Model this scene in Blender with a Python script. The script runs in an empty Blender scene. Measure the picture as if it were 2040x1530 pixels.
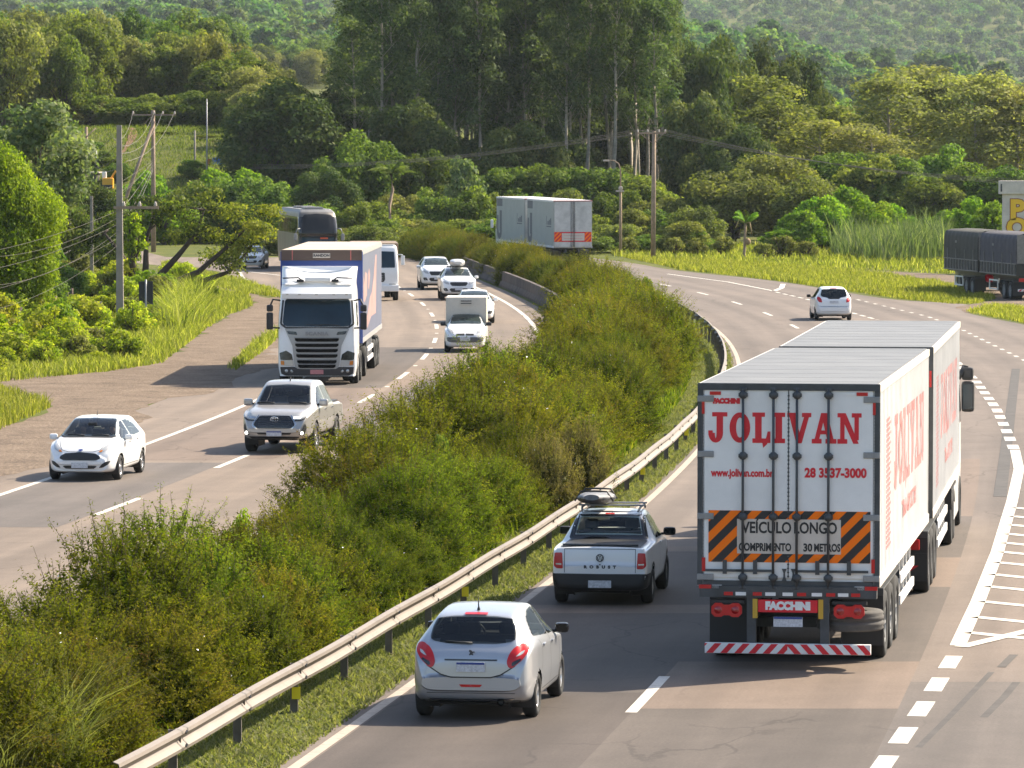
import bpy, bmesh, math, random
import numpy as np
from mathutils import Vector, Matrix
from mathutils.bvhtree import BVHTree
from mathutils.geometry import delaunay_2d_cdt, tessellate_polygon
SC = bpy.context.scene
COL = SC.collection
rnd = random.Random(7)
R = math.radians
# ---------------------------------------------------------------- camera, world, sun, exposure
HC, FPX, YH = 8.0, 9500.0, 292.0            # camera height (m), focal length and horizon row in photo pixels
PITCH = math.atan((765 - YH) / FPX)
cam = bpy.data.objects.new('camera', bpy.data.cameras.new('camera'))
COL.objects.link(cam)
cam.location = (0, 0, HC)
cam.rotation_euler = (math.pi / 2 - PITCH, 0, 0)
cam.data.sensor_width = 36.0
cam.data.lens = FPX / 2040 * 36.0
cam.data.clip_start, cam.data.clip_end = 1.0, 20000.0
cam.data.dof.use_dof = True
cam.data.dof.focus_distance = 85.0
cam.data.dof.aperture_fstop = 16.0
SC.camera = cam
SUN_AZ = Vector((0.84, 0.545))              # towards the sun, in the ground plane
SUN_EL = R(41)
w = bpy.data.worlds.new('World'); SC.world = w; w.use_nodes = True
nt = w.node_tree
sky = nt.nodes.new('ShaderNodeTexSky'); sky.sky_type = 'NISHITA'; sky.sun_disc = False
sky.sun_elevation = SUN_EL
sky.sun_rotation = math.atan2(SUN_AZ.x, SUN_AZ.y)
sky.air_density, sky.dust_density = 1.0, 2.0
bg = nt.nodes['Background']; bg.inputs['Strength'].default_value = 0.112
nt.links.new(sky.outputs[0], bg.inputs['Color'])
sl = bpy.data.lights.new('sun', 'SUN'); sl.energy = 5.0; sl.angle = R(0.53); sl.color = (1.0, 0.885, 0.71)
so = bpy.data.objects.new('sun', sl); COL.objects.link(so)
sd = Vector((SUN_AZ.x * math.cos(SUN_EL), SUN_AZ.y * math.cos(SUN_EL), math.sin(SUN_EL)))
so.rotation_euler = sd.to_track_quat('Z', 'Y').to_euler(); so.location = (60, 40, 90)
SC.view_settings.view_transform = 'Standard'; SC.view_settings.look = 'None'
SC.view_settings.exposure = 1.25; SC.view_settings.gamma = 1.0
SC.cycles.max_bounces = 8; SC.cycles.diffuse_bounces = 3; SC.cycles.transmission_bounces = 4
SC.cycles.transparent_max_bounces = 12; SC.cycles.volume_bounces = 0
SC.cycles.caustics_reflective = False; SC.cycles.caustics_refractive = False

def G(px, py, h=0.0):
    """the point at height h that the photo shows at pixel (px, py)"""
    u, v = (px - 1020) / FPX, (py - 765) / FPX
    c, s = math.cos(PITCH), math.sin(PITCH)
    d = Vector((u, c - v * s, -s - v * c))
    t = (h - HC) / d.z
    return Vector((d.x * t, d.y * t, h))

def PX(x, y, z=0.0):
    c, s = math.cos(PITCH), math.sin(PITCH)
    dz = z - HC
    zc = y * c - dz * s; yc = y * s + dz * c
    return 1020 + FPX * x / zc, 765 - FPX * yc / zc

# ---------------------------------------------------------------- object bookkeeping
def tag(o, label=None, cat=None, group=None, kind=None):
    if label: o['label'] = label
    if cat: o['category'] = cat
    if group: o['group'] = group
    if kind: o['kind'] = kind
    return o

def empty(name, loc=(0, 0, 0), rz=0.0, label=None, cat=None, group=None, parent=None):
    o = bpy.data.objects.new(name, None); COL.objects.link(o)
    o.location = loc; o.rotation_euler = (0, 0, rz); o.empty_display_size = 0.2
    if parent: o.parent = parent
    return tag(o, label, cat, group)

def copy_tree(o, parent=None):
    c = o.copy(); COL.objects.link(c)
    if parent: c.parent = parent
    for ch in list(o.children): copy_tree(ch, c)
    return c

class MB:
    """collects shapes; build() links them as ONE mesh object"""
    def __init__(s): s.v = []; s.f = []; s.m = []; s.sm = []
    def add(s, vs, fs, mi=0, smooth=False):
        b = len(s.v); s.v.extend([tuple(p) for p in vs])
        for f in fs:
            s.f.append(tuple(i + b for i in f)); s.m.append(mi); s.sm.append(smooth)
        return s
    def box(s, c, d, mi=0, rz=0.0, bev=0.0):
        x, y, z = d[0] / 2, d[1] / 2, d[2] / 2
        ca, sa = math.cos(rz), math.sin(rz)
        if bev <= 0:
            vs = [(-x, -y, -z), (x, -y, -z), (x, y, -z), (-x, y, -z), (-x, -y, z), (x, -y, z), (x, y, z), (-x, y, z)]
            fs = [(0, 3, 2, 1), (4, 5, 6, 7), (0, 1, 5, 4), (1, 2, 6, 5), (2, 3, 7, 6), (3, 0, 4, 7)]
        else:
            b = min(bev, x * .9, y * .9, z * .9)
            bm = bmesh.new(); bmesh.ops.create_cube(bm, size=1.0)
            for q in bm.verts: q.co = Vector((q.co.x * 2 * x, q.co.y * 2 * y, q.co.z * 2 * z))
            bmesh.ops.bevel(bm, geom=bm.edges[:], offset=b, segments=2, affect='EDGES', profile=0.6)
            bm.verts.index_update()
            vs = [q.co[:] for q in bm.verts]; fs = [tuple(q.index for q in f.verts) for f in bm.faces]; bm.free()
        return s.add([(c[0] + p[0] * ca - p[1] * sa, c[1] + p[0] * sa + p[1] * ca, c[2] + p[2]) for p in vs], fs, mi)
    def tube(s, pts, rad, n=8, mi=0, caps=True, smooth=True):
        pts = [Vector(p) for p in pts]
        if not hasattr(rad, '__len__'): rad = [rad] * len(pts)
        vs = []; up = Vector((0, 0, 1))
        for i, p in enumerate(pts):
            t = (pts[min(i + 1, len(pts) - 1)] - pts[max(i - 1, 0)]).normalized()
            a = t.cross(up)
            if a.length < 1e-3: a = Vector((1, 0, 0))
            a.normalize(); b = a.cross(t)
            for k in range(n):
                an = 2 * math.pi * k / n
                vs.append(p + (a * math.cos(an) + b * math.sin(an)) * rad[i])
        fs = []
        for i in range(len(pts) - 1):
            for k in range(n):
                fs.append((i * n + k, i * n + (k + 1) % n, (i + 1) * n + (k + 1) % n, (i + 1) * n + k))
        s.add(vs, fs, mi, smooth)
        if caps:
            b = len(s.v) - len(vs)
            s.f.append(tuple(b + k for k in range(n))[::-1]); s.m.append(mi); s.sm.append(False)
            e = b + (len(pts) - 1) * n
            s.f.append(tuple(e + k for k in range(n))); s.m.append(mi); s.sm.append(False)
        return s
    def prism(s, poly, frame, depth, mi=0):
        """poly in the plane of frame=(origin, U, V); extruded by depth along U x V"""
        o, U, V = Vector(frame[0]), Vector(frame[1]), Vector(frame[2]); N = U.cross(V).normalized()
        n = len(poly)
        vs = [o + U * p[0] + V * p[1] for p in poly] + [o + U * p[0] + V * p[1] + N * depth for p in poly]
        tri = tessellate_polygon([[Vector((p[0], p[1], 0)) for p in poly]])
        fs = []
        for t in tri:
            a, b, c = t
            ar = (poly[b][0] - poly[a][0]) * (poly[c][1] - poly[a][1]) - (poly[c][0] - poly[a][0]) * (poly[b][1] - poly[a][1])
            t = (a, b, c) if ar > 0 else (c, b, a)
            fs.append(tuple(i + n for i in t)); fs.append(t[::-1])
        A = sum(poly[i][0] * poly[(i + 1) % n][1] - poly[(i + 1) % n][0] * poly[i][1] for i in range(n))
        for i in range(n):
            j = (i + 1) % n
            fs.append((i, j, j + n, i + n) if A > 0 else (j, i, i + n, j + n))
        return s.add(vs, fs, mi)
    def lathe(s, prof, n=24, axis='x', c=(0, 0, 0), mi=0, smooth=True):
        """prof: (along axis, radius)"""
        vs = []
        for a, r in prof:
            for k in range(n):
                t = 2 * math.pi * k / n; u, v = r * math.cos(t), r * math.sin(t)
                p = {'x': (a, u, v), 'y': (u, a, v), 'z': (u, v, a)}[axis]
                vs.append((c[0] + p[0], c[1] + p[1], c[2] + p[2]))
        fs = [(i * n + k, i * n + (k + 1) % n, (i + 1) * n + (k + 1) % n, (i + 1) * n + k) for i in range(len(prof) - 1) for k in range(n)]
        return s.add(vs, fs, mi, smooth)
    def build(s, name, mats, parent=None, loc=None, rz=0.0):
        me = bpy.data.meshes.new(name)
        me.from_pydata(s.v, [], s.f)
        if not isinstance(mats, (list, tuple)): mats = [mats]
        for m in mats: me.materials.append(m)
        me.polygons.foreach_set('material_index', s.m)
        me.polygons.foreach_set('use_smooth', s.sm)
        me.update()
        o = bpy.data.objects.new(name, me); COL.objects.link(o)
        if parent: o.parent = parent
        if loc is not None: o.location = loc
        o.rotation_euler.z = rz
        return o

def np_mesh(name, V, F, mats, smooth=False, attrs=None, matidx=None):
    """V (n,3), F (m,k) arrays -> mesh"""
    me = bpy.data.meshes.new(name)
    V = np.asarray(V, dtype=np.float32); F = np.asarray(F, dtype=np.int32)
    k = F.shape[1]
    me.vertices.add(len(V)); me.vertices.foreach_set('co', V.ravel())
    me.loops.add(F.size); me.loops.foreach_set('vertex_index', F.ravel())
    me.polygons.add(len(F))
    me.polygons.foreach_set('loop_start', np.arange(0, F.size, k, dtype=np.int32))
    if smooth: me.polygons.foreach_set('use_smooth', np.ones(len(F), dtype=bool))
    for m in (mats if isinstance(mats, (list, tuple)) else [mats]): me.materials.append(m)
    if matidx is not None: me.polygons.foreach_set('material_index', np.asarray(matidx, dtype=np.int32))
    me.update(calc_edges=True); me.validate()
    for nm, arr in (attrs or {}).items():
        at = me.attributes.new(nm, 'FLOAT', 'POINT'); at.data.foreach_set('value', np.asarray(arr, dtype=np.float32))
    return me

def link(name, me, parent=None, loc=None):
    o = bpy.data.objects.new(name, me); COL.objects.link(o)
    if parent: o.parent = parent
    if loc is not None: o.location = loc
    return o

def pchip(keys, xs):
    """monotone cubic through keys [(x, y)]"""
    x = np.array([k[0] for k in keys], float); y = np.array([k[1] for k in keys], float)
    h = np.diff(x); d = np.diff(y) / h
    m = np.zeros_like(y); m[0], m[-1] = d[0], d[-1]
    for i in range(1, len(x) - 1):
        if d[i - 1] * d[i] > 0:
            w1, w2 = 2 * h[i] + h[i - 1], h[i] + 2 * h[i - 1]
            m[i] = (w1 + w2) / (w1 / d[i - 1] + w2 / d[i])
    xs = np.atleast_1d(np.asarray(xs, float)); i = np.clip(np.searchsorted(x, xs) - 1, 0, len(x) - 2)
    t = (xs - x[i]) / h[i]
    lo, hi = xs < x[0], xs > x[-1]
    t2, t3 = t * t, t * t * t
    r = (2 * t3 - 3 * t2 + 1) * y[i] + (t3 - 2 * t2 + t) * h[i] * m[i] + (-2 * t3 + 3 * t2) * y[i + 1] + (t3 - t2) * h[i] * m[i + 1]
    r[lo] = y[0] + (xs[lo] - x[0]) * m[0]; r[hi] = y[-1] + (xs[hi] - x[-1]) * m[-1]
    return r

# ---------------------------------------------------------------- materials
def srgb(r, g, b):
    f = lambda c: (c / 255 / 12.92) if c / 255 <= .04045 else ((c / 255 + .055) / 1.055) ** 2.4
    return (f(r), f(g), f(b))

def mat(name, col, rough=0.6, metal=0.0, coat=0.0, spec=0.5, var=0.0, vscale=6.0, bump=0.0, bscale=60.0):
    m = bpy.data.materials.new(name); m.use_nodes = True
    n = m.node_tree.nodes; l = m.node_tree.links; p = n['Principled BSDF']
    p.inputs['Base Color'].default_value = (*col, 1); p.inputs['Roughness'].default_value = rough
    p.inputs['Metallic'].default_value = metal; p.inputs['Coat Weight'].default_value = coat
    p.inputs['Coat Roughness'].default_value = 0.06; p.inputs['Specular IOR Level'].default_value = spec
    if var > 0 or bump > 0:
        tc = n.new('ShaderNodeTexCoord')
    if var > 0:
        t = n.new('ShaderNodeTexNoise'); t.inputs['Scale'].default_value = vscale; t.inputs['Detail'].default_value = 6; t.inputs['Roughness'].default_value = .7
        l.new(tc.outputs['Object'], t.inputs['Vector'])
        r = n.new('ShaderNodeMapRange'); r.inputs[1].default_value = .3; r.inputs[2].default_value = .7
        r.inputs[3].default_value = 1 - var; r.inputs[4].default_value = 1 + var * .35
        l.new(t.outputs['Fac'], r.inputs[0])
        x = n.new('ShaderNodeMix'); x.data_type = 'RGBA'; x.blend_type = 'MULTIPLY'; x.inputs[0].default_value = 1
        x.inputs[6].default_value = (*col, 1); l.new(r.outputs[0], x.inputs[7]); l.new(x.outputs[2], p.inputs['Base Color'])
    if bump > 0:
        t2 = n.new('ShaderNodeTexNoise'); t2.inputs['Scale'].default_value = bscale; t2.inputs['Detail'].default_value = 4
        l.new(tc.outputs['Object'], t2.inputs['Vector'])
        b = n.new('ShaderNodeBump'); b.inputs['Strength'].default_value = bump; b.inputs['Distance'].default_value = .02
        l.new(t2.outputs['Fac'], b.inputs['Height']); l.new(b.outputs[0], p.inputs['Normal'])
    return m

def leaf_mat(name, cols, trans=0.35, objvar=0.25, rough=0.6, tcol=1.7, gloss=.012):
    """cols: ramp of leaf colours picked by the per-leaf 'tint' attribute"""
    m = bpy.data.materials.new(name); m.use_nodes = True
    n = m.node_tree.nodes; l = m.node_tree.links; n.remove(n['Principled BSDF'])
    a = n.new('ShaderNodeAttribute'); a.attribute_name = 'tint'
    r = n.new('ShaderNodeValToRGB'); e = r.color_ramp.elements
    e[0].color = (*cols[0], 1); e[1].color = (*cols[-1], 1)
    for i, c in enumerate(cols[1:-1]):
        k = e.new((i + 1) / (len(cols) - 1)); k.color = (*c, 1)
    l.new(a.outputs['Fac'], r.inputs[0])
    oi = n.new('ShaderNodeObjectInfo')
    mr = n.new('ShaderNodeMapRange'); mr.inputs[3].default_value = 1 - objvar; mr.inputs[4].default_value = 1 + objvar
    l.new(oi.outputs['Random'], mr.inputs[0])
    hs = n.new('ShaderNodeHueSaturation'); l.new(r.outputs[0], hs.inputs['Color']); l.new(mr.outputs[0], hs.inputs['Value'])
    m2 = n.new('ShaderNodeMath'); m2.operation = 'MULTIPLY'; m2.inputs[1].default_value = 7.31
    fr = n.new('ShaderNodeMath'); fr.operation = 'FRACT'; l.new(oi.outputs['Random'], m2.inputs[0]); l.new(m2.outputs[0], fr.inputs[0])
    mh = n.new('ShaderNodeMapRange'); mh.inputs[3].default_value = .5 - .016 * objvar / .25; mh.inputs[4].default_value = .5 + .030 * objvar / .25
    l.new(fr.outputs[0], mh.inputs[0]); l.new(mh.outputs[0], hs.inputs['Hue'])
    d = n.new('ShaderNodeBsdfDiffuse'); l.new(hs.outputs[0], d.inputs['Color'])
    t = n.new('ShaderNodeBsdfTranslucent')
    tm = n.new('ShaderNodeMix'); tm.data_type = 'RGBA'; tm.blend_type = 'MULTIPLY'; tm.inputs[0].default_value = 1
    tm.inputs[7].default_value = (tcol * 1.0, tcol * 1.1, tcol * .45, 1); l.new(hs.outputs[0], tm.inputs[6]); l.new(tm.outputs[2], t.inputs['Color'])
    x = n.new('ShaderNodeMixShader'); x.inputs[0].default_value = trans; l.new(d.outputs[0], x.inputs[1]); l.new(t.outputs[0], x.inputs[2])
    g = n.new('ShaderNodeBsdfGlossy'); g.inputs['Roughness'].default_value = rough; g.inputs['Color'].default_value = (.8, .85, .8, 1)
    x2 = n.new('ShaderNodeMixShader'); x2.inputs[0].default_value = gloss; l.new(x.outputs[0], x2.inputs[1]); l.new(g.outputs[0], x2.inputs[2])
    l.new(x2.outputs[0], n['Material Output'].inputs['Surface'])
    return m

def asphalt_mat(name, c1, c2, patches):
    """UV: x = metres across the road from the lane line, y = metres along it"""
    m = bpy.data.materials.new(name); m.use_nodes = True
    n = m.node_tree.nodes; l = m.node_tree.links; p = n['Principled BSDF']
    p.inputs['Roughness'].default_value = .85; p.inputs['Specular IOR Level'].default_value = .3
    uv = n.new('ShaderNodeUVMap')
    def noise(sx, sy, detail=6, rough=.65):
        mp = n.new('ShaderNodeMapping'); mp.inputs['Scale'].default_value = (sx, sy, 1); l.new(uv.outputs[0], mp.inputs[0])
        t = n.new('ShaderNodeTexNoise'); t.inputs['Scale'].default_value = 1; t.inputs['Detail'].default_value = detail; t.inputs['Roughness'].default_value = rough
        l.new(mp.outputs[0], t.inputs['Vector']); return t.outputs['Fac']
    def rng(s, a, b, c, d):
        q = n.new('ShaderNodeMapRange'); q.inputs[1].default_value = a; q.inputs[2].default_value = b; q.inputs[3].default_value = c; q.inputs[4].default_value = d
        l.new(s, q.inputs[0]); return q.outputs[0]
    def mul(a, fac):
        x = n.new('ShaderNodeMix'); x.data_type = 'RGBA'; x.blend_type = 'MULTIPLY'; x.inputs[0].default_value = 1
        l.new(a, x.inputs[6]); l.new(fac, x.inputs[7]); return x.outputs[2]
    x = n.new('ShaderNodeMix'); x.data_type = 'RGBA'; x.inputs[6].default_value = (*c1, 1); x.inputs[7].default_value = (*c2, 1)
    l.new(rng(noise(.25, .06), .38, .62, 0, 1), x.inputs[0])
    col = x.outputs[2]
    col = mul(col, rng(noise(1.3, .03, 5), .3, .7, .86, 1.1))      # streaks worn by the wheels
    col = mul(col, rng(noise(.7, .7, 8, .75), .3, .7, .86, 1.1))   # blotches
    col = mul(col, rng(noise(22, 22, 3), .25, .75, .80, 1.18))     # aggregate
    sx = n.new('ShaderNodeSeparateXYZ'); l.new(uv.outputs[0], sx.inputs[0])
    def mth(op, a, b=None):
        q = n.new('ShaderNodeMath'); q.operation = op
        for i, v_ in enumerate((a, b)):
            if v_ is None: continue
            if hasattr(v_, 'is_linked'): l.new(v_, q.inputs[i])
            else: q.inputs[i].default_value = v_
        return q.outputs[0]
    wob = mth('MULTIPLY', noise(.2, .05, 2), .8)
    trk = mth('COSINE', mth('MULTIPLY', mth('SUBTRACT', mth('ADD', sx.outputs[0], wob), 1.25), 6.2832 / 1.85))
    col = mul(col, rng(trk, -.2, 1, 1.03, .88))
    mp = n.new('ShaderNodeMapping'); mp.inputs['Scale'].default_value = (.55, .28, 1); l.new(uv.outputs[0], mp.inputs[0])
    dn = n.new('ShaderNodeTexNoise'); dn.inputs['Scale'].default_value = 2.2; dn.inputs['Detail'].default_value = 6; l.new(mp.outputs[0], dn.inputs['Vector'])
    dm = n.new('ShaderNodeMix'); dm.data_type = 'RGBA'; dm.inputs[0].default_value = .3; l.new(mp.outputs[0], dm.inputs[6]); l.new(dn.outputs['Color'], dm.inputs[7])
    vo = n.new('ShaderNodeTexVoronoi'); vo.feature = 'DISTANCE_TO_EDGE'; vo.inputs['Scale'].default_value = 1.0; l.new(dm.outputs[2], vo.inputs['Vector'])
    ck = mth('MAXIMUM', rng(vo.outputs['Distance'], .003, .011, .70, 1.0), rng(noise(.11, .05, 3), .50, .60, 1.0, .0))
    col = mul(col, ck)
    l.new(col, p.inputs['Base Color'])
    b = n.new('ShaderNodeBump'); b.inputs['Strength'].default_value = .25; b.inputs['Distance'].default_value = .01
    l.new(noise(40, 40, 2), b.inputs['Height']); l.new(b.outputs[0], p.inputs['Normal'])
    return m

def paint_worn(name, col, wear=.5):
    m = mat(name, col, .7)
    n = m.node_tree.nodes; l = m.node_tree.links; p = n['Principled BSDF']
    g = n.new('ShaderNodeNewGeometry'); t = n.new('ShaderNodeTexNoise'); t.inputs['Scale'].default_value = 3.5; t.inputs['Detail'].default_value = 9; t.inputs['Roughness'].default_value = .8
    l.new(g.outputs['Position'], t.inputs['Vector'])
    r = n.new('ShaderNodeValToRGB'); r.color_ramp.elements[0].position = .30; r.color_ramp.elements[1].position = .55
    r.color_ramp.elements[0].color = (*[c * (1 - wear) for c in col], 1); r.color_ramp.elements[1].color = (*col, 1)
    l.new(t.outputs['Fac'], r.inputs[0]); l.new(r.outputs[0], p.inputs['Base Color'])
    return m

def ground_mat(name, cols, scale=.5, rough=.95, bump=.5):
    m = bpy.data.materials.new(name); m.use_nodes = True
    n = m.node_tree.nodes; l = m.node_tree.links; p = n['Principled BSDF']; p.inputs['Roughness'].default_value = rough; p.inputs['Specular IOR Level'].default_value = .15
    g = n.new('ShaderNodeNewGeometry')
    t = n.new('ShaderNodeTexNoise'); t.inputs['Scale'].default_value = scale; t.inputs['Detail'].default_value = 10; t.inputs['Roughness'].default_value = .72
    l.new(g.outputs['Position'], t.inputs['Vector'])
    r = n.new('ShaderNodeValToRGB'); e = r.color_ramp.elements
    e[0].position = .3; e[1].position = .7; e[0].color = (*cols[0], 1); e[1].color = (*cols[-1], 1)
    for i, c in enumerate(cols[1:-1]):
        k = e.new(.3 + .4 * (i + 1) / (len(cols) - 1)); k.color = (*c, 1)
    l.new(t.outputs['Fac'], r.inputs[0])
    t2 = n.new('ShaderNodeTexNoise'); t2.inputs['Scale'].default_value = 9; t2.inputs['Detail'].default_value = 5; l.new(g.outputs['Position'], t2.inputs['Vector'])
    mr = n.new('ShaderNodeMapRange'); mr.inputs[1].default_value = .3; mr.inputs[2].default_value = .7; mr.inputs[3].default_value = .65; mr.inputs[4].default_value = 1.25; l.new(t2.outputs['Fac'], mr.inputs[0])
    x = n.new('ShaderNodeMix'); x.data_type = 'RGBA'; x.blend_type = 'MULTIPLY'; x.inputs[0].default_value = 1
    l.new(r.outputs[0], x.inputs[6]); l.new(mr.outputs[0], x.inputs[7]); l.new(x.outputs[2], p.inputs['Base Color'])
    b = n.new('ShaderNodeBump'); b.inputs['Strength'].default_value = bump; b.inputs['Distance'].default_value = .08; l.new(t2.outputs['Fac'], b.inputs['Height']); l.new(b.outputs[0], p.inputs['Normal'])
    return m

M = {}
M['white'] = mat('white_paint', (.80, .79, .77), .3, coat=.6)
M['silver'] = mat('silver_paint', (.43, .44, .46), .36, metal=.6, coat=.6)
M['silver2'] = mat('champagne_silver_paint', (.43, .41, .385), .36, metal=.5, coat=.6)
M['glass'] = mat('dark_glass', (.012, .016, .016), .05, spec=.45, var=.6, vscale=2.5)
M['glass_green'] = mat('tinted_glass', (.035, .05, .045), .05, spec=.5, var=.7, vscale=2.2)
M['glass_blue'] = mat('blue_tinted_glass', (.006, .024, .038), .05, spec=.4, var=.5, vscale=1.2)
M['rubber'] = mat('tyre_rubber', (.018, .018, .018), .85, var=.3, vscale=9)
M['black'] = mat('black_plastic', (.02, .02, .021), .55)
M['gloss_black'] = mat('gloss_black', (.012, .012, .013), .2, coat=.4)
M['dgrey'] = mat('dark_grey_metal', (.055, .06, .065), .5, var=.35, vscale=5)
M['grey'] = mat('grey_metal', (.28, .28, .28), .5, metal=.3, var=.25, vscale=6)
M['chrome'] = mat('chrome', (.62, .62, .62), .18, metal=1.0)
M['rim'] = mat('alloy_rim', (.42, .42, .43), .35, metal=.7)
M['red_lens'] = mat('red_lens', (.52, .005, .008), .3, coat=.12)
M['clear_lens'] = mat('clear_lens', (.52, .51, .48), .14, coat=.8, metal=.2)
M['lamp_on'] = mat('lit_lamp', (.9, .9, .85), .2)
M['lamp_on'].node_tree.nodes['Principled BSDF'].inputs['Emission Color'].default_value = (1, .95, .85, 1)
M['lamp_on'].node_tree.nodes['Principled BSDF'].inputs['Emission Strength'].default_value = 2.5
M['amber'] = mat('amber_lens', (.65, .20, .02), .2, coat=.6)
M['orange'] = mat('orange_film', (.98, .19, .004), .5, spec=.2)
M['blackfilm'] = mat('black_film', (.014, .014, .016), .5)
M['red'] = mat('red_paint', (.68, .008, .024), .4, var=.15, vscale=8)
M['redfade'] = mat('faded_red_paint', (.58, .17, .15), .55, var=.2, vscale=3)
M['plate'] = mat('number_plate', (.62, .63, .66), .45, var=.4, vscale=28)
M['plate_blue'] = mat('plate_band_blue', (.03, .06, .25), .45)
M['plate_red'] = mat('red_number_plate', (.62, .23, .23), .45, var=.3, vscale=25)
M['boxwhite'] = mat('trailer_white', (.79, .78, .76), .42, var=.13, vscale=1.1)
M['panelcream'] = mat('notice_cream', (.60, .53, .46), .5, var=.12, vscale=3)
M['roofgrey'] = mat('roof_grey', (.165, .16, .15), .5, var=.25, vscale=.8)
M['concrete'] = mat('concrete', (.33, .29, .25), .9, var=.35, vscale=1.5, bump=.3, bscale=12)
M['wallconc'] = mat('stained_concrete', (.085, .066, .054), .95, var=.6, vscale=1.0, bump=.4, bscale=9)
M['wood'] = mat('weathered_wood', (.13, .095, .07), .9, var=.4, vscale=4)
M['galv'] = mat('galvanised_steel', (.205, .172, .142), .6, metal=.15, var=.18, vscale=2.0)
M['galv_post'] = mat('galvanised_post', (.20, .17, .14), .7, metal=.2, var=.3, vscale=4)
M['yellow'] = mat('yellow_reflector', (.85, .66, .01), .4)
M['wire'] = mat('wire', (.13, .115, .095), .8)
# ================================================================ SETTING: terrain, roads, markings
def sstep(a, b, x):
    t = np.clip((np.asarray(x, float) - a) / (b - a), 0, 1); return t * t * (3 - 2 * t)

def T(x, y):
    """terrain height"""
    x = np.asarray(x, float); y = np.asarray(y, float)
    u = x / np.maximum(y, 50.0)
    wl = sstep(.035, -.035, u)
    left = pchip([(-500, 0), (398, 0), (425, 3.2), (468, 9.4), (484, 10.2), (600, 12), (1000, 18), (1900, 50), (3000, 84), (4600, 190), (7000, 330)], y.ravel()).reshape(y.shape)
    left = np.where(y < 398, 0, left) * sstep(-.012, -.06, u + 0 * y) + np.where(y > 700, left, 0) * (1 - sstep(-.012, -.06, u))
    right = pchip([(-500, 0), (560, 0), (900, 2.5), (2300, 14), (3000, 70), (4600, 225), (7000, 400)], y.ravel()).reshape(y.shape)
    right = np.where(y < 560, 0, right)
    crest = np.clip(46 - .27 * (x - 57), 0, 58)
    spur = crest * np.exp(-((y - 1700) / 340) ** 2)
    h = left * wl + np.maximum(right, spur) * (1 - wl)
    b = 4.0 * np.sin(x * .021 + 1.3) * np.sin(y * .0063 + .4) + 2.2 * np.sin(x * .052 + y * .011)
    return h + b * sstep(900, 1800, y)

ys = np.concatenate([np.linspace(-160, 380, 28), np.linspace(390, 700, 63), np.linspace(720, 6400, 130)])
us = np.linspace(-1, 1, 97)
gx = np.array([[uu * (240 + .30 * max(yy, 0)) for uu in us] for yy in ys]); gy = np.array([[yy] * len(us) for yy in ys])
gz = T(gx, gy)
gz[gy < 392] = 0
nr, nc = gx.shape
V = np.stack([gx, gy, gz], -1).reshape(-1, 3)
ii = (np.arange(nr - 1)[:, None] * nc + np.arange(nc - 1)[None, :]).ravel()
F = np.stack([ii, ii + 1, ii + nc + 1, ii + nc], 1)
M['grass_ground'] = ground_mat('grass_ground', [(.035, .050, .010), (.085, .10, .016), (.14, .125, .036)], .35)
tag(link('terrain', np_mesh('terrain', V, F, M['grass_ground'], smooth=True)), kind='structure')

# reference curves: lane lines of the two carriageways (x as a function of y)
_L = [(105.8, -8.8), (121, -7.13), (152.6, -4.5), (167, -3.7), (182.7, -3.29), (197, -3.18), (211.7, -3.4), (226.9, -3.9), (242, -4.56), (260, -5.5), (296, -8.3), (75, -12.6)]
_Rr = [(67.1, 1.71), (71.7, 2.38), (55, -.1), (83.7, 3.9), (109, 7.0), (140, 9.7), (171, 11.7), (212, 12.66), (229.6, 12.3), (245, 11.6), (259, 10.3), (273, 8.9), (310, 4.2)]
PL = np.polyfit([p[0] for p in _L], [p[1] for p in _L], 4)
PR = np.polyfit([p[0] for p in _Rr], [p[1] for p in _Rr], 4)
LD = lambda y: np.polyval(PL, y)
RD = lambda y: np.polyval(PR, y)
def head(f, y, back=False):
    """rotation about z that turns +Y along the lane at y (back: towards the camera)"""
    dx = (f(y + 1) - f(y - 1)) / 2
    return -math.atan(dx) + (math.pi if back else 0)

def strip(name, fl, fr, y0, y1, z, m, ref, n=9, dy=2.0, kind='structure', jit=0.0):
    ny = int((y1 - y0) / dy) + 1; yy = np.linspace(y0, y1, ny)
    xl, xr = np.array([fl(t) for t in yy], float).ravel(), np.array([fr(t) for t in yy], float).ravel()
    if jit:
        rg = np.random.default_rng(5)
        xl = xl + rg.normal(0, jit, ny); xr = xr + rg.normal(0, jit, ny)
    k = np.linspace(0, 1, n)
    X = xl[:, None] * (1 - k) + xr[:, None] * k; Y = np.repeat(yy[:, None], n, 1)
    V = np.stack([X, Y, np.full_like(X, z)], -1).reshape(-1, 3)
    ii = (np.arange(ny - 1)[:, None] * n + np.arange(n - 1)[None, :]).ravel()
    F = np.stack([ii, ii + 1, ii + n + 1, ii + n], 1)
    me = np_mesh(name, V, F, m)
    uvl = me.uv_layers.new(name='UVMap'); UV = np.stack([(X - ref(Y)).ravel(), Y.ravel()], 1)
    li = np.zeros(len(me.loops), dtype=np.int32); me.loops.foreach_get('vertex_index', li)
    uvl.data.foreach_set('uv', UV[li].astype(np.float32).ravel())
    return tag(link(name, me), kind=kind)

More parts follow.
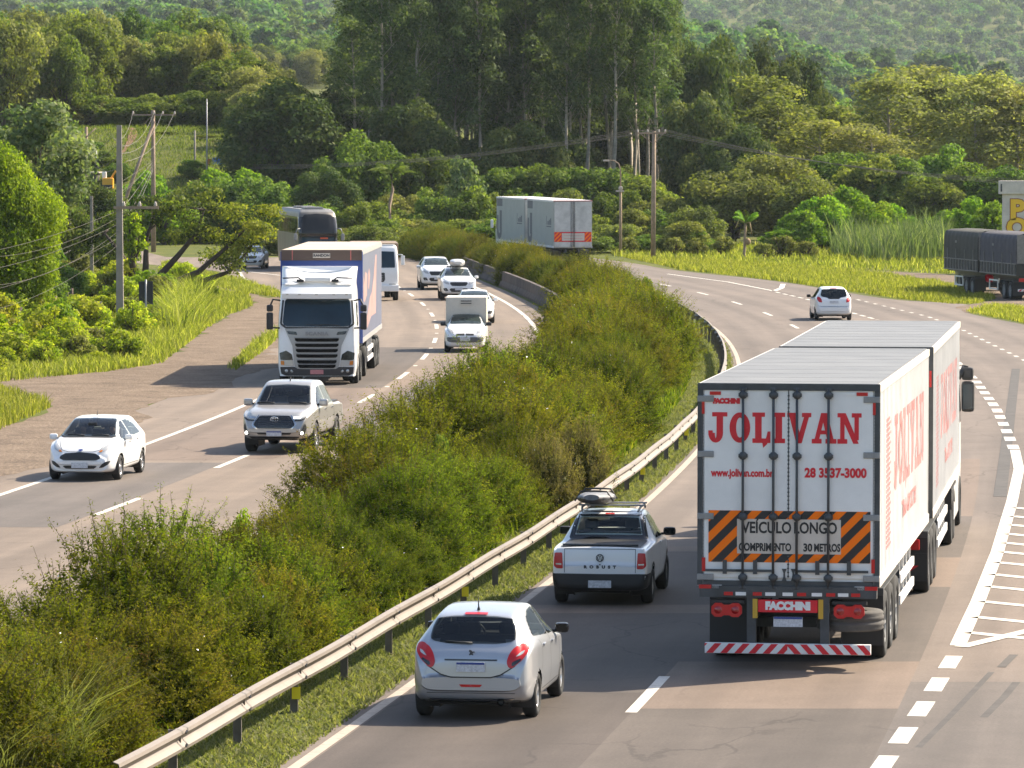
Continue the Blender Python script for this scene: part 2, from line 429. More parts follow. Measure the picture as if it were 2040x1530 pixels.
def flat(name, pts, z, m, kind='structure'):
    tri = tessellate_polygon([[Vector((p[0], p[1], 0)) for p in pts]])
    V = [(p[0], p[1], z) for p in pts]; F = []
    for a, b, c in tri:
        ar = (V[b][0] - V[a][0]) * (V[c][1] - V[a][1]) - (V[c][0] - V[a][0]) * (V[b][1] - V[a][1])
        F.append((a, b, c) if ar > 0 else (c, b, a))
    me = bpy.data.meshes.new(name); me.from_pydata(V, [], F); me.materials.append(m)
    uvl = me.uv_layers.new(name='UVMap')
    for lp in me.loops: uvl.data[lp.index].uv = V[lp.vertex_index][:2]
    return tag(link(name, me), kind=kind)

def P2(pts): return [tuple(G(*p))[:2] for p in pts]
def wobble(pts, amp=.25, seg=1.5, seed=1):
    r = random.Random(seed); out = []
    for i, p in enumerate(pts):
        q = pts[(i + 1) % len(pts)]; d = math.dist(p, q); n = max(1, int(d / seg))
        for k in range(n):
            t = k / n; out.append((p[0] + (q[0] - p[0]) * t + r.gauss(0, amp), p[1] + (q[1] - p[1]) * t + r.gauss(0, amp)))
    return out

M['asphalt_l'] = asphalt_mat('old_asphalt', (.155, .122, .096), (.20, .155, .118), True)
M['asphalt_r'] = asphalt_mat('grey_asphalt', (.128, .104, .087), (.163, .131, .108), True)
M['asphalt_grey'] = asphalt_mat('plain_grey_asphalt', (.086, .071, .060), (.107, .088, .074), True)
M['asphalt_brown'] = asphalt_mat('brown_asphalt', (.150, .113, .088), (.175, .131, .101), True)
M['asphalt_dark'] = asphalt_mat('dark_asphalt', (.066, .053, .045), (.083, .067, .057), True)
M['asphalt_m'] = asphalt_mat('mid_asphalt', (.10, .086, .076), (.125, .105, .091), True)
M['dirt'] = ground_mat('shoulder_dirt', [(.095, .070, .052), (.165, .124, .090), (.225, .170, .125)], .7, bump=.8)
M['linepaint'] = paint_worn('line_paint', (.56, .52, .455), .5)

xlR = lambda y: RD(y) - 3.92
_xr = [(48, 17), (100, 20), (150, 24), (200, 24), (214.7, 23), (231, 21.9), (241, 23.2), (249, 20.1), (265, 18), (281.5, 16), (310, 10.4), (325, 8.6), (345, 5.5)]
xrR = lambda y: pchip(_xr, y)[0]
strip('right_carriageway', xlR, xrR, 48, 345, .004, M['asphalt_r'], RD, n=11)
_xl = [(48, -22), (85, -17.5), (105, -15), (127, -12.9), (151, -11.0), (171, -10.1), (209, -9.9), (235, -10.9), (253, -12.3), (270, -14.5), (285, -16.6), (304, -18.5), (322, -24)]
strip('left_carriageway', lambda y: pchip(_xl, y)[0], lambda y: LD(y) + 5.6, 48, 345, .004, M['asphalt_l'], LD, n=11, jit=.0)
# side road that leaves to the left beyond the car
flat('side_road', P2([(600, 536), (420, 528), (318, 524), (215, 503), (60, 493), (60, 482), (215, 484), (330, 512), (430, 514), (620, 525)]), .010, M['asphalt_l'])
_xd = [(60, -60), (150, -60), (160, -22), (166, -16.2), (176, -13.1), (197, -13.3), (209, -13.4), (225, -13.5), (239, -13.2), (252, -12.8), (262, -13.6)]
strip('dirt_shoulder', lambda y: pchip(_xd, y)[0], lambda y: pchip(_xl, y)[0] + (.9 + .6 * math.sin(y * .33) + .5 * math.sin(y * .117) if y < 250 else .2), 60, 262, .008, M['dirt'], LD, n=6, jit=.22, dy=1.2)
flat('dirt_path', wobble(P2([(545, 596), (500, 585), (467, 573), (412, 562), (338, 549), (300, 540), (327, 553), (400, 572), (470, 592), (520, 606)]), .15), .009, M['dirt'])
flat('grass_patch', wobble(P2([(-90, 770), (0, 776), (60, 790), (100, 811), (70, 828), (36, 841), (0, 857), (-90, 890)]), .2), .014, M['grass_ground'])
flat('dirt_track', wobble(P2([(1760, 540), (1868, 546), (1990, 556), (2090, 562), (2090, 624), (1990, 612), (1925, 624), (1900, 612), (1955, 604), (1985, 594), (1868, 558), (1769, 546)]), .2), .009, M['dirt'])

# repair patches in the asphalt, and lorry shade put into its colour
def patch(f, a, b, y0, y1, m, skew=0.0):
    pts = [(f(y0) + a, y0), (f(y0) + b, y0 + skew)]
    n = max(2, int((y1 - y0) / 3))
    for k in range(n + 1):
        y = y0 + (y1 - y0) * k / n; pts.append((f(y) + b, y + skew))
    for k in range(n, 0, -1):
        y = y0 + (y1 - y0) * k / n; pts.append((f(y) + a, y))
    o = flat('asphalt_patch_and_shade', [(p[0], p[1]) for p in pts], .007, m)
    me = o.data; uvl = me.uv_layers[0]
    for lp in me.loops:
        v = me.vertices[lp.vertex_index].co; uvl.data[lp.index].uv = (v.x - f(v.y), v.y)
for a, b, y0, y1, m in [(0, 3.75, 67.6, 73.8, 'asphalt_brown'), (0, 3.75, 86.4, 92.6, 'asphalt_brown'), (0, 3.75, 103, 122, 'asphalt_brown'), (0, 3.75, 50, 67.6, 'asphalt_grey'),
                        (-3.55, 0, 50, 69.6, 'asphalt_dark'), (-3.55, 0, 81.5, 83.0, 'asphalt_brown'), (-3.55, 0, 69.6, 81.5, 'asphalt_grey'), (-3.55, 0, 83.0, 94, 'asphalt_grey'), (-3.55, 0, 94, 95.2, 'asphalt_brown'),  # greys beside the lorry paint its trailers' cast shadow, browns the sunlit gaps
                        (0, 3.75, 73.8, 86.4, 'asphalt_grey'), (0, 3.75, 92.6, 103, 'asphalt_grey'), (3.75, 9, 50, 71, 'asphalt_m')]:
    patch(RD, a, b, y0, y1, M[m])
for a, b, y0, y1, m in [(-3.3, -.12, 121.5, 158, 'asphalt_brown'), (.15, .9, 122, 164, 'asphalt_brown'), (-3.3, -.12, 158, 190, 'asphalt_grey'), (.95, 4.2, 128, 164, 'asphalt_grey'), (-3.3, -.12, 100, 120.5, 'asphalt_m')]:
    patch(LD, a, b, y0, y1, M[m])

def ribbon_mesh(mb, pts, wd, z, mi=0):
    vs = []
    for i, p in enumerate(pts):
        a, b = pts[max(i - 1, 0)], pts[min(i + 1, len(pts) - 1)]
        t = Vector((b[0] - a[0], b[1] - a[1])).normalized(); nn = Vector((-t.y, t.x)) * wd / 2
        vs += [(p[0] + nn.x, p[1] + nn.y, z), (p[0] - nn.x, p[1] - nn.y, z)]
    mb.add(vs, [(2 * i + 1, 2 * i + 3, 2 * i + 2, 2 * i) for i in range(len(pts) - 1)], mi)
def offline(f, off, y0, y1, st=2.0):
    n = max(2, int((y1 - y0) / st)); return [(float(f(y)) + off, y) for y in np.linspace(y0, y1, n)]
def dense(pts, st=1.0):
    out = []
    for p, q in zip(pts[:-1], pts[1:]):
        n = max(1, int(math.dist(p, q) / st))
        out += [(p[0] + (q[0] - p[0]) * k / n, p[1] + (q[1] - p[1]) * k / n) for k in range(n)]
    return out + [pts[-1]]
def dashes(mb, pts, on, per, wd, z, start=0.0):
    pts = dense(pts, .25); acc = start; run = []
    for i in range(len(pts) - 1):
        if (acc % per) < on: run.append(pts[i])
        else:
            if len(run) > 1: ribbon_mesh(mb, run, wd, z)
            run = []
        acc += math.dist(pts[i], pts[i + 1])
    if len(run) > 1: ribbon_mesh(mb, run, wd, z)
ZM = .0115
mk = MB()
for k in range(-1, 16):                                     # lane dashes
    yc = 69.4 + 15.84 * k; ribbon_mesh(mk, offline(RD, 0, yc - 2.3, yc + 2.3, 1), .17, ZM)
for k in range(-3, 15):
    yc = 105.8 + 15.15 * k; ribbon_mesh(mk, offline(LD, 0, yc - 2.5, yc + 2.5, 1), .17, ZM)
    if yc > 140:
        ribbon_mesh(mk, offline(LD, 0, yc + 7.2, yc + 7.8, .3), .14, ZM)
ribbon_mesh(mk, offline(LD, -3.4, 60, 262), .17, ZM)
ribbon_mesh(mk, offline(LD, 4.35, 60, 330), .2, ZM)
ribbon_mesh(mk, dense(P2([(494, 560), (484, 553), (478, 543), (491, 541), (560, 549)])), .2, ZM)
dashes(mk, P2([(1906, 722), (1945, 760), (1985, 815), (2010, 870), (2022, 900)]), 2.1, 3.5, .30, ZM)
ribbon_mesh(mk, dense(P2([(2022, 897), (2030, 935), (2016, 1000), (1987, 1100), (1948, 1200), (1908, 1287)])), .26, ZM)
dashes(mk, P2([(1901, 1308), (1840, 1407), (1775, 1502), (1700, 1610)]), 1.9, 3.1, .27, ZM)
for yb in (1012, 1029, 1046, 1064, 1082, 1100, 1121, 1145, 1169, 1199, 1230, 1261):
    gl = [(2030, 935), (2016, 1000), (1987, 1100), (1948, 1200), (1908, 1287)]
    xs = np.interp(yb, [g[1] for g in gl], [g[0] for g in gl]) + 8
    ribbon_mesh(mk, dense(P2([(xs, yb), (2140, yb + .10 * (2140 - xs))])), .30, ZM)
ribbon_mesh(mk, dense(P2([(1914, 1290), (2140, 1236)])), .26, ZM + .003)
ribbon_mesh(mk, dense(P2([(1330, 546), (1450, 562), (1542, 580)])), .2, ZM)
ribbon_mesh(mk, dense(P2([(1542, 580), (1557, 574), (1560, 566)])), .3, ZM)
dashes(mk, P2([(1545, 582), (1610, 597), (1699, 624), (1750, 638)]), 2.0, 3.0, .18, ZM)
dashes(mk, P2([(1707, 597), (1848, 631), (1906, 652), (2040, 718), (2130, 770)]), 1.3, 3.2, .16, ZM)
tag(mk.build('road_markings', M['linepaint']), kind='structure')
me_ = MB(); ribbon_mesh(me_, offline(RD, -3.66, 50, 320), .16, ZM)
tag(me_.build('edge_marking', paint_worn('worn_edge_paint', (.40, .33, .26), .4)), kind='structure')
M['skid'] = mat('tyre_marks', (.07, .062, .056), .9, var=.4, vscale=1.5)
sk = MB()
for pts, wd in [([(2024, 735), (2010, 850), (1992, 990)], .3), ([(1830, 1490), (1900, 1420), (1975, 1340)], .10), ([(1960, 1430), (2000, 1390), (2025, 1360)], .12),
                ([(1995, 1330), (2020, 1305)], .14), ([(1750, 640), (1850, 690)], .2), ([(1650, 660), (1800, 730)], .15)]:
    ribbon_mesh(sk, dense(P2(pts), 1.2), wd, .0095)
tag(sk.build('tyre_marks', M['skid']), kind='structure')

# ---------------------------------------------------------------- the air
HAZE = True
if HAZE:
    hb = MB(); hb.box((0, 2700, 190), (3600, 6200, 384)); ho = hb.build('haze', bpy.data.materials.new('haze_air')); tag(ho, kind='stuff')
    hm = ho.data.materials[0]; hm.use_nodes = True; hn = hm.node_tree.nodes; hn.remove(hn['Principled BSDF'])
    pv = hn.new('ShaderNodeVolumePrincipled'); pv.inputs['Density'].default_value = .000044; pv.inputs['Color'].default_value = (.82, .92, 1.0, 1); pv.inputs['Anisotropy'].default_value = .2
    hm.node_tree.links.new(pv.outputs[0], hn['Material Output'].inputs['Volume'])
# ---------------------------------------------------------------- guard rail
_rail = [(200, 1650), (482, 1492), (598, 1433), (696, 1367), (782, 1312), (860, 1258), (923, 1207), (983, 1173), (1036, 1140), (1085, 1110), (1227, 1005), (1258, 985), (1380, 888), (1441, 740), (1376, 651), (1338, 629)]
_rw = P2(_rail)
PRL = np.polyfit([p[1] for p in _rw] + [245, 265], [p[0] for p in _rw] + [6.6, 4.9], 4)
RL = lambda y: np.polyval(PRL, y)
gr = empty('guard_rail', (float(RL(56)), 56, 0), 0, 'long galvanised W-beam guard rail between the median shrubs and the right carriageway', 'guard rail')
O = Vector(gr.location)
prof = [(-.02, .43), (.05, .455), (.06, .50), (.0, .555), (-.02, .585), (.0, .615), (.06, .67), (.05, .715), (-.02, .74), (-.03, .73), (.035, .705), (.045, .675), (-.02, .62), (-.04, .585), (-.02, .55), (.045, .495), (.035, .465), (-.03, .44)]
yy = np.arange(56, 243, 1.0); vs = []
for y in yy:
    x = float(RL(y)); dx = float(RL(y + .5) - RL(y - .5)); nx = Vector((1, -dx)).normalized()
    zj = .012 * math.sin(y * .61)
    for a, z in prof: vs.append((x + nx.x * a - O.x, y + nx.y * a - O.y, z + zj))
n = len(prof); fs = [(i * n + k, i * n + (k + 1) % n, (i + 1) * n + (k + 1) % n, (i + 1) * n + k) for i in range(len(yy) - 1) for k in range(n)]
mb = MB(); mb.add(vs, fs, 0)
for k in range(0, 47):                                      # splices and bolts
    y = 59.5 + 3.85 * k; x = float(RL(y)) - O.x
    for dz in (.50, .67):
        for dy in (-.07, .07): mb.lathe([(0, .018), (.02, .018), (.025, .001)], 6, 'x', (x + .06, y + dy - O.y, dz), 1, False)
    for yy_ in (y - .16, y + .16):
        q_ = []
        for dy in (-.012, .012):
            xx = float(RL(yy_)); dx = float(RL(yy_ + .5) - RL(yy_ - .5)); nx = Vector((1, -dx)).normalized()
            for a, z in prof[:9]: q_.append((xx + nx.x * (a + .007) - O.x, yy_ + dy + nx.y * (a + .007) - O.y, z + .012 * math.sin(yy_ * .61)))
        mb.add(q_, [(j, j + 1, 9 + j + 1, 9 + j) for j in range(8)], 1)
mb.build('beam', [M['galv'], M['dgrey']], gr)
for k in range(47):
    y = 59.5 + 3.85 * k; x = float(RL(y)) - .1 - O.x
    p = MB(); p.box((x, y - O.y, .34), (.11, .014, .72)); p.box((x - .05, y - O.y, .34), (.012, .09, .72)); p.box((x + .05, y - O.y, .34), (.012, .09, .72)); p.box((x + .07, y - O.y, .58), (.07, .08, .26))
    po = p.build('post', M['galv_post'], gr)
    if k in (2, 6, 10, 14, 18, 22):
        q = MB(); q.box((x + .03, y - .055 - O.y, .28), (.12, .012, .17)); q.build('reflector', M['yellow'], po)

# ---------------------------------------------------------------- concrete barrier of the left carriageway
WB = lambda y: LD(y) + 6.15
cb = MB(); yy = np.arange(200, 343, 2.0); vs = []
pf = [(-.3, 0), (-.3, .12), (-.16, .35), (-.10, .84), (.10, .84), (.16, .35), (.3, .12), (.3, 0)]
for y in yy:
    for a, z in pf: vs.append((float(WB(y)) + a, y, z))
n = len(pf)
cb.add(vs, [(i * n + k, i * n + (k + 1) % n, (i + 1) * n + (k + 1) % n, (i + 1) * n + k) for i in range(len(yy) - 1) for k in range(n)], 0)
cb.add([vs[k] for k in range(n)], [tuple(range(n))], 0)
o = cb.build('concrete_barrier', M['wallconc']); tag(o, 'low stained concrete barrier along the inner edge of the left carriageway', 'barrier')
# ================================================================ VEGETATION
RG = np.random.default_rng(11)
def unit(v): return v / np.maximum(np.linalg.norm(v, axis=1, keepdims=True), 1e-9)
def leaves(C, D, L, Wd, rg, N=None, jit=.6):
    """rhombic leaves at C, long axis D (n,3), facing about N, length L, width Wd -> V, F"""
    n = len(C)
    if N is None: N = np.tile(np.array([[0, 0, .6]]), (n, 1)); jit = 1.0
    N = unit(unit(N) + rg.normal(size=(n, 3)) * jit); D = unit(D); D = unit(D - N * (D * N).sum(1, keepdims=True)); S = np.cross(D, N)
    L = np.asarray(L).reshape(-1, 1) * np.ones((n, 1)); Wd = np.asarray(Wd).reshape(-1, 1) * np.ones((n, 1))
    a = C - D * L * .5; b = C + S * Wd * .5 - D * L * .05; c = C + D * L * .5; d = C - S * Wd * .5 - D * L * .05
    V = np.stack([a, b, c, d], 1).reshape(-1, 3); F = np.arange(4 * n).reshape(-1, 4)
    return V, F

def clump_leaves(clumps, size, rg, droop=0.0, asp=.55, fill=.35):
    """clumps: (cx,cy,cz, rx,ry,rz, n, tint)"""
    Cs, Ds, Ts, Ns = [], [], [], []
    for (cx, cy, cz, rx, ry, rz, n, ti) in clumps:
        u = unit(rg.normal(size=(n, 3))); dn = (u[:, 2] < -.3) & (rg.random(n) < .6); u[dn, 2] *= -1
        r = np.where(rg.random(n) < fill, rg.random(n) ** .5 * .8, .76 + .34 * rg.random(n))[:, None]
        Cs.append(np.array([cx, cy, cz]) + u * r * np.array([rx, ry, rz]))
        d = u * .8 + rg.normal(size=(n, 3)) * .6; d[:, 2] -= droop; Ds.append(d); Ns.append(u + np.array([0, 0, .25]))
        Ts.append(np.clip(ti + rg.normal(0, .16, n), 0, 1))
    C = np.concatenate(Cs); D = np.concatenate(Ds); t = np.concatenate(Ts)
    s = size * (.6 + .8 * rg.random(len(C)))
    V, F = leaves(C, D, s, s * asp, rg, np.concatenate(Ns), .55)
    return V, F, np.repeat(t, 4)

LEAF = {
    'euc': leaf_mat('eucalyptus_leaves', [(.026, .046, .018), (.070, .100, .034), (.155, .185, .066)], .32, .2),
    'broad': leaf_mat('broad_leaves', [(.036, .060, .011), (.105, .145, .023), (.21, .235, .042)], .38, .28),
    'bright': leaf_mat('bright_leaves', [(.06, .115, .010), (.14, .22, .014), (.26, .31, .026)], .42, .15),
    'olive': leaf_mat('olive_leaves', [(.060, .072, .018), (.15, .16, .038), (.27, .255, .07)], .36, .2),
    'dark': leaf_mat('dark_leaves', [(.026, .044, .013), (.065, .090, .023), (.14, .15, .038)], .28, .2),
    'rust': leaf_mat('withered_leaves', [(.03, .034, .010), (.085, .085, .018), (.19, .16, .05), (.21, .15, .065)], .4, .1),
    'yellowtip': leaf_mat('yellow_tipped_leaves', [(.022, .034, .010), (.065, .085, .018), (.18, .20, .026), (.32, .30, .035)], .36, .1),
    'median': leaf_mat('median_shrub_leaves', [(.012, .020, .004), (.060, .073, .007), (.145, .145, .013), (.165, .105, .022)], .42, .34, gloss=.002),
    'vine': leaf_mat('vine_leaves', [(.045, .085, .006), (.16, .22, .010), (.32, .35, .018)], .40, .12),
    'grass': leaf_mat('grass_blades', [(.09, .115, .018), (.205, .21, .032), (.39, .345, .12)], .42, .1),
    'mown': leaf_mat('mown_grass_blades', [(.085, .105, .035), (.165, .175, .070), (.26, .235, .125)], .4, .1),
    'reed': leaf_mat('reed_leaves', [(.05, .08, .03), (.12, .155, .065), (.27, .28, .14)], .36, .15),
    'hill': leaf_mat('hill_forest_leaves', [(.026, .058, .020), (.085, .138, .038), (.19, .23, .062)], .38, .36),
    'weed': leaf_mat('weed_leaves', [(.09, .125, .014), (.22, .25, .02), (.40, .37, .05)], .5, .22),
    'pale': leaf_mat('pale_leaves', [(.09, .10, .034), (.20, .20, .072), (.32, .29, .115)], .4, .15),
}
BARK = {'pale': mat('pale_bark', (.38, .33, .26), .9, var=.5, vscale=3), 'brown': mat('brown_bark', (.075, .055, .04), .95, var=.4, vscale=4),
        'twig': mat('twigs', (.085, .06, .035), .95)}

def limb_mesh(name, limbs, m, n=6):
    mb = MB()
    for pts, r in limbs: mb.tube(pts, r, n, 0)
    o = mb.build(name, m); me = o.data; bpy.data.objects.remove(o); return me

def bend(p0, p1, k, rg, amp=.06):
    p0, p1 = np.array(p0, float), np.array(p1, float); L = np.linalg.norm(p1 - p0); out = []
    for i in range(k + 1):
        t = i / k; q = p0 + (p1 - p0) * t
        if 0 < i < k: q = q + rg.normal(0, amp * L / 3, 3)
        out.append(tuple(q))
    return out

def tmpl_euc(H, seed, leafm='euc', base=.46, spread=2.3, size=.34, ncl=32, dens=150, bark='pale', rb=.27):
    rg = np.random.default_rng(seed); limbs = []; cl = []
    lean = rg.normal(0, .02, 2) * H
    top = np.array([lean[0], lean[1], H])
    limbs.append((bend((0, 0, 0), top * .97, 6, rg, .012), list(np.linspace(rb, .04, 7))))
    for i in range(ncl):
        h = base + (1 - base) * ((i + .5) / ncl) ** .85; a = rg.random() * 6.28
        env = spread * (.55 + .45 * math.sin(math.pi * min(1, (h - base) / (1 - base) * .8 + .12))) * (.5 + .6 * rg.random())
        p0 = top * (h - .07); p1 = top * h + np.array([math.cos(a) * env, math.sin(a) * env, rg.random() * .8])
        limbs.append((bend(p0, p1, 2, rg, .05), [.035, .022, .008]))
        r = .75 + .7 * rg.random()
        cl.append((*p1, r * 1.1, r * 1.1, r * .95, int(dens * r), .25 + .5 * rg.random()))
    for _ in range(5): cl.append((top[0] + rg.normal(0, .6), top[1] + rg.normal(0, .6), H - rg.random() * 1.2, 1.1, 1.1, .9, dens, .55))
    V, F, t = clump_leaves(cl, size, rg, .35)
    return limb_mesh('trunk', limbs, BARK[bark]), np_mesh('crown', V, F, LEAF[leafm], attrs={'tint': t})

def tmpl_broad(H, Wd, seed, leafm='broad', base=.10, size=.34, ncl=58, dens=46, bark='brown', flat_=1.0, gap=.0):
    rg = np.random.default_rng(seed); limbs = []; cl = []
    rx = Wd / 2; cz = H * (base + (1 - base) * .48); rz = H * (1 - base) / 2
    limbs.append((bend((0, 0, 0), (rg.normal(0, .2), rg.normal(0, .2), cz), 4, rg, .05), list(np.linspace(.05 * H ** .7 + .06, .08, 5))))
    lobes = [(unit(rg.normal(size=(1, 3)))[0], rg.uniform(.7, 1.12)) for _ in range(7)]
    for i in range(ncl):
        u = unit(rg.normal(size=(1, 3)))[0]
        env = .78 + sum(.3 * (w - .8) * max(0, float(u @ l)) ** 3 for l, w in lobes)
        k = env * (1.0 if i % 4 else .55) * rg.uniform(.82, 1.05)
        taper = 1.0 if u[2] < .2 else 1 - .25 * (u[2] - .2)
        p = np.array([u[0] * rx * k * taper, u[1] * rx * k * taper, cz + u[2] * rz * k])
        r = rx * rg.uniform(.15, .30)
        limbs.append((bend((0, 0, H * base * .8 + rg.random() * rz * .5), p, 3, rg, .1), [.07, .05, .03, .012]))
        cl.append((*p, r * 1.08, r * 1.08, r * 1.0, max(24, int(dens * r * r * (1 - gap) / size ** 2 * .62)), .25 + .5 * rg.random()))
    V, F, t = clump_leaves(cl, size, rg, .1, .6, .3)
    return limb_mesh('trunk', limbs, BARK[bark]), np_mesh('crown', V, F, LEAF[leafm], attrs={'tint': t})

def place(tm, x, y, s=1.0, sz=None, name='tree', label=None, cat='tree', group=None, z=None, rz=None):
    e = empty(name, (x, y, float(T(x, y)) if z is None else z), rnd.random() * 6.28 if rz is None else rz, label, cat, group)
    if hasattr(s, '__len__'): e.scale = s
    else: e.scale = (s, s, sz or s)
    if tm[0]: link('trunk', tm[0], e)
    link('crown' if tm[0] else 'foliage', tm[1], e)
    return e

# ---------------------------------------------------------------- median shrubs
def tmpl_bush(seed, rad=1.62, H=2.3, shoots=760, per0=34, dry=0.0, flowers=5):
    rg = np.random.default_rng(seed)
    lob = [(unit(rg.normal(size=(1, 3)) + np.array([[0, 0, .35]]))[0], rg.uniform(.75, 1.2)) for _ in range(9)]
    C, D, S, Tt, Nn, SV, SF = [], [], [], [], [], [], []
    ax = np.array([rad, rad, H])
    for i in range(shoots):
        u = unit(rg.normal(size=(1, 3)))[0]; u[2] = abs(u[2]) if rg.random() < .88 else -.1 * rg.random()
        env = .74 + sum(.34 * (w_ - .8) * max(0., float(u @ l)) ** 4 for l, w_ in lob)
        k = env * (1 if rg.random() < .72 else rg.uniform(.5, .9))
        p = u * ax * k * .88 + np.array([0, 0, .12])
        d = u * .9 + np.array([-.12, 0, .42]) + rg.normal(0, .34, 3); d /= np.linalg.norm(d)
        ln = .26 + .30 * rg.random() + (.32 * rg.random() if rg.random() < .22 else 0)
        per = per0 * 2 if ln > .56 else per0; s = (np.arange(per) + rg.random(per)) / per; cur = rg.normal(0, .18, 3)
        pts = p + np.outer(s * ln, d) + np.outer(s ** 2 * ln, cur)
        C.append(pts + rg.normal(0, .03, (per, 3))); D.append(d * .6 + unit(rg.normal(size=(per, 3))) * .9); S.append(.082 * (1.1 - .6 * s) * (.7 + .6 * rg.random(per)))
        Nn.append(np.tile(u + np.array([0, 0, .25]), (per, 1)))
        lt = max(0., float(max(u @ l for l, w_ in lob)))
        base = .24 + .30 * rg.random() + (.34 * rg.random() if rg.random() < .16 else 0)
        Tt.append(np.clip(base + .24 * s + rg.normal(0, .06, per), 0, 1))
        sd = np.cross(d, rg.normal(size=3)); sd = sd / np.linalg.norm(sd) * .006; q = [p, p + d * ln * .5 + cur * ln * .25, p + d * ln + cur * ln]
        b = len(SV) * 6
        SV.append(np.array([q[0] - sd, q[0] + sd, q[1] - sd * .8, q[1] + sd * .8, q[2] - sd * .3, q[2] + sd * .3])); SF += [(b, b + 1, b + 3, b + 2), (b + 2, b + 3, b + 5, b + 4)]
    n = 3000; u = unit(rg.normal(size=(n, 3))); u[:, 2] = np.abs(u[:, 2]); k = rg.random((n, 1)) ** .4     # leaves of the inside, shade of the gaps put into a darker tint
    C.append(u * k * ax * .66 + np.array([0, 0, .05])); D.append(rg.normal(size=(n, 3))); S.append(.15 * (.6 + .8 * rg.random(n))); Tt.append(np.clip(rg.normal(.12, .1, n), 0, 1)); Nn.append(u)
    C, D, S, Tt, Nn = np.concatenate(C), np.concatenate(D), np.concatenate(S), np.concatenate(Tt), np.concatenate(Nn)
    V, F = leaves(C, D, S, S * .36, rg, Nn, .55); t = np.repeat(Tt, 4); mi = np.zeros(len(F), int)
    SV = np.concatenate(SV); F = np.concatenate([F, np.array(SF) + len(V)]); mi = np.concatenate([mi, np.ones(len(SF), int)])
    V = np.concatenate([V, SV]); t = np.concatenate([t, np.zeros(len(SV))])
    if flowers:
        u = unit(rg.normal(size=(flowers, 3))); u[:, 2] = np.abs(u[:, 2])
        fv, ff = leaves(u * ax * .92, rg.normal(size=(flowers, 3)), .03 + .03 * rg.random(flowers), .03, rg)
        F = np.concatenate([F, ff + len(V)]); mi = np.concatenate([mi, np.full(len(ff), 2)]); V = np.concatenate([V, fv]); t = np.concatenate([t, np.zeros(len(fv))])
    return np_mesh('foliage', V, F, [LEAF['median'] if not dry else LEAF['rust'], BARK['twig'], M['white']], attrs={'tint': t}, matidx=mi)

BUSH = [tmpl_bush(100 + i) for i in range(6)]
DRY = [tmpl_bush(140, 1.3, 1.9, 480, 30, dry=1)]
gl, gg = 'spiky olive-green shrub in the dense median hedge between the two carriageways', 'shrubs of the median hedge'
y = 55.0; k = 0
while y < 345:
    xa = float(LD(y)) + 6.1 + .95 * float(sstep(98, 84, y)) + 1.1 * float(sstep(190, 205, y)); xb = (float(RL(y)) - (1.15 + 1.25 * float(sstep(100, 150, y)))) if y < 235 else float(RD(y)) - 6.2
    wdt = xb - xa; nac = 2 if wdt < 5.2 else 3
    big = 1 - .14 * float(sstep(96, 82, y)) + .08 * math.exp(-((y - 108) / 14) ** 2) + .10 * math.sin(y * .115 + .4) + .26 * math.exp(-((y - 178) / 26) ** 2)
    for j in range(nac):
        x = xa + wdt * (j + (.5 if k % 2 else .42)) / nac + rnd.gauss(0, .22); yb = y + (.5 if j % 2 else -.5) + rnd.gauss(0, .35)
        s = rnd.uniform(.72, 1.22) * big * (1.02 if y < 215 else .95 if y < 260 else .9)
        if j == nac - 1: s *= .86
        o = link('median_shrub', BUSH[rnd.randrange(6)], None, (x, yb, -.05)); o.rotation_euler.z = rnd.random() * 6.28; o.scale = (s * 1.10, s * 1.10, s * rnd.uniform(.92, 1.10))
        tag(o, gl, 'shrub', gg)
    k += 1; y += 2.55 if y < 200 else 3.0
for px, py, s in [(1150, 905, .9), (1090, 915, .8)]:
    p = G(px, py, 1.2); o = link('dry_shrub', DRY[0], None, (p.x, p.y, .0)); o.scale = (s * .85, s * .85, s * 1.28); o.rotation_euler.z = rnd.random() * 6
    tag(o, 'straw-brown withered shrub with dry seed heads standing up in the middle of the median hedge', 'shrub', 'withered median shrubs')

LEAFY = [tmpl_broad(2.4, 2.6, 150 + i, 'vine' if i else 'broad', .0, .15, 44, 40, 'twig') for i in range(2)]
for i, (px, py, h) in enumerate([(470, 1010, 1.5), (560, 1150, 1.2), (880, 880, 1.7), (640, 940, 1.7), (240, 1150, 1.5), (1100, 700, 2.0), (1230, 600, 2.2), (1290, 560, 2.2), (1180, 640, 2.0), (730, 960, 1.6), (300, 1200, 1.3), (1050, 500, 1.6), (940, 475, 1.6)]):
    p = G(px, py, h); s = .30 + .13 * rnd.random(); e = place(LEAFY[0 if i % 3 else 1], p.x, p.y + .3, (s, s, h / 2.2), None, 'leafy_shrub', 'fresh-green broad-leaved shrub growing up through the spiky median hedge', 'shrub', 'leafy shrubs in the median hedge', z=0)

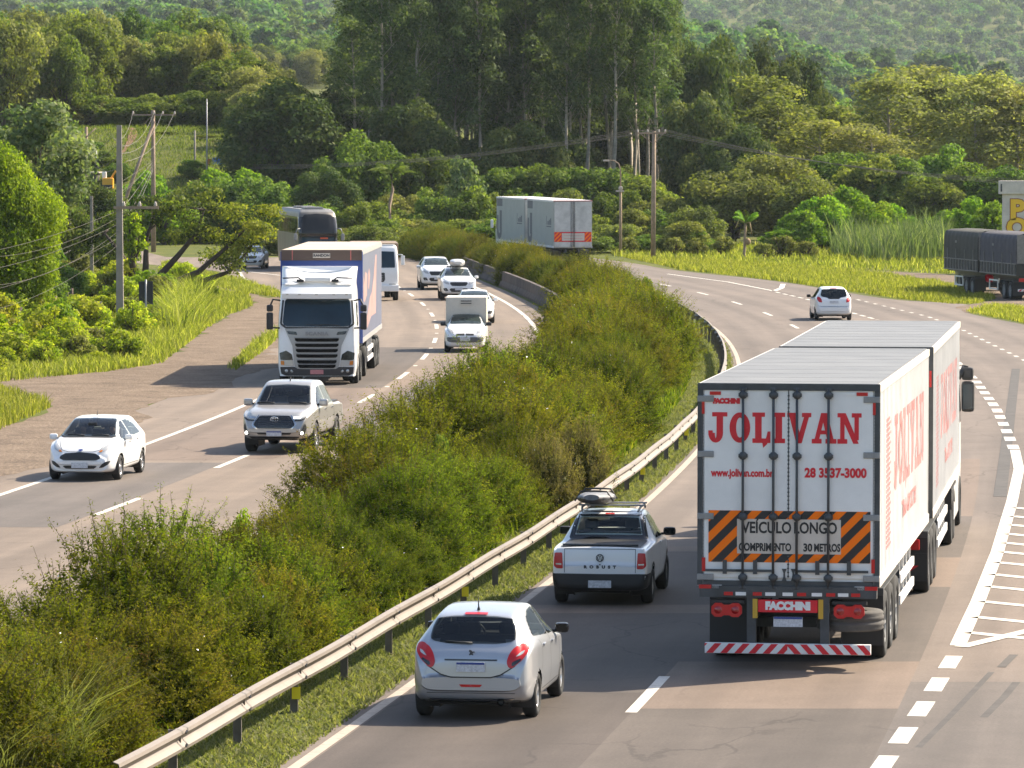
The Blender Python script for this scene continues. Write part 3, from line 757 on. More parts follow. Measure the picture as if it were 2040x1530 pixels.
# ---------------------------------------------------------------- grass (nobody could count it)
def grass(name, pts, h, wd, m, seed, lean=.35, zf=0.0):
    rg = np.random.default_rng(seed); n = len(pts)
    P = np.concatenate([np.asarray(pts), (T(pts[:, 0], pts[:, 1])[:, None] if zf is None else np.full((n, 1), zf))], 1)
    q_ = np.asarray(pts); H = h * (.45 + .9 * rg.random((n, 1))) * (.85 + .4 * np.sin(q_[:, 0] * 1.15 + 2 * np.sin(q_[:, 1] * .31)) * np.sin(q_[:, 1] * .43 + q_[:, 0] * .6))[:, None]; a = rg.random(n) * 6.28
    S = np.stack([np.cos(a), np.sin(a), np.zeros(n)], 1) * wd * .5; ln = rg.normal(0, lean, (n, 3)); ln[:, 2] = 0
    mid = P + np.array([0, 0, 1]) * H * .55 + ln * H * .3; tip = P + np.array([0, 0, 1]) * H * .95 + ln * H
    V = np.stack([P - S, P + S, mid + S * .8, mid - S * .8, tip], 1).reshape(-1, 3)
    b = np.arange(n)[:, None] * 5
    F4 = np.concatenate([b + np.array([[0, 1, 2, 3]]), b + np.array([[3, 2, 4, 4]])])
    me = bpy.data.meshes.new(name); me.vertices.add(len(V)); me.vertices.foreach_set('co', V.astype(np.float32).ravel())
    Q = (b + np.array([[0, 1, 2, 3]])); Tr = (b + np.array([[3, 2, 4]]))
    lp = np.concatenate([Q.ravel(), Tr.ravel()]).astype(np.int32); st = np.concatenate([np.arange(n) * 4, 4 * n + np.arange(n) * 3]).astype(np.int32)
    me.loops.add(len(lp)); me.loops.foreach_set('vertex_index', lp); me.polygons.add(2 * n); me.polygons.foreach_set('loop_start', st)
    me.materials.append(m); me.update(calc_edges=True)
    at = me.attributes.new('tint', 'FLOAT', 'POINT'); at.data.foreach_set('value', np.repeat(np.clip(rg.normal(.45, .25, n), 0, 1), 5).astype(np.float32))
    return tag(link(name, me), kind='stuff')

def in_poly(P, poly):
    x, y = P[:, 0], P[:, 1]; r = np.zeros(len(P), bool); n = len(poly)
    for i in range(n):
        x1, y1 = poly[i]; x2, y2 = poly[(i + 1) % n]
        c = ((y1 > y) != (y2 > y)) & (x < (x2 - x1) * (y - y1) / ((y2 - y1) or 1e-9) + x1); r ^= c
    return r
def scatter(poly, dens, seed, patchy=0.0):
    rg = np.random.default_rng(seed); q = np.array(poly); lo, hi = q.min(0), q.max(0)
    n = int(dens * (hi[0] - lo[0]) * (hi[1] - lo[1])); P = lo + rg.random((n, 2)) * (hi - lo); P = P[in_poly(P, poly)]
    if patchy:
        f = np.sin(P[:, 0] * 1.3 + np.sin(P[:, 1] * .45) * 2) * np.sin(P[:, 1] * .37 + P[:, 0] * .4) ; P = P[rg.random(len(P)) < 1 - patchy * (f < .1)]
    return P

# verge on the left of the dirt shoulder
lv = [(-62, 150), (-42, 158), (-22.5, 161), (-17.4, 161.7), (-14.2, 170), (-12.9, 176.3), (-13.2, 197), (-13.4, 208.8), (-13.5, 225), (-13.0, 239), (-14.2, 255), (-17, 268), (-24, 300), (-40, 310), (-62, 310)]
grass('grass', scatter(lv, 80, 1, .35), .42, .036, LEAF['grass'], 2)
isl = P2([(321, 527), (340, 524), (365, 532), (430, 548), (483, 562), (558, 584), (560, 594), (545, 592), (470, 580), (412, 566), (330, 545)])
grass('grass', scatter(isl, 75, 3), .32, .04, LEAF['grass'], 4)
grass('grass', scatter(P2([(562, 655), (552, 660), (500, 690), (452, 735), (470, 738), (520, 705), (562, 668)]), 70, 5), .36, .04, LEAF['grass'], 6)
grass('grass', scatter(P2([(-90, 770), (0, 776), (60, 790), (103, 811), (70, 828), (36, 841), (0, 857), (-90, 890)]), 95, 7), .34, .03, LEAF['grass'], 8)
# verge on the right, beyond the side lane
rv1 = [(10.9, 311)] + P2([(1340, 536), (1450, 548), (1560, 561), (1650, 574), (1786, 595), (1900, 606), (1947, 605), (1984, 596), (1880, 568), (1769, 549), (1600, 532), (1240, 512)])
grass('grass', scatter(rv1, 58, 9), .32, .042, LEAF['grass'], 10)
rv2 = P2([(1922, 621), (1995, 611), (2120, 622), (2120, 680), (2040, 644)])
grass('grass', scatter(rv2, 70, 11), .30, .04, LEAF['grass'], 12)
rv3 = P2([(1220, 511), (1600, 531), (1765, 540), (1868, 545), (2080, 552), (2080, 490), (1500, 488), (1220, 496)])
grass('grass', scatter(rv3, 9, 13), .48, .08, LEAF['grass'], 14)
# mown strip between the shrubs and the right carriageway
ms = [(float(RL(t)) - 2.6, t) for t in np.arange(54, 245, 3)] + [(float(RD(t)) - 3.84, t) for t in np.arange(245, 53, -3)]
q = scatter(ms, 300, 15); dk = np.clip(np.random.default_rng(1).random(len(q)) * 110, 0, None) + 55 > q[:, 1] * .75
grass('mown_grass', q[dk], .11, .026, LEAF['mown'], 16, .9)
ml = [(float(LD(t)) + 5.65, t) for t in np.arange(54, 200, 4)] + [(float(RL(t)) - 1.2, t) for t in np.arange(200, 53, -4)]
grass('grass', scatter(ml, 60, 17), .34, .03, LEAF['median'], 18)
q = P2([(-30, 1640), (-30, 1420), (60, 1370), (130, 1470), (160, 1600)])
grass('tall_grass', scatter(q, 520, 19), 1.05, .016, LEAF['mown'], 20, .55, .4)

bk = [(-44, 402), (-22, 402), (-24, 478), (-52, 478)]
grass('grass', scatter(bk, 14, 51), .34, .07, LEAF['broad'], 52, .4, None)
# ---------------------------------------------------------------- trees
EUC = [tmpl_euc(22 + 1.2 * i, 200 + i) for i in range(6)]
EUCR = [tmpl_euc(16, 215 + i, 'pale', .20, 3.2, .34, 46, 130, 'pale', .26) for i in range(3)]
EUCL = [tmpl_euc(16, 210 + i, 'olive', .22, 3.0, .36, 44, 130, 'pale', .26) for i in range(3)]
BRO = [tmpl_broad(10, 8.5, 220 + i, 'broad') for i in range(4)]
OLV = [tmpl_broad(9, 9, 230 + i, 'olive', .12, .34, 64, 40, gap=.25) for i in range(3)]
DRK = [tmpl_broad(13, 12, 240 + i, 'dark', .06, .38, 90, 42) for i in range(3)]
SHR = [tmpl_broad(4.5, 6.5, 250 + i, 'broad', -.08, .27, 50, 46) for i in range(4)]
SHO = [tmpl_broad(4.5, 6.5, 260 + i, 'olive', -.08, .26, 50, 44) for i in range(3)]
BRI = [tmpl_broad(5, 5.5, 270 + i, 'bright', -.06, .26, 50, 48) for i in range(3)]

# the eucalyptus grove in the middle
k = 0
for row in range(9):
    yb = 424 + row * 10.5
    for c in range(14):
        x = yb * (-.0335 + .0655 * (c + .5 + rnd.uniform(-.35, .35)) / 14); u = x / yb
        hh = (yb - 0) * 292 / FPX + 8
        want = hh * rnd.uniform(.92, 1.06)
        if u < -.027: want *= .80
        if row > 5 and rnd.random() < .25: continue
        tm = EUC[rnd.randrange(6)]; s = want / 24.0
        place(tm, x, yb + rnd.uniform(-4, 4), (.9 * rnd.uniform(.85, 1.1), .9, s), None, 'eucalyptus_tree', 'tall dark eucalyptus with a pale straight trunk in the dense grove behind the bend', 'tree', 'eucalyptus grove'); k += 1
# specimen trees: (px, row of the top, distance, width m, kind)
def spec(px, ytop, dist, wd, tms, name, label, group, hb, wb, zoff=0.0):
    x = (px - 1020) / FPX * dist; z0 = float(T(x, dist)) + zoff
    h = 8 + (YH - ytop) * dist / FPX - z0
    return place(tms[rnd.randrange(len(tms))], x, dist, (wd / wb, wd / wb, h / hb), None, name, label, 'tree' if 'shrub' not in name else 'shrub', group, z=z0)
spec(560, 148, 425, 12.5, DRK[:1], 'dark_tree', 'huge dark olive tree with a broad dome, left of the eucalyptus grove', None, 13, 12)
spec(655, 175, 440, 9, DRK[1:2], 'dark_tree', 'tall dark tree squeezed between the huge dome tree and the eucalyptus grove', None, 13, 12)
spec(650, 330, 385, 6, DRK[2:], 'dark_tree', 'low dark leafy tree right behind the roof of the black coach', None, 13, 12)
for px, yt, d, wd in [(1370, 75, 450, 9), (1440, 62, 470, 10), (1510, 85, 480, 9), (1580, 100, 480, 9), (1640, 175, 470, 8.5), (1395, 180, 420, 8), (1470, 250, 415, 8)]:
    spec(px, yt, d, wd, DRK, 'dark_tree', 'dense dark-green tree in the clump just right of the eucalyptus grove', 'dark trees right of the grove', 13, 12)
for px, yt, d, wd in [(1560, 215, 440, 9), (1630, 245, 430, 8), (1700, 225, 455, 9), (1530, 170, 465, 9)]:
    spec(px, yt, d, wd, EUCL, 'loose_tree', 'loose olive-brown tree between the dark clump and the yellowish trees on the right', 'olive trees right of the grove', 16, 6.6)
for px, yt, d, wd in [(1770, 165, 440, 9.5), (1820, 150, 450, 10), (1900, 165, 450, 9), (1950, 160, 440, 9), (2015, 190, 440, 9), (2070, 180, 445, 9), (1735, 260, 430, 7)]:
    spec(px, yt, d, wd, EUCR, 'loose_tree', 'tall loose yellowish tree in the row along the right edge', 'yellowish trees on the right', 16, 6.6)
for px, yt, d, wd in [(1680, 285, 410, 8), (1740, 300, 405, 8), (1800, 310, 405, 8), (1880, 290, 412, 8), (1940, 320, 405, 8), (2010, 330, 400, 8), (1850, 350, 400, 7)]:
    spec(px, yt, d, wd, BRO, 'bushy_tree', 'mid-green bushy tree at the foot of the yellowish trees on the right', 'bushy trees on the right', 10, 8.5)
for px, yt, d, wd in [(1460, 330, 392, 8.5), (1540, 302, 396, 9.5), (1600, 345, 390, 7.5)]:
    spec(px, yt, d, wd, OLV, 'spreading_tree', 'spreading feathery olive tree behind the small palm', 'feathery trees behind the palm', 9, 9)
for px, yt, d, wd in [(1590, 415, 362, 4.5), (1635, 385, 366, 5), (1690, 370, 370, 5.5), (1740, 395, 368, 5), (1780, 405, 370, 4), (1555, 455, 360, 3.5)]:
    spec(px, yt, d, wd, BRI, 'green_shrub', 'fresh bright-green rounded shrub at the back of the right grass verge beside the reeds', 'bright shrubs beside the reeds', 5, 5.5)
for px, yt, d, wd in [(1930, 390, 372, 4.5), (1975, 400, 366, 4), (1890, 415, 372, 4), (2040, 420, 360, 4)]:
    spec(px, yt, d, wd, BRI, 'green_shrub', 'yellow-green shrub left of the white painted pillar and behind the tarpaulin lorry', 'shrubs behind the tarpaulin lorry', 5, 5.5)
# belt of shrubs at the foot of the grove
r2 = random.Random(3)
for px in range(660, 1420, 46):
    for d, yt in ((388, 392), (372, 425), (358, 458)):
        spec(px + r2.uniform(-22, 22), yt + r2.uniform(-22, 14), d + r2.uniform(-5, 5), r2.uniform(4, 6), SHR if r2.random() < .45 else SHO, 'belt_shrub', 'olive-green shrub in the thick belt between the eucalyptus grove and the road bend', 'shrub belt below the grove', 4.5, 6.5)
for px, yt in [(705, 262), (760, 285), (850, 300), (1010, 318), (1080, 322), (1130, 318), (1200, 330), (1270, 345), (970, 335)]:
    spec(px, yt, 402, r2.uniform(6, 8), BRO, 'bushy_tree', 'dark-green understorey tree at the foot of the eucalyptus trunks', 'understorey of the grove', 10, 8.5)
for row in range(7):
    for c in range(11):
        yb = 416 + row * 14; x = yb * (-.036 + .07 * (c + rnd.random()) / 11)
        sc_ = rnd.uniform(.7, 1.25); place(SHR[rnd.randrange(4)] if rnd.random() < .6 else DRK[2], x, yb, sc_ if 0 else (sc_ * .8, sc_ * .8, sc_ * rnd.uniform(.5, 1.0)), None, 'undergrowth_shrub', 'shadowy shrub of the undergrowth between the eucalyptus trunks', 'shrub', 'undergrowth of the grove')
spec(915, 308, 394, 4.6, [tmpl_broad(6, 5, 300, 'reed', .1, .3, 40, 40)], 'blossoming_tree', 'pale blossoming small tree at the foot of the eucalyptus trunks', None, 6, 5)
for px, yt, d, wd in [(330, 395, 390, 6), (390, 365, 395, 7), (450, 352, 395, 7), (510, 350, 395, 7), (560, 365, 390, 6.5), (600, 385, 385, 5), (300, 340, 402, 6), (250, 372, 400, 5), (430, 335, 405, 6), (495, 335, 402, 6)]:
    spec(px, yt, d, wd, SHR if wd > 6 else BRI, 'green_shrub', 'light-green shrub on the slope behind the power poles on the left', 'shrubs behind the power poles', 4.5 if wd > 6 else 5, 6.5 if wd > 6 else 5.5)
for px, yt, d, wd in [(60, 330, 400, 7), (135, 372, 385, 6), (200, 378, 380, 5), (20, 400, 350, 6)]:
    spec(px, yt, d, wd, BRO, 'bushy_tree', 'dull green tree behind the pale-trunked power poles at the left edge', 'trees behind the left poles', 10, 8.5)
for px, yt in [(690, 448), (740, 450), (620, 455), (560, 470), (530, 455)]:
    spec(px, yt, 352, 5, SHO, 'belt_shrub', 'olive shrub lining the far bend behind the black coach', 'shrubs behind the coach', 4.5, 6.5)
for px, yt, d, wd in [(118, 262, 462, 4), (160, 278, 452, 4.5), (205, 300, 444, 4), (70, 285, 455, 5), (330, 262, 466, 2.5), (415, 268, 462, 3), (240, 322, 436, 3), (385, 318, 438, 3)]:
    spec(px, yt, d, wd, SHR, 'bank_shrub', 'dark-green shrub on the grassy bank behind the crossarm pole', 'shrubs on the grassy bank', 4.5, 6.5)
# forest on the left slope
PAL = [tmpl_broad(9, 9, 280 + i, 'pale', .08, .32, 64, 42, gap=.1) for i in range(2)] + [tmpl_broad(10, 8, 285, 'vine', .08, .32, 64, 42, gap=.1)]
LT = BRO + OLV + PAL
dim = {id(t): (10, 8.5) for t in BRO}; dim.update({id(t): (9, 9) for t in OLV + PAL})
for row in range(11):
    yb = 480 + row * 13
    for c in range(12):
        u = -.116 + .074 * (c + rnd.random()) / 12
        if yb < 500 and -.086 < u < -.062: continue
        x = u * yb; tm = LT[rnd.randrange(len(LT))]; hb, wb = dim[id(tm)]; h = rnd.uniform(7, 12.5) * (1.0 if u < -.072 else .42 + .5 * min(1, max(0, (-.042 - u) / .03))); wd = rnd.uniform(6, 9.5)
        place(tm, x, yb + rnd.uniform(-5, 5), (wd / wb, wd / wb, h / hb), None, 'forest_tree', 'round-crowned tree among the dense woods climbing the slope on the left', 'tree', 'woods on the left slope')
for px, yt in [(30, 205), (70, 195), (175, 200), (215, 190), (255, 196), (300, 188), (345, 192), (390, 182), (440, 180), (480, 190), (5, 190), (410, 200), (235, 205), (320, 205)]:
    spec(px, yt, 482, 6.5, SHR + SHO, 'dark_tree', 'dark low tree at the foot of the woods on the left slope', 'dark trees at the foot of the left woods', 4.5, 6.5)

# hills covered with far-off woods, one mass
def far_forest():
    pts = []; sc = []; kd = []
    rg = np.random.default_rng(77); y = 628.0
    while y < 5600:
        sp = 7.4 + max(0, y - 1500) * .0012; us = np.arange(-.125, .125, sp / y)
        for u in us:
            if y < 1250 and -.036 < u < .034: continue
            if y < 900 and u > .034 and rg.random() < .3: continue
            if y < 1150 and -.064 < u < -.03: continue
            pts.append(((u + rg.normal(0, .25) * sp / y) * y, y + rg.normal(0, sp * .4)));
            sc.append(rg.uniform(.6, 1.2) * (1.5 if rg.random() < .12 else 1) * (1 + max(0, y - 1500) * .00009)); kd.append(0 if rg.random() < .7 else 1)
        y += max(7.0, y * .0072)
    P = np.array(pts); Z = T(P[:, 0], P[:, 1]); return np.column_stack([P, Z]), np.array(sc)
FPA, FSA = far_forest()
fc = bpy.data.collections.new('hill_tree_templates')
for i, (H, Wd, gap) in enumerate([(9, 8.5, 0), (9, 9.5, .2), (13, 6.0, 0), (7, 9, 0)]):
    rg = np.random.default_rng(400 + i); cl = []
    for k in range(15):
        u = rg.normal(size=3); u /= np.linalg.norm(u); u[2] = abs(u[2]) * 1.1 - .25; q = .45 + .4 * rg.random(); r = Wd * (.17 + .1 * rg.random())
        cl.append((u[0] * Wd / 2 * q, u[1] * Wd / 2 * q, H * .5 + u[2] * H * .42 * q, r, r, r * .8, 26, .2 + .5 * rg.random()))
    V, F, t = clump_leaves(cl, 1.15, rg, 0, .75, .25)
    o = bpy.data.objects.new('hill_tree_template', np_mesh('hill_tree', V, F, LEAF['hill'], attrs={'tint': t})); fc.objects.link(o)
def forest_object(FP, FS, fc):
    me = bpy.data.meshes.new('hill_forest'); me.vertices.add(len(FP)); me.vertices.foreach_set('co', FP.astype(np.float32).ravel())
    at = me.attributes.new('sc', 'FLOAT', 'POINT'); at.data.foreach_set('value', FS.astype(np.float32))
    fo = link('hill_forest', me); tag(fo, kind='stuff')
    ng = bpy.data.node_groups.new('scatter_hill_trees', 'GeometryNodeTree')
    ng.interface.new_socket('Geometry', in_out='INPUT', socket_type='NodeSocketGeometry'); ng.interface.new_socket('Geometry', in_out='OUTPUT', socket_type='NodeSocketGeometry')
    gi, go = ng.nodes.new('NodeGroupInput'), ng.nodes.new('NodeGroupOutput')
    ci = ng.nodes.new('GeometryNodeCollectionInfo'); ci.inputs['Collection'].default_value = fc; ci.inputs['Separate Children'].default_value = True; ci.inputs['Reset Children'].default_value = True
    ip = ng.nodes.new('GeometryNodeInstanceOnPoints'); ip.inputs['Pick Instance'].default_value = True
    rv = ng.nodes.new('FunctionNodeRandomValue'); rv.data_type = 'FLOAT_VECTOR'; rv.inputs[0].default_value = (0, 0, 0); rv.inputs[1].default_value = (.1, .1, 6.28)
    na = ng.nodes.new('GeometryNodeInputNamedAttribute'); na.data_type = 'FLOAT'; na.inputs['Name'].default_value = 'sc'
    ng.links.new(gi.outputs[0], ip.inputs['Points']); ng.links.new(ci.outputs[0], ip.inputs['Instance']); ng.links.new(rv.outputs[0], ip.inputs['Rotation'])
    ng.links.new(na.outputs[0], ip.inputs['Scale']); ng.links.new(ip.outputs[0], go.inputs[0])
    fo.modifiers.new('scatter', 'NODES').node_group = ng
nc2 = bpy.data.collections.new('slope_tree_templates')
for tm in BRO + OLV + PAL:
    o = bpy.data.objects.new('slope_tree_template', tm[1]); nc2.objects.link(o)
near_ = FPA[:, 1] < 1250
forest_object(FPA[~near_], FSA[~near_], fc)
forest_object(FPA[near_], FSA[near_] * .95, nc2)
# ================================================================ VEHICLE TOOLS
class Shell:
    """smooth body surface lofted through stations; keeps a BVH so that panes, lamps and seams can be laid on it"""
    def __init__(s, rows):
        A = np.array(rows)                                  # (stations, points of the half section, 3)
        Bm = A[:, ::-1][:, 1:].copy(); Bm[:, :, 0] *= -1     # mirrored half, shares the first/last point
        full = np.concatenate([A, Bm], 1)                   # closed loop: bottom centre -> right -> top -> left -> bottom
        full = full[:, :-1]
        s.g = full; ns, npt = full.shape[:2]
        s.V = full.reshape(-1, 3); F = []
        for i in range(ns - 1):
            for k in range(npt):
                F.append((i * npt + k, i * npt + (k + 1) % npt, (i + 1) * npt + (k + 1) % npt, (i + 1) * npt + k))
        s.F = F; s.ns, s.npt = ns, npt
        s.caps = [tuple(range(npt))[::-1], tuple((ns - 1) * npt + k for k in range(npt))]
        s.V0 = s.V.copy()
        s.bvh = BVHTree.FromPolygons([tuple(v) for v in s.V], F + s.caps)
        N = np.zeros_like(s.V)
        Fa = np.array(F); n = np.cross(s.V[Fa[:, 2]] - s.V[Fa[:, 0]], s.V[Fa[:, 3]] - s.V[Fa[:, 1]])
        for c in range(4): np.add.at(N, Fa[:, c], n)
        s.N = unit(N)
        cen = s.V.mean(0); q = s.N * (s.V - cen)
        if q.sum() < 0: s.N = -s.N; s.flip = True
        else: s.flip = False
    def hit(s, o, d):
        r = s.bvh.ray_cast(Vector(o), Vector(d))
        if r[0] is None: return None
        p, fi = r[0], r[2]
        if fi < len(s.F):
            ids = s.F[fi]; w = np.array([1 / (np.linalg.norm(s.V[k] - np.array(p)) + 1e-4) for k in ids]); nn = (s.N[list(ids)] * w[:, None]).sum(0); nn = Vector(nn).normalized()
        else: nn = Vector((0, -1, 0)) if fi == len(s.F) else Vector((0, 1, 0))
        return Vector(p), nn
    def body(s, name, mats, parent, arches=(), xmin=.5, matf=None, holes=()):
        V = s.V.copy(); kill = np.zeros(len(s.F), bool); Fa = np.array(s.F); cen = V[Fa].mean(1)
        for (y, z, Ra) in arches:
            dy, dz = V[:, 1] - y, V[:, 2] - z; r = np.hypot(dy, dz); side = np.abs(V[:, 0]) > xmin
            sn = side & (np.abs(r - Ra) < .022) & (r > 1e-3)
            V[sn, 1] = y + dy[sn] / r[sn] * Ra; V[sn, 2] = z + dz[sn] / r[sn] * Ra
            rc = np.hypot(cen[:, 1] - y, cen[:, 2] - z); kill |= (np.abs(cen[:, 0]) > xmin) & (rc < Ra - .004)
        fn = unit(np.cross(V[Fa[:, 2]] - V[Fa[:, 0]], V[Fa[:, 3]] - V[Fa[:, 1]])) * (-1 if s.flip else 1)
        for poly, ax, side in holes:
            a, b = {'x': (1, 2), 'y': (0, 2), 'z': (0, 1)}[ax]; d = {'x': 0, 'y': 1, 'z': 2}[ax]
            kill |= in_poly(cen[:, [a, b]], poly) & (fn[:, d] * side > .12) & (cen[:, d] * side > -.3 if ax == 'x' else cen[:, 1] * side > -1.2 + 0 * cen[:, 1])
        F = [f if not s.flip else f[::-1] for f, k in zip(s.F, kill) if not k]
        mb = MB(); mb.add(V, F, 0, True); mb.add([], [], 0)
        for c in s.caps: mb.f.append(c); mb.m.append(0); mb.sm.append(False)
        if matf:
            for i, f in enumerate(mb.f):
                c = V[list(f)].mean(0); mb.m[i] = matf(c)
        return mb.build(name, mats, parent)

def smooth_rows(rows, it=2):
    A = np.array(rows, float)
    for _ in range(it):
        Bk = A.copy(); Bk[:, 1:-1] = A[:, 1:-1] * .5 + (A[:, :-2] + A[:, 2:]) * .25
        A = Bk
    return A

def car_shell(L, W, top, belt, bot, plan, roofw, step=.04, crown=.025, edge=.06, zc=.45, waist=.015, it=2):
    t = np.unique(np.concatenate([np.arange(0, L, step), [L], [.006, .015, .03, .05, .075, .1], L - np.array([.006, .015, .03, .05, .075, .1])]))
    zt, zb, z0, f, rw = (pchip(k, t) for k in (top, belt, bot, plan, roofw))
    rows = []
    for i in range(len(t)):
        w = W / 2 * f[i]; wr = min(W / 2 * rw[i], w * .985); zbl = min(zb[i], zt[i] - .01); e = min(edge, (zt[i] - zbl) * .45)
        zr = zt[i]; zm = z0[i] + (zbl - z0[i]) * zc
        key = [(0, z0[i]), (w * .86, z0[i]), (w * .965, z0[i] + min(.07, (zbl - z0[i]) * .3)), (w, zm), (w - waist * .6, zm + (zbl - zm) * .62), (w - waist, zbl),
               (wr + (w - waist - wr) * .04, zr - e - crown), (wr - e * .8, zr - crown * .8), (wr * .55, zr - crown * .25), (0, zr)]
        cnt = [5, 3, 6, 5, 5, 9, 4, 5, 6]
        pts = []
        for (a, b), n in zip(zip(key[:-1], key[1:]), cnt):
            for k in range(n): pts.append((a[0] + (b[0] - a[0]) * k / n, t[i] - L / 2, a[1] + (b[1] - a[1]) * k / n))
        pts.append((key[-1][0], t[i] - L / 2, key[-1][1])); rows.append(pts)
    return Shell(smooth_rows(rows, it))

def round_poly(poly, r=.03, n=4):
    out = []; m = len(poly)
    for i in range(m):
        p0, p, p1 = Vector(poly[i - 1]), Vector(poly[i]), Vector(poly[(i + 1) % m])
        a, b = (p0 - p), (p1 - p); d = min(r, a.length * .45, b.length * .45)
        A, B = p + a.normalized() * d, p + b.normalized() * d
        for k in range(n + 1):
            u = k / n; out.append(tuple(A * (1 - u) ** 2 + p * 2 * u * (1 - u) + B * u * u))
    return out

def decal(sh, name, poly, ax, side, m, parent, off=.004, step=.045, rnd_=.03, flipx=False, thick=0.0):
    """a pane, lamp or trim piece cut to poly and laid on the shell as seen along axis ax from the given side"""
    if flipx: poly = [(-p[0], p[1]) for p in poly][::-1]
    if rnd_: poly = round_poly(poly, rnd_)
    bd = []
    for i, p in enumerate(poly):
        q = poly[(i + 1) % len(poly)]; d = math.dist(p, q); n = max(1, int(d / step))
        bd += [Vector((p[0] + (q[0] - p[0]) * k / n, p[1] + (q[1] - p[1]) * k / n)) for k in range(n)]
    lo = [min(p[k] for p in bd) for k in (0, 1)]; hi = [max(p[k] for p in bd) for k in (0, 1)]
    gx, gy = np.meshgrid(np.arange(lo[0] + step / 2, hi[0], step), np.arange(lo[1] + step / 2, hi[1], step)); gp = np.stack([gx.ravel(), gy.ravel()], 1)
    bdl = [tuple(p) for p in bd]
    if len(gp):
        gp = gp[in_poly(gp, bdl)]
        ba = np.array(bdl)
        gp = [Vector(p) for p in gp if np.min(np.hypot(*(ba - p).T)) > step * .45]
    else: gp = []
    vs = bd + list(gp); n = len(bd)
    r = delaunay_2d_cdt(vs, [(i, (i + 1) % n) for i in range(n)], [], 1, 1e-6)
    P, keep = [], {}
    for i, v in enumerate(r[0]):
        if ax == 'x': o, d = (side * 5, v[0], v[1]), (-side, 0, 0)
        elif ax == 'y': o, d = (v[0], side * 30, v[1]), (0, -side, 0)
        else: o, d = (v[0], v[1], 9), (0, 0, -1)
        h = sh.hit(o, d)
        if h is None: continue
        keep[i] = len(P); P.append(h[0] + h[1] * off)
    F = []
    dirv = Vector({'x': (side, 0, 0), 'y': (0, side, 0), 'z': (0, 0, 1)}[ax])
    for f in r[2]:
        if all(k in keep for k in f):
            ids = [keep[k] for k in f]; nn = (P[ids[1]] - P[ids[0]]).cross(P[ids[2]] - P[ids[0]])
            if nn.length < 1e-10: continue
            F.append(tuple(ids) if nn.dot(dirv) > 0 else tuple(ids[::-1]))
    if not F: return None
    mb = MB(); mb.add(P, F, 0, True)
    return mb.build(name, m, parent)

def seam(sh, name, line, ax, side, m, parent, wd=.014, off=.003):
    """thin dark gap along a polyline"""
    out = []
    for i in range(len(line) - 1):
        p, q = Vector(line[i]), Vector(line[i + 1]); t = (q - p).normalized(); nn = Vector((-t.y, t.x)) * wd / 2
        out.append([tuple(p - nn), tuple(q - nn), tuple(q + nn), tuple(p + nn)])
    mb = MB()
    for poly in out:
        o = decal(sh, 'tmp', poly, ax, side, m, None, off, .05, 0)
        if o is None: continue
        b = len(mb.v); mb.v += [tuple(v.co) for v in o.data.vertices]
        for f in o.data.polygons: mb.f.append(tuple(k + b for k in f.vertices)); mb.m.append(0); mb.sm.append(True)
        bpy.data.objects.remove(o)
    return mb.build(name, m, parent)

_wheel = {}
def wheel_mesh(r, wd, spokes=5, key='car', rimm=None):
    k = (round(r, 3), round(wd, 3), spokes, key)
    if k in _wheel: return _wheel[k]
    t = MB(); rr = r * .66
    t.lathe([(-wd / 2 + .02, rr), (-wd / 2, rr + .02), (-wd / 2, r - .035), (-wd / 2 + .03, r), (wd / 2 - .03, r), (wd / 2, r - .035), (wd / 2, rr + .02), (wd / 2 - .02, rr)], 36)
    to = t.build('wheel', M['rubber']); q = MB()
    q.lathe([(-wd / 2 + .02, rr), (wd / 2 - .025, rr), (wd / 2 - .02, rr - .02), (wd / 2 - .05, rr - .03), (wd / 2 - .09, rr - .04)], 36, mi=0)
    q.lathe([(wd / 2 - .10, rr), (wd / 2 - .10, .001)], 30, mi=1)
    for s_ in range(spokes):
        a = 2 * math.pi * s_ / spokes
        for da in (-.16, .16) if spokes <= 6 else (0,):
            x0, z0 = math.cos(a + da * .3) * .05, math.sin(a + da * .3) * .05; x1, z1 = math.cos(a + da) * (rr - .015), math.sin(a + da) * (rr - .015)
            px, pz = -(z1 - z0), (x1 - x0); l = math.hypot(px, pz); px, pz = px / l * .022, pz / l * .022
            X0, X1 = wd / 2 - .075, wd / 2 - .035
            q.add([(X0, x0 - px, z0 - pz), (X0, x0 + px, z0 + pz), (X0, x1 + px, z1 + pz), (X0, x1 - px, z1 - pz), (X1, x0 - px, z0 - pz), (X1, x0 + px, z0 + pz), (X1 + .01, x1 + px, z1 + pz), (X1 + .01, x1 - px, z1 - pz)],
                  [(4, 5, 6, 7), (0, 1, 5, 4), (1, 2, 6, 5), (2, 3, 7, 6), (3, 0, 4, 7)], 0)
    q.lathe([(wd / 2 - .09, .065), (wd / 2 - .03, .06), (wd / 2 - .025, .001)], 14, mi=0)
    ro = q.build('rim', [rimm or M['rim'], M['black']])
    _wheel[k] = (to.data, ro.data); bpy.data.objects.remove(to); bpy.data.objects.remove(ro); return _wheel[k]

def add_wheels(root, r, wd, ys, xo, spokes=5, rimm=None, key='car'):
    tm, rm = wheel_mesh(r, wd, spokes, key, rimm)
    for y in ys:
        for sd in (1, -1):
            a = link('wheel', tm, root, (sd * (xo - wd / 2), y, r)); b = link('rim', rm, a)
            if sd < 0: a.rotation_euler.z = math.pi
            a.rotation_euler.x = rnd.random() * 6

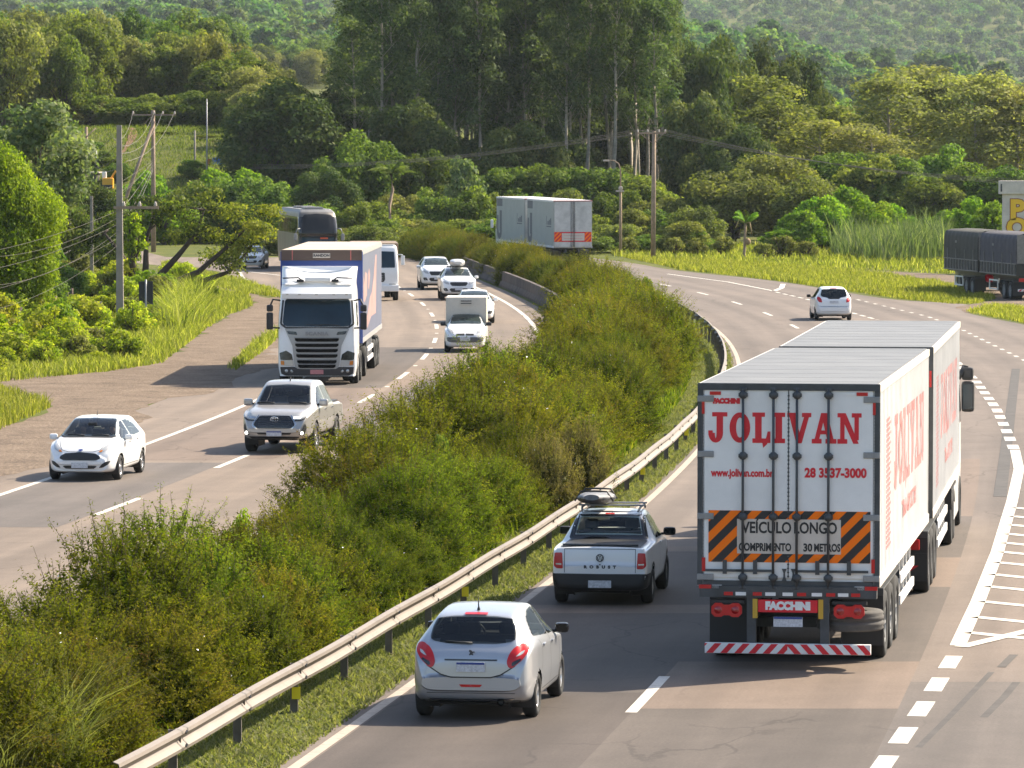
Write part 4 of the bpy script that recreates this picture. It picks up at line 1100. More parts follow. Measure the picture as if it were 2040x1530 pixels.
def text_mesh(s, size, bold=0.0, sx=1.0, depth=.0015, spacing=1.0, align='CENTER'):
    cu = bpy.data.curves.new('lettering', 'FONT'); cu.body = s; cu.size = size; cu.offset = bold; cu.extrude = depth; cu.space_character = spacing
    cu.align_x = align; cu.align_y = 'CENTER'; cu.resolution_u = 3
    o = bpy.data.objects.new('lettering', cu); COL.objects.link(o)
    dg = bpy.context.evaluated_depsgraph_get(); me = bpy.data.meshes.new_from_object(o.evaluated_get(dg)); bpy.data.objects.remove(o)
    for v in me.vertices: v.co.x *= sx
    return me
def lettering(s, size, m, parent, loc, face, fit=None, **k):
    """face: 'back' (read from -Y), 'front' (from +Y), 'right' (from +X), 'left' (from -X)"""
    me = text_mesh(s, size, **k)
    if fit:
        xs = [v.co.x for v in me.vertices]; c_, q_ = (max(xs) + min(xs)) / 2, fit / (max(xs) - min(xs))
        for v in me.vertices: v.co.x = (v.co.x - c_) * q_
    me.materials.clear(); me.materials.append(m)
    o = link('lettering', me, parent, loc)
    o.rotation_euler = {'back': (math.pi / 2, 0, 0), 'front': (math.pi / 2, 0, math.pi), 'right': (math.pi / 2, 0, math.pi / 2), 'left': (math.pi / 2, 0, -math.pi / 2)}[face]
    return o

def mirror_part(root, x, y, z, m, w=.22, h=.15, fwd=1, facem=None):
    for sd in (1, -1):
        mb = MB(); mb.box((sd * (x + w / 2 + .03), y, z), (w, .13, h), 0, sd * .12, .05); mb.tube([(sd * (x - .03), y, z - .05), (sd * (x + .08), y, z - .04)], .025, 6, 1)
        o = mb.build('side_mirror', [m, M['black']], root)
        g = MB(); g.box((sd * (x + w / 2 + .03), y - fwd * .068, z), (w * .8, .006, h * .78), 0, sd * .12); g.build('mirror_glass', M['glass'], o)

def plate(sh, root, z, side, w=.40, h=.13, band=True, m='plate', x=0.0, off=.02):
    y = sh.hit((x, side * 30, z), (0, -side, 0))[0].y + side * off
    mb = MB(); mb.box((x, y, z), (w, .012, h)); o = mb.build('number_plate', M[m], root)
    if band:
        b = MB(); b.box((x, y + side * .004, z + h / 2 - h * .13), (w * .98, .012, h * .22)); b.build('plate_band', M['plate_blue'], o)
    return y

def underbody(root, L, W, z0, z1, mat_='black'):
    mb = MB(); mb.box((0, 0, (z0 + z1) / 2), (W, L, z1 - z0), 0, 0, .03); mb.build('underbody', M[mat_], root)

def wiper(sh, root, side, pts):
    P = []
    for p in pts:
        h = sh.hit((p[0], side * 30, p[1]), (0, -side, 0)); P.append(h[0] + h[1] * .02)
    mb = MB(); mb.tube(P, .012, 5); mb.build('wiper', M['black'], root)

def clear_glass(name, tint, refl=1.0):
    m = bpy.data.materials.new(name); m.use_nodes = True; n = m.node_tree.nodes; l = m.node_tree.links; n.remove(n['Principled BSDF'])
    t = n.new('ShaderNodeBsdfTransparent'); t.inputs[0].default_value = (*tint, 1); g = n.new('ShaderNodeBsdfGlossy'); g.inputs['Roughness'].default_value = .02
    f = n.new('ShaderNodeFresnel'); f.inputs[0].default_value = 1.52; mm = n.new('ShaderNodeMath'); mm.operation = 'MULTIPLY'; mm.inputs[1].default_value = refl
    l.new(f.outputs[0], mm.inputs[0]); x = n.new('ShaderNodeMixShader'); l.new(mm.outputs[0], x.inputs[0]); l.new(t.outputs[0], x.inputs[1]); l.new(g.outputs[0], x.inputs[2])
    l.new(x.outputs[0], n['Material Output'].inputs['Surface']); return m
M['pane'] = clear_glass('window_pane', (.74, .80, .76))
M['pane_dark'] = clear_glass('smoked_pane', (.40, .41, .39), 1.2)
M['seat'] = mat('seat_cloth', (.09, .088, .088), .9)
M['dash'] = mat('dashboard', (.03, .03, .033), .7)
def grow(poly, k):
    cx = sum(p[0] for p in poly) / len(poly); cy = sum(p[1] for p in poly) / len(poly)
    return [(cx + (p[0] - cx) * (1 - k / max(.2, abs(p[0] - cx) + .2)), cy + (p[1] - cy) * (1 - k / max(.2, abs(p[1] - cy) + .1))) for p in poly]
def interior(root, W, yf, yr, zs, zd, rear=True):
    '''yf: front seats, yr: rear bench, zs: cushion height, zd: top of the dashboard'''
    d = MB(); d.box((0, yf + .82, zd - .16), (W - .28, .42, .26), 0, 0, .08); d.box((0, (yf + yr) / 2, .36), (W - .3, 3.0, .06)); d.build('dashboard', M['dash'], root)
    for x in (-.36, .36):
        s = MB(); s.box((x, yf, zs), (.48, .50, .14), 0, 0, .05); s.box((x, yf - .26, zs + .34), (.46, .14, .62), 0, 0, .06); s.box((x, yf - .29, zs + .76), (.24, .10, .18), 0, 0, .04); s.tube([(x, yf - .28, zs + .6), (x, yf - .28, zs + .72)], .02, 6); s.build('seat', M['seat'], root)
    if rear:
        s = MB(); s.box((0, yr, zs), (W - .42, .46, .14), 0, 0, .05); s.box((0, yr - .24, zs + .28), (W - .42, .14, .56), 0, 0, .05)
        for x in (-.42, .42): s.box((x, yr - .26, zs + .64), (.24, .09, .15), 0, 0, .04)
        s.build('rear_bench', M['seat'], root)
    w = MB(); n = 22; c = Vector((-.36, yf + .50, zs + .40)); w.tube([(c.x + .18 * math.cos(a), c.y - .06 * math.sin(a), c.z + .17 * math.sin(a)) for a in np.linspace(0, 6.283, n)], .018, 6); w.box((c.x, c.y + .02, c.z), (.30, .03, .05)); w.tube([c, (c.x, c.y + .3, c.z - .15)], .03, 6); w.build('steering_wheel', M['black'], root)
    m = MB(); m.box((0, yf + .42, zs + .78), (.22, .03, .06), 0, 0, .02); m.build('rear_view_mirror', M['black'], root)

def sym(poly): return poly + [(-x, z) for x, z in poly[::-1]]

# ---------------------------------------------------------------- hatchbacks
HATCH = dict(
    top=[(0, .60), (.02, .80), (.07, .91), (.15, 1.00), (.28, 1.15), (.42, 1.31), (.52, 1.385), (.9, 1.435), (1.5, 1.46), (1.95, 1.445), (2.35, 1.35), (2.75, 1.155), (3.02, 1.01), (3.3, .955), (3.62, .865), (3.83, .74), (3.94, .60), (3.96, .5)],
    belt=[(0, .58), (.06, .78), (.2, .93), (.5, .985), (1.5, .945), (2.7, .915), (3.05, .90), (3.4, .83), (3.8, .66), (3.96, .48)],
    bot=[(0, .42), (.03, .32), (.12, .26), (.5, .22), (3.4, .2), (3.82, .21), (3.93, .28), (3.96, .4)],
    plan=[(0, .80), (.04, .865), (.12, .92), (.3, .965), (.7, 1.0), (3.1, 1.0), (3.5, .955), (3.78, .85), (3.92, .72), (3.96, .62)],
    roofw=[(0, .74), (.1, .78), (.28, .74), (.5, .665), (1.0, .66), (1.9, .655), (2.3, .68), (2.75, .77), (3.02, .86), (3.4, .86), (3.75, .76), (3.96, .52)])
def scale_keys(d, kl=1.0, kz=1.0):
    o = {}
    for k, v in d.items(): o[k] = [(a * kl, b * (kz if k in ('top', 'belt', 'bot') else 1)) for a, b in v]
    return o

def side_glass(sh, root, polys, m, name='side_window'):
    for i, pl in enumerate(polys):
        for sd in (1, -1): decal(sh, name, pl, 'x', sd, m, root, .005, .05, .05)
def doors(sh, root, lines):
    for ln in lines:
        for sd in (1, -1): seam(sh, 'door_gap', ln, 'x', sd, M['black'], root, .012)
def handles(sh, root, spots, m):
    for y, z in spots:
        for sd in (1, -1):
            h = sh.hit((sd * 5, y, z), (-sd, 0, 0))[0]; mb = MB(); mb.box((h.x + sd * .015, y, z), (.03, .17, .035), 0, 0, .014); mb.build('door_handle', m, root)
def arch_trim(sh, root, arches, m, w=.05, a0=-20, a1=200):
    for (y, z, Ra) in arches:
        n = 22; an = [R(a0 + (a1 - a0) * k / n) for k in range(n + 1)]
        pl = [(y + math.cos(a) * (Ra + w), z + math.sin(a) * (Ra + w)) for a in an] + [(y + math.cos(a) * (Ra + .002), z + math.sin(a) * (Ra + .002)) for a in an[::-1]]
        for sd in (1, -1): decal(sh, 'wheel_arch', pl, 'x', sd, m, root, .008, .04, 0)
def wells(root, arches, xi, W):
    for (y, z, Ra) in arches:
        for sd in (1, -1):
            mb = MB(); n = 14; vs = []
            for k in range(n + 1):
                a = R(-25 + 230 * k / n)
                for x in (xi, W / 2 - .035): vs.append((sd * x, y + math.cos(a) * Ra, z + math.sin(a) * Ra))
            mb.add(vs, [(2 * k, 2 * k + 1, 2 * k + 3, 2 * k + 2) for k in range(n)])
            mb.box((sd * xi, y, z + .1), (.02, Ra * 2, Ra * 1.5))
            mb.build('wheel_well', M['black'], root)

SW = [[(-1.12, .99), (-.02, .965), (-.05, 1.375), (-.62, 1.36), (-1.0, 1.24)], [(.02, .965), (.86, .95), (.80, 1.02), (.22, 1.345), (.0, 1.378)]]

def silver_hatch():
    o = empty('hatchback', (0, 0, 0), 0, 'silver hatchback seen from behind, nearest car beside the guard rail', 'car')
    k = HATCH; L, W = 3.96, 1.74
    sh = car_shell(L, W, **k); ar = [(.74 - L / 2, .30, .345), (3.28 - L / 2, .30, .345)]
    P = M['silver']
    RW = sym([(.0, 1.03), (.36, 1.03), (.56, 1.06), (.605, 1.10), (.585, 1.24), (.53, 1.345), (.3, 1.37), (0, 1.375)])
    SG = [[(-1.25, 1.09), (-.02, 1.005), (-.05, 1.385), (-.55, 1.375), (-.95, 1.29)], [(.02, 1.0), (.86, .97), (.80, 1.04), (.22, 1.345), (.0, 1.383)]]
    WS = sym([(0, 1.04), (.62, 1.03), (.66, 1.06), (.53, 1.40), (0, 1.43)])
    sh.body('body', P, o, ar, .55, holes=[(grow(RW, .03), 'y', -1), (grow(WS, .03), 'y', 1)] + [(grow(q, .03), 'x', sd) for q in SG for sd in (1, -1)]); interior(o, W, .15, -.75, .52, .98)
    wells(o, ar, .5, W); underbody(o, L - .5, 1.0, .2, .55)
    add_wheels(o, .305, .2, (ar[0][0], ar[1][0]), W / 2 - .015, 5)
    decal(sh, 'rear_window', RW, 'y', -1, M['pane_dark'], o, .006, .04, .05)
    side_glass(sh, o, SG, M['pane_dark'])
    doors(sh, o, [[(-.02, .34), (0, .6), (0, 1.0)], [(-1.0, 1.02), (-.86, .9), (-.86, .72), (-.98, .62)], [(.85, .96), (.95, .7), (.9, .34)], [(-.8, .34), (.9, .34)]])
    handles(sh, o, [(-.68, .93), (.2, .90)], P)
    decal(sh, 'windscreen', WS, 'y', 1, M['pane'], o, .006)
    mirror_part(o, .80, .72, 1.02, M['gloss_black'], .20, .14)
    for fx in (False, True):
        t = decal(sh, 'tail_light', [(.50, .80), (.53, .73), (.58, .72), (.72, .83), (.79, .93), (.78, 1.02), (.70, 1.035), (.60, .99), (.53, .90)], 'y', -1, M['red_lens'], o, .014, .03, .05, fx)
        decal(sh, 'lamp_insert', [(.62, .865), (.72, .90), (.74, .945), (.67, .92)], 'y', -1, M['clear_lens'], t, .019, .03, .015, fx)
        decal(sh, 'lamp_insert', [(.57, .76), (.60, .75), (.70, .825), (.68, .845), (.58, .80)], 'y', -1, M['gloss_black'], t, .019, .03, .01, fx)
        decal(sh, 'headlight', [(.46, .66), (.62, .68), (.74, .80), (.70, .86), (.56, .80)], 'y', 1, M['clear_lens'], o, .008, .04, .03, fx)
    decal(sh, 'tailgate_recess', sym([(0, .60), (.28, .605), (.42, .64), (.60, .745), (.545, .755), (.32, .81), (0, .81)]), 'y', -1, M['silver2'], o, .004, .04, .02)
    seam(sh, 'tailgate_gap', [(-.62, .752), (-.42, .632), (-.28, .595), (.28, .595), (.42, .632), (.62, .752)], 'y', -1, M['black'], o, .016, .007)
    seam(sh, 'trim_strip', [(-.37, .825), (.37, .825)], 'y', -1, M['dgrey'], o, .02, .008)
    plate(sh, o, .735, -1, .40, .13, off=.03)
    decal(sh, 'reflector', sym([(0, .465), (.13, .465), (.165, .50), (0, .50)]), 'y', -1, M['red_lens'], o, .008, .04, .01)
    decal(sh, 'brake_light', sym([(0, 1.385), (.16, 1.382), (.16, 1.402), (0, 1.405)]), 'y', -1, M['red_lens'], o, .012, .03, .005)
    seam(sh, 'bumper_crease', [(-.62, .385), (.62, .385)], 'y', -1, M['dgrey'], o, .010, .004)
    decal(sh, 'bumper_strip', sym([(0, .275), (.56, .29), (.62, .315), (0, .305)]), 'y', -1, M['chrome'], o, .010, .04, .01)
    decal(sh, 'bumper_lower', sym([(0, .225), (.62, .23), (.70, .29), (.56, .285), (0, .27)]), 'y', -1, M['black'], o, .008, .04, .01)
    e = MB(); e.lathe([(-.02, .05), (.05, .05), (.05, .035), (-.02, .035)], 20, 'y', (.42, -1.94, .265), 0); e.lathe([(0, .036), (0, .001)], 16, 'y', (.42, -1.92, .265), 1); e.build('exhaust_tip', [M['gloss_black'], M['black']], o)
    # heraldic emblem, small rearing animal outline
    y = sh.hit((0, -30, .905), (0, 1, 0))[0].y - .012
    lion = [(-.045, -.04), (-.02, -.035), (-.005, -.01), (.01, -.015), (.03, -.045), (.045, -.045), (.03, -.015), (.02, .01), (.04, .02), (.05, .01), (.045, .035), (.02, .03), (.0, .05), (-.025, .055), (-.035, .035), (-.015, .02), (-.025, 0)]
    q = MB(); q.prism(lion, ((0, y + .008, .905), (1, 0, 0), (0, 0, 1)), .008); q.build('emblem', M['dgrey'], o)
    wiper(sh, o, -1, [(.0, 1.03), (-.17, 1.035), (-.38, 1.05)])
    a = MB(); a.tube([(0, -1.2, 1.435), (0, -1.25, 1.60)], [.012, .005], 6); a.lathe([(0, .025), (.03, .02), (.05, .01)], 10, 'z', (0, -1.2, 1.425)); a.build('aerial', M['black'], o)
    return o

def white_hatch(label, back=False):
    """small white hatchback with a wide mouth grille"""
    o = empty('hatchback', (0, 0, 0), 0, label, 'car')
    L, W = 3.97, 1.73; k = scale_keys(HATCH, 3.97 / 3.96, 1.0)
    sh = car_shell(L, W, **k); ar = [(.74 - L / 2, .30, .345), (3.23 - L / 2, .30, .345)]; P = M['white']
    WS = sym([(0, 1.03), (.60, 1.02), (.655, 1.05), (.53, 1.385), (.48, 1.41), (0, 1.425)]); RW = sym([(0, 1.05), (.5, 1.06), (.56, 1.1), (.5, 1.37), (0, 1.39)])
    sh.body('body', P, o, ar, .55, holes=[(grow(WS, .03), 'y', 1), (grow(RW, .03), 'y', -1)] + [(grow(q, .03), 'x', sd) for q in SW for sd in (1, -1)]); interior(o, W, .12, -.75, .52, .98)
    wells(o, ar, .5, W); underbody(o, L - .5, 1.0, .2, .5)
    add_wheels(o, .30, .19, (ar[0][0], ar[1][0]), W / 2 - .01, 7)
    decal(sh, 'windscreen', WS, 'y', 1, M['pane'], o, .006, .04, .03)
    seam(sh, 'windscreen_frame', [(-.67, 1.03), (-.6, 1.005), (0, 1.012), (.6, 1.005), (.67, 1.03)], 'y', 1, M['black'], o, .03, .008)
    side_glass(sh, o, SW, M['pane'])
    doors(sh, o, [[(-.02, .34), (0, .6), (0, .96)], [(-.98, 1.02), (-.86, .9), (-.86, .72), (-.98, .62)], [(.85, .96), (.95, .7), (.9, .34)], [(-.8, .34), (.9, .34)]])
    handles(sh, o, [(-.68, .90), (.2, .88)], P)
    mirror_part(o, .80, .68, .99, P, .20, .14)
    decal(sh, 'grille', sym([(0, .50), (.40, .505), (.50, .545), (.48, .60), (.37, .665), (0, .69)]), 'y', 1, M['black'], o, .006, .04, .03)
    decal(sh, 'lower_intake', sym([(0, .30), (.34, .305), (.42, .36), (.38, .375), (0, .375)]), 'y', 1, M['black'], o, .006, .04, .02)
    for fx in (False, True):
        t = decal(sh, 'headlight', [(.43, .68), (.52, .685), (.66, .76), (.75, .89), (.72, .93), (.60, .86), (.50, .77)], 'y', 1, M['clear_lens'], o, .008, .03, .03, fx)
        decal(sh, 'indicator', [(.44, .69), (.52, .695), (.54, .735), (.49, .74)], 'y', 1, M['amber'], t, .012, .03, .015, fx)
        decal(sh, 'fog_lamp_recess', [(.465, .325), (.56, .335), (.68, .41), (.72, .49), (.62, .475), (.53, .41)], 'y', 1, M['black'], o, .006, .03, .02, fx)
        decal(sh, 'tail_light', [(.56, .82), (.66, .84), (.74, .95), (.66, 1.05), (.58, 1.0)], 'y', -1, M['red_lens'], o, .01, .03, .03, fx)
    plate(sh, o, .385, 1, .40, .13, band=False)
    decal(sh, 'emblem', [(.055 * math.cos(a), .735 + .022 * math.sin(a)) for a in np.linspace(0, 6.283, 16, endpoint=False)], 'y', 1, M['plate_blue'], o, .012, .03, 0)
    seam(sh, 'bonnet_gap', [(-.60, .93), (-.46, .74), (-.3, .70), (.3, .70), (.46, .74), (.60, .93)], 'y', 1, M['dgrey'], o, .010, .004)
    decal(sh, 'rear_window', RW, 'y', -1, M['pane'], o)
    for sd in (.1, -.5): wiper(sh, o, 1, [(sd + .0, 1.03), (sd + .2, 1.045), (sd + .42, 1.04)])
    a = MB(); a.tube([(0, .05, 1.455), (0, -.05, 1.60)], [.010, .005], 6); a.build('aerial', M['black'], o)
    return o

def white_minivan_rear():
    o = empty('hatchback', (0, 0, 0), 0, 'small white hatchback driving away in the right lane ahead of the long lorry', 'car')
    L, W = 3.9, 1.695; k = scale_keys(HATCH, 3.9 / 3.96, 1.04)
    k['top'] = [(0, .62), (.02, .85), (.06, .98), (.12, 1.06), (.22, 1.22), (.34, 1.40), (.44, 1.48), (.9, 1.52), (1.5, 1.535), (2.1, 1.50), (2.5, 1.36), (2.95, 1.13), (3.2, 1.02), (3.55, .90), (3.78, .75), (3.88, .62), (3.9, .5)]
    sh = car_shell(L, W, **k); ar = [(.62 - L / 2, .30, .33), (3.12 - L / 2, .30, .33)]; P = M['white']
    sh.body('body', P, o, ar, .55); wells(o, ar, .5, W); underbody(o, L - .5, 1.0, .2, .5); add_wheels(o, .30, .185, (ar[0][0], ar[1][0]), W / 2 - .01, 7)
    decal(sh, 'rear_window', sym([(0, .99), (.24, .99), (.30, 1.05), (.55, 1.10), (.61, 1.16), (.55, 1.40), (.5, 1.43), (0, 1.45)]), 'y', -1, M['glass'], o, .006, .04, .03)
    side_glass(sh, o, [[(-1.2, 1.06), (-.02, 1.0), (-.05, 1.43), (-.62, 1.42), (-1.05, 1.34)], [(.02, 1.0), (1.0, .97), (.85, 1.1), (.3, 1.41), (.0, 1.435)]], M['glass'])
    for fx in (False, True): decal(sh, 'tail_light', [(.55, .83), (.70, .86), (.775, .98), (.74, 1.10), (.65, 1.08), (.57, .98)], 'y', -1, M['red_lens'], o, .012, .03, .03, fx)
    plate(sh, o, .86, -1, .40, .13, band=False); seam(sh, 'bumper_gap', [(-.74, .68), (-.6, .66), (.6, .66), (.74, .68)], 'y', -1, M['dgrey'], o)
    decal(sh, 'brake_light', sym([(0, 1.465), (.15, 1.462), (.15, 1.478), (0, 1.48)]), 'y', -1, M['red_lens'], o, .01, .03, .003)
    doors(sh, o, [[(-.02, .34), (0, .6), (0, .98)], [(.85, .96), (.95, .7), (.9, .34)]]); handles(sh, o, [(-.68, .95), (.2, .93)], P)
    decal(sh, 'windscreen', sym([(0, 1.06), (.6, 1.05), (.64, 1.08), (.53, 1.45), (0, 1.48)]), 'y', 1, M['glass'], o)
    mirror_part(o, .80, .85, 1.06, M['black'], .2, .14)
    return o

# ---------------------------------------------------------------- front view cars of the left carriageway, seen small
def front_car(name, cat, label, L, W, H, P, kind='suv', grille=True, lampz=.82, mir=None):
    o = empty(name, (0, 0, 0), 0, label, cat); kz = H / 1.46; kl = L / 3.96
    k = scale_keys(HATCH, kl, kz)
    if kind in ('suv', 'pickup'):
        f = lambda t: t * kl
        k['top'] = [(0, .75 * kz)] + [(f(t), z * kz) for t, z in [(.03, .95), (.08, 1.08), (.22, 1.24), (.36, 1.38), (.5, 1.425), (1.2, 1.46), (1.9, 1.445), (2.3, 1.36), (2.78, 1.13), (2.9, 1.075), (3.4, 1.03), (3.72, .97), (3.86, .86), (3.93, .72), (3.96, .6)]]
        k['belt'] = [(f(t), z * kz) for t, z in [(0, .7), (.06, .88), (.2, .98), (1.5, .98), (2.8, .98), (3.3, .94), (3.75, .86), (3.96, .56)]]
        k['plan'] = [(f(t), z) for t, z in [(0, .86), (.06, .93), (.2, .98), (.6, 1.0), (3.3, 1.0), (3.65, .96), (3.85, .88), (3.96, .74)]]
        k['bot'] = [(f(t), z) for t, z in [(0, .5), (.05, .40), (.3, .34), (3.5, .33), (3.9, .36), (3.96, .46)]]
    sh = car_shell(L, W, **k); wr = .30 if kind == 'car' else .36
    ar = [(-L / 2 + .19 * L, wr, wr * 1.14), (-L / 2 + .815 * L, wr, wr * 1.14)]
    sh.body('body', P, o, ar, W * .33); wells(o, ar, W * .29, W); underbody(o, L - .5, W * .56, .25, .6); add_wheels(o, wr, .21, (ar[0][0], ar[1][0]), W / 2 - .01, 6)
    q = lambda z: z * kz; s = W / 1.74
    hz = 1.075 if kind != 'car' else 1.03
    decal(sh, 'windscreen', [(x * s, q(z)) for x, z in sym([(0, hz + .03), (.60, hz + .02), (.65, hz + .05), (.54, 1.385), (0, 1.42)])], 'y', 1, M['glass_green'], o, .006, .045, .03)
    zl = q(.99)
    pk = [[(a * kl, q(z)) for a, z in pl] for pl in SW]
    side_glass(sh, o, pk, M['glass_green']); mirror_part(o, W / 2 - .07, .16 * L, q(1.04), mir or P, .21, .15)
    for fx in (False, True):
        decal(sh, 'headlight', [(x * s, q(z)) for x, z in ([(.46, lampz - .09), (.62, lampz - .07), (.77, lampz + .03), (.74, lampz + .08), (.5, lampz + .02)])], 'y', 1, M['clear_lens'], o, .008, .035, .03, fx)
        decal(sh, 'fog_lamp_recess', [(x * s, q(z)) for x, z in [(.50, .44), (.70, .44), (.76, .56), (.60, .58)]], 'y', 1, M['black'], o, .006, .035, .03, fx)
    if grille:
        decal(sh, 'grille', [(x * s, q(z)) for x, z in sym([(0, lampz - .16), (.34, lampz - .15), (.44, lampz - .04), (.40, lampz + .02), (0, lampz + .02)])], 'y', 1, M['black'], o, .006, .035, .03)
        decal(sh, 'lower_intake', [(x * s, q(z)) for x, z in sym([(0, .40), (.36, .40), (.46, .50), (.40, .56), (0, .56)])], 'y', 1, M['black'], o, .006, .035, .03)
    plate(sh, o, q(.53), 1, .40, .13, band=False)
    return o, sh
# ---------------------------------------------------------------- pickups
def silver_pickup():
    o = empty('pickup_truck', (0, 0, 0), 0, 'silver double-cab pickup coming towards the camera, in front of the big white lorry', 'pickup')
    L, W = 5.3, 1.86
    top = [(0, .80), (.02, 1.0), (.06, 1.12), (.5, 1.14), (1.42, 1.14), (1.48, 1.20), (1.62, 1.62), (1.74, 1.74), (2.1, 1.80), (2.7, 1.81), (3.0, 1.79), (3.3, 1.68), (3.95, 1.24), (4.02, 1.21), (4.5, 1.17), (4.95, 1.10), (5.15, 1.0), (5.26, .82), (5.3, .7)]
    belt = [(0, .75), (.05, .98), (.3, 1.07), (1.5, 1.12), (3.9, 1.13), (4.3, 1.10), (4.8, 1.03), (5.15, .9), (5.3, .66)]
    bot = [(0, .56), (.05, .48), (.3, .42), (4.6, .40), (5.15, .38), (5.26, .44), (5.3, .56)]
    plan = [(0, .95), (.05, .97), (.3, .99), (4.4, 1.0), (4.85, .97), (5.1, .90), (5.25, .80), (5.3, .74)]
    rw = [(0, .9), (1.42, .9), (1.55, .74), (1.8, .71), (3.0, .71), (3.4, .74), (3.98, .84), (4.5, .84), (5.0, .78), (5.3, .6)]
    sh = car_shell(L, W, top, belt, bot, plan, rw, zc=.5); P = M['silver2']
    ar = [(-1.55, .39, .45), (1.535, .39, .45)]
    WS = sym([(0, 1.25), (.62, 1.24), (.70, 1.27), (.60, 1.66), (.56, 1.69), (0, 1.72)])
    SG = [[(-1.0, 1.18), (-.02, 1.17), (-.02, 1.68), (-.72, 1.66), (-.93, 1.5)], [(.03, 1.17), (1.12, 1.16), (1.0, 1.27), (.42, 1.63), (.05, 1.68)]]
    sh.body('body', P, o, ar, .6, holes=[(grow(WS, .03), 'y', 1)] + [(grow(q, .03), 'x', sd) for q in SG for sd in (1, -1)]); interior(o, W, .25, -.6, .75, 1.2); wells(o, ar, .55, W); underbody(o, 4.6, 1.1, .34, .75); add_wheels(o, .385, .26, (-1.55, 1.535), W / 2, 6)
    bc = MB(); bc.box((0, -1.95, 1.142), (1.5, 1.25, .03)); bc.build('bed_cover', M['black'], o)
    decal(sh, 'windscreen', WS, 'y', 1, M['pane'], o, .006, .04, .03)
    seam(sh, 'windscreen_frame', [(-.72, 1.25), (-.62, 1.222), (0, 1.23), (.62, 1.222), (.72, 1.25)], 'y', 1, M['black'], o, .035, .008)
    side_glass(sh, o, SG, M['pane'])
    doors(sh, o, [[(-.0, .5), (0, 1.16)], [(-1.06, 1.15), (-1.06, .9), (-.9, .55)], [(1.12, 1.14), (1.12, .55)], [(-1.12, .5), (-1.12, 1.15)]])
    handles(sh, o, [(-.8, 1.06), (.22, 1.06)], M['chrome'])
    mirror_part(o, .86, .95, 1.26, P, .24, .19)
    gz = decal(sh, 'grille', sym([(0, .66), (.44, .665), (.54, .74), (.53, .80), (.40, .985), (0, .99)]), 'y', 1, M['gloss_black'], o, .010, .04, .05)
    for z in (.735, .79, .845, .90, .945): seam(sh, 'grille_bar', [(-.42, z), (.42, z)], 'y', 1, M['dgrey'], o, .016, .02)
    seam(sh, 'grille_surround', [(-.44, .645), (-.57, .735), (-.55, .81), (-.42, 1.0)], 'y', 1, M['chrome'], o, .022, .014); seam(sh, 'grille_surround', [(.44, .645), (.57, .735), (.55, .81), (.42, 1.0)], 'y', 1, M['chrome'], o, .022, .014)
    # emblem of three ovals
    y = sh.hit((0, 30, .90), (0, -1, 0))[0].y + .03; q = MB()
    for a, b, dz in ((.10, .066, 0), (.04, .064, 0), (.065, .022, .038)):
        n = 26
        q.tube([(a * math.cos(t), y, .90 + dz + b * math.sin(t)) for t in np.linspace(0, 6.283, n)], .011, 6)
    q.build('emblem', M['chrome'], o)
    for fx in (False, True):
        t = decal(sh, 'headlight', [(.47, .88), (.66, .89), (.80, .95), (.86, 1.04), (.74, 1.05), (.45, 1.00)], 'y', 1, M['clear_lens'], o, .012, .035, .03, fx)
        decal(sh, 'headlight_lens', [(.50, .915), (.68, .925), (.70, .965), (.50, .955)], 'y', 1, M['lamp_on'] if fx else M['chrome'], t, .018, .03, .015, fx)
        seam(sh, 'lamp_lower_strip', [((-1 if fx else 1) * .48, .86), ((-1 if fx else 1) * .70, .87), ((-1 if fx else 1) * .82, .93)], 'y', 1, M['black'], o, .03, .010)  # black strip along the lower edge of the headlight
        f = decal(sh, 'fog_lamp_recess', [(.64, .50), (.78, .50), (.83, .68), (.79, .80), (.74, .66)], 'y', 1, M['black'], o, .010, .03, .03, fx)
        sx = -.73 if fx else .73; yy = sh.hit((sx, 30, .55), (0, -1, 0))[0].y; l = MB(); l.lathe([(0, .045), (.02, .045), (.025, .001)], 14, 'y', (sx, yy + .01, .55)); l.build('fog_lamp', M['lamp_on'], f)
    decal(sh, 'lower_intake', sym([(0, .50), (.42, .505), (.46, .55), (0, .56)]), 'y', 1, M['black'], o, .008, .04, .01)
    plate(sh, o, .53, 1, .40, .13)
    decal(sh, 'skid_plate', sym([(0, .40), (.6, .40), (.68, .455), (0, .455)]), 'y', 1, M['black'], o, .008, .04, .02)
    for s in (.25, -.6): wiper(sh, o, 1, [(s, 1.245), (s + .2, 1.26), (s + .45, 1.25)])
    a = MB(); a.tube([(0, .35, 1.80), (0, .25, 1.90)], [.018, .006], 6); a.build('aerial', M['black'], o)
    return o

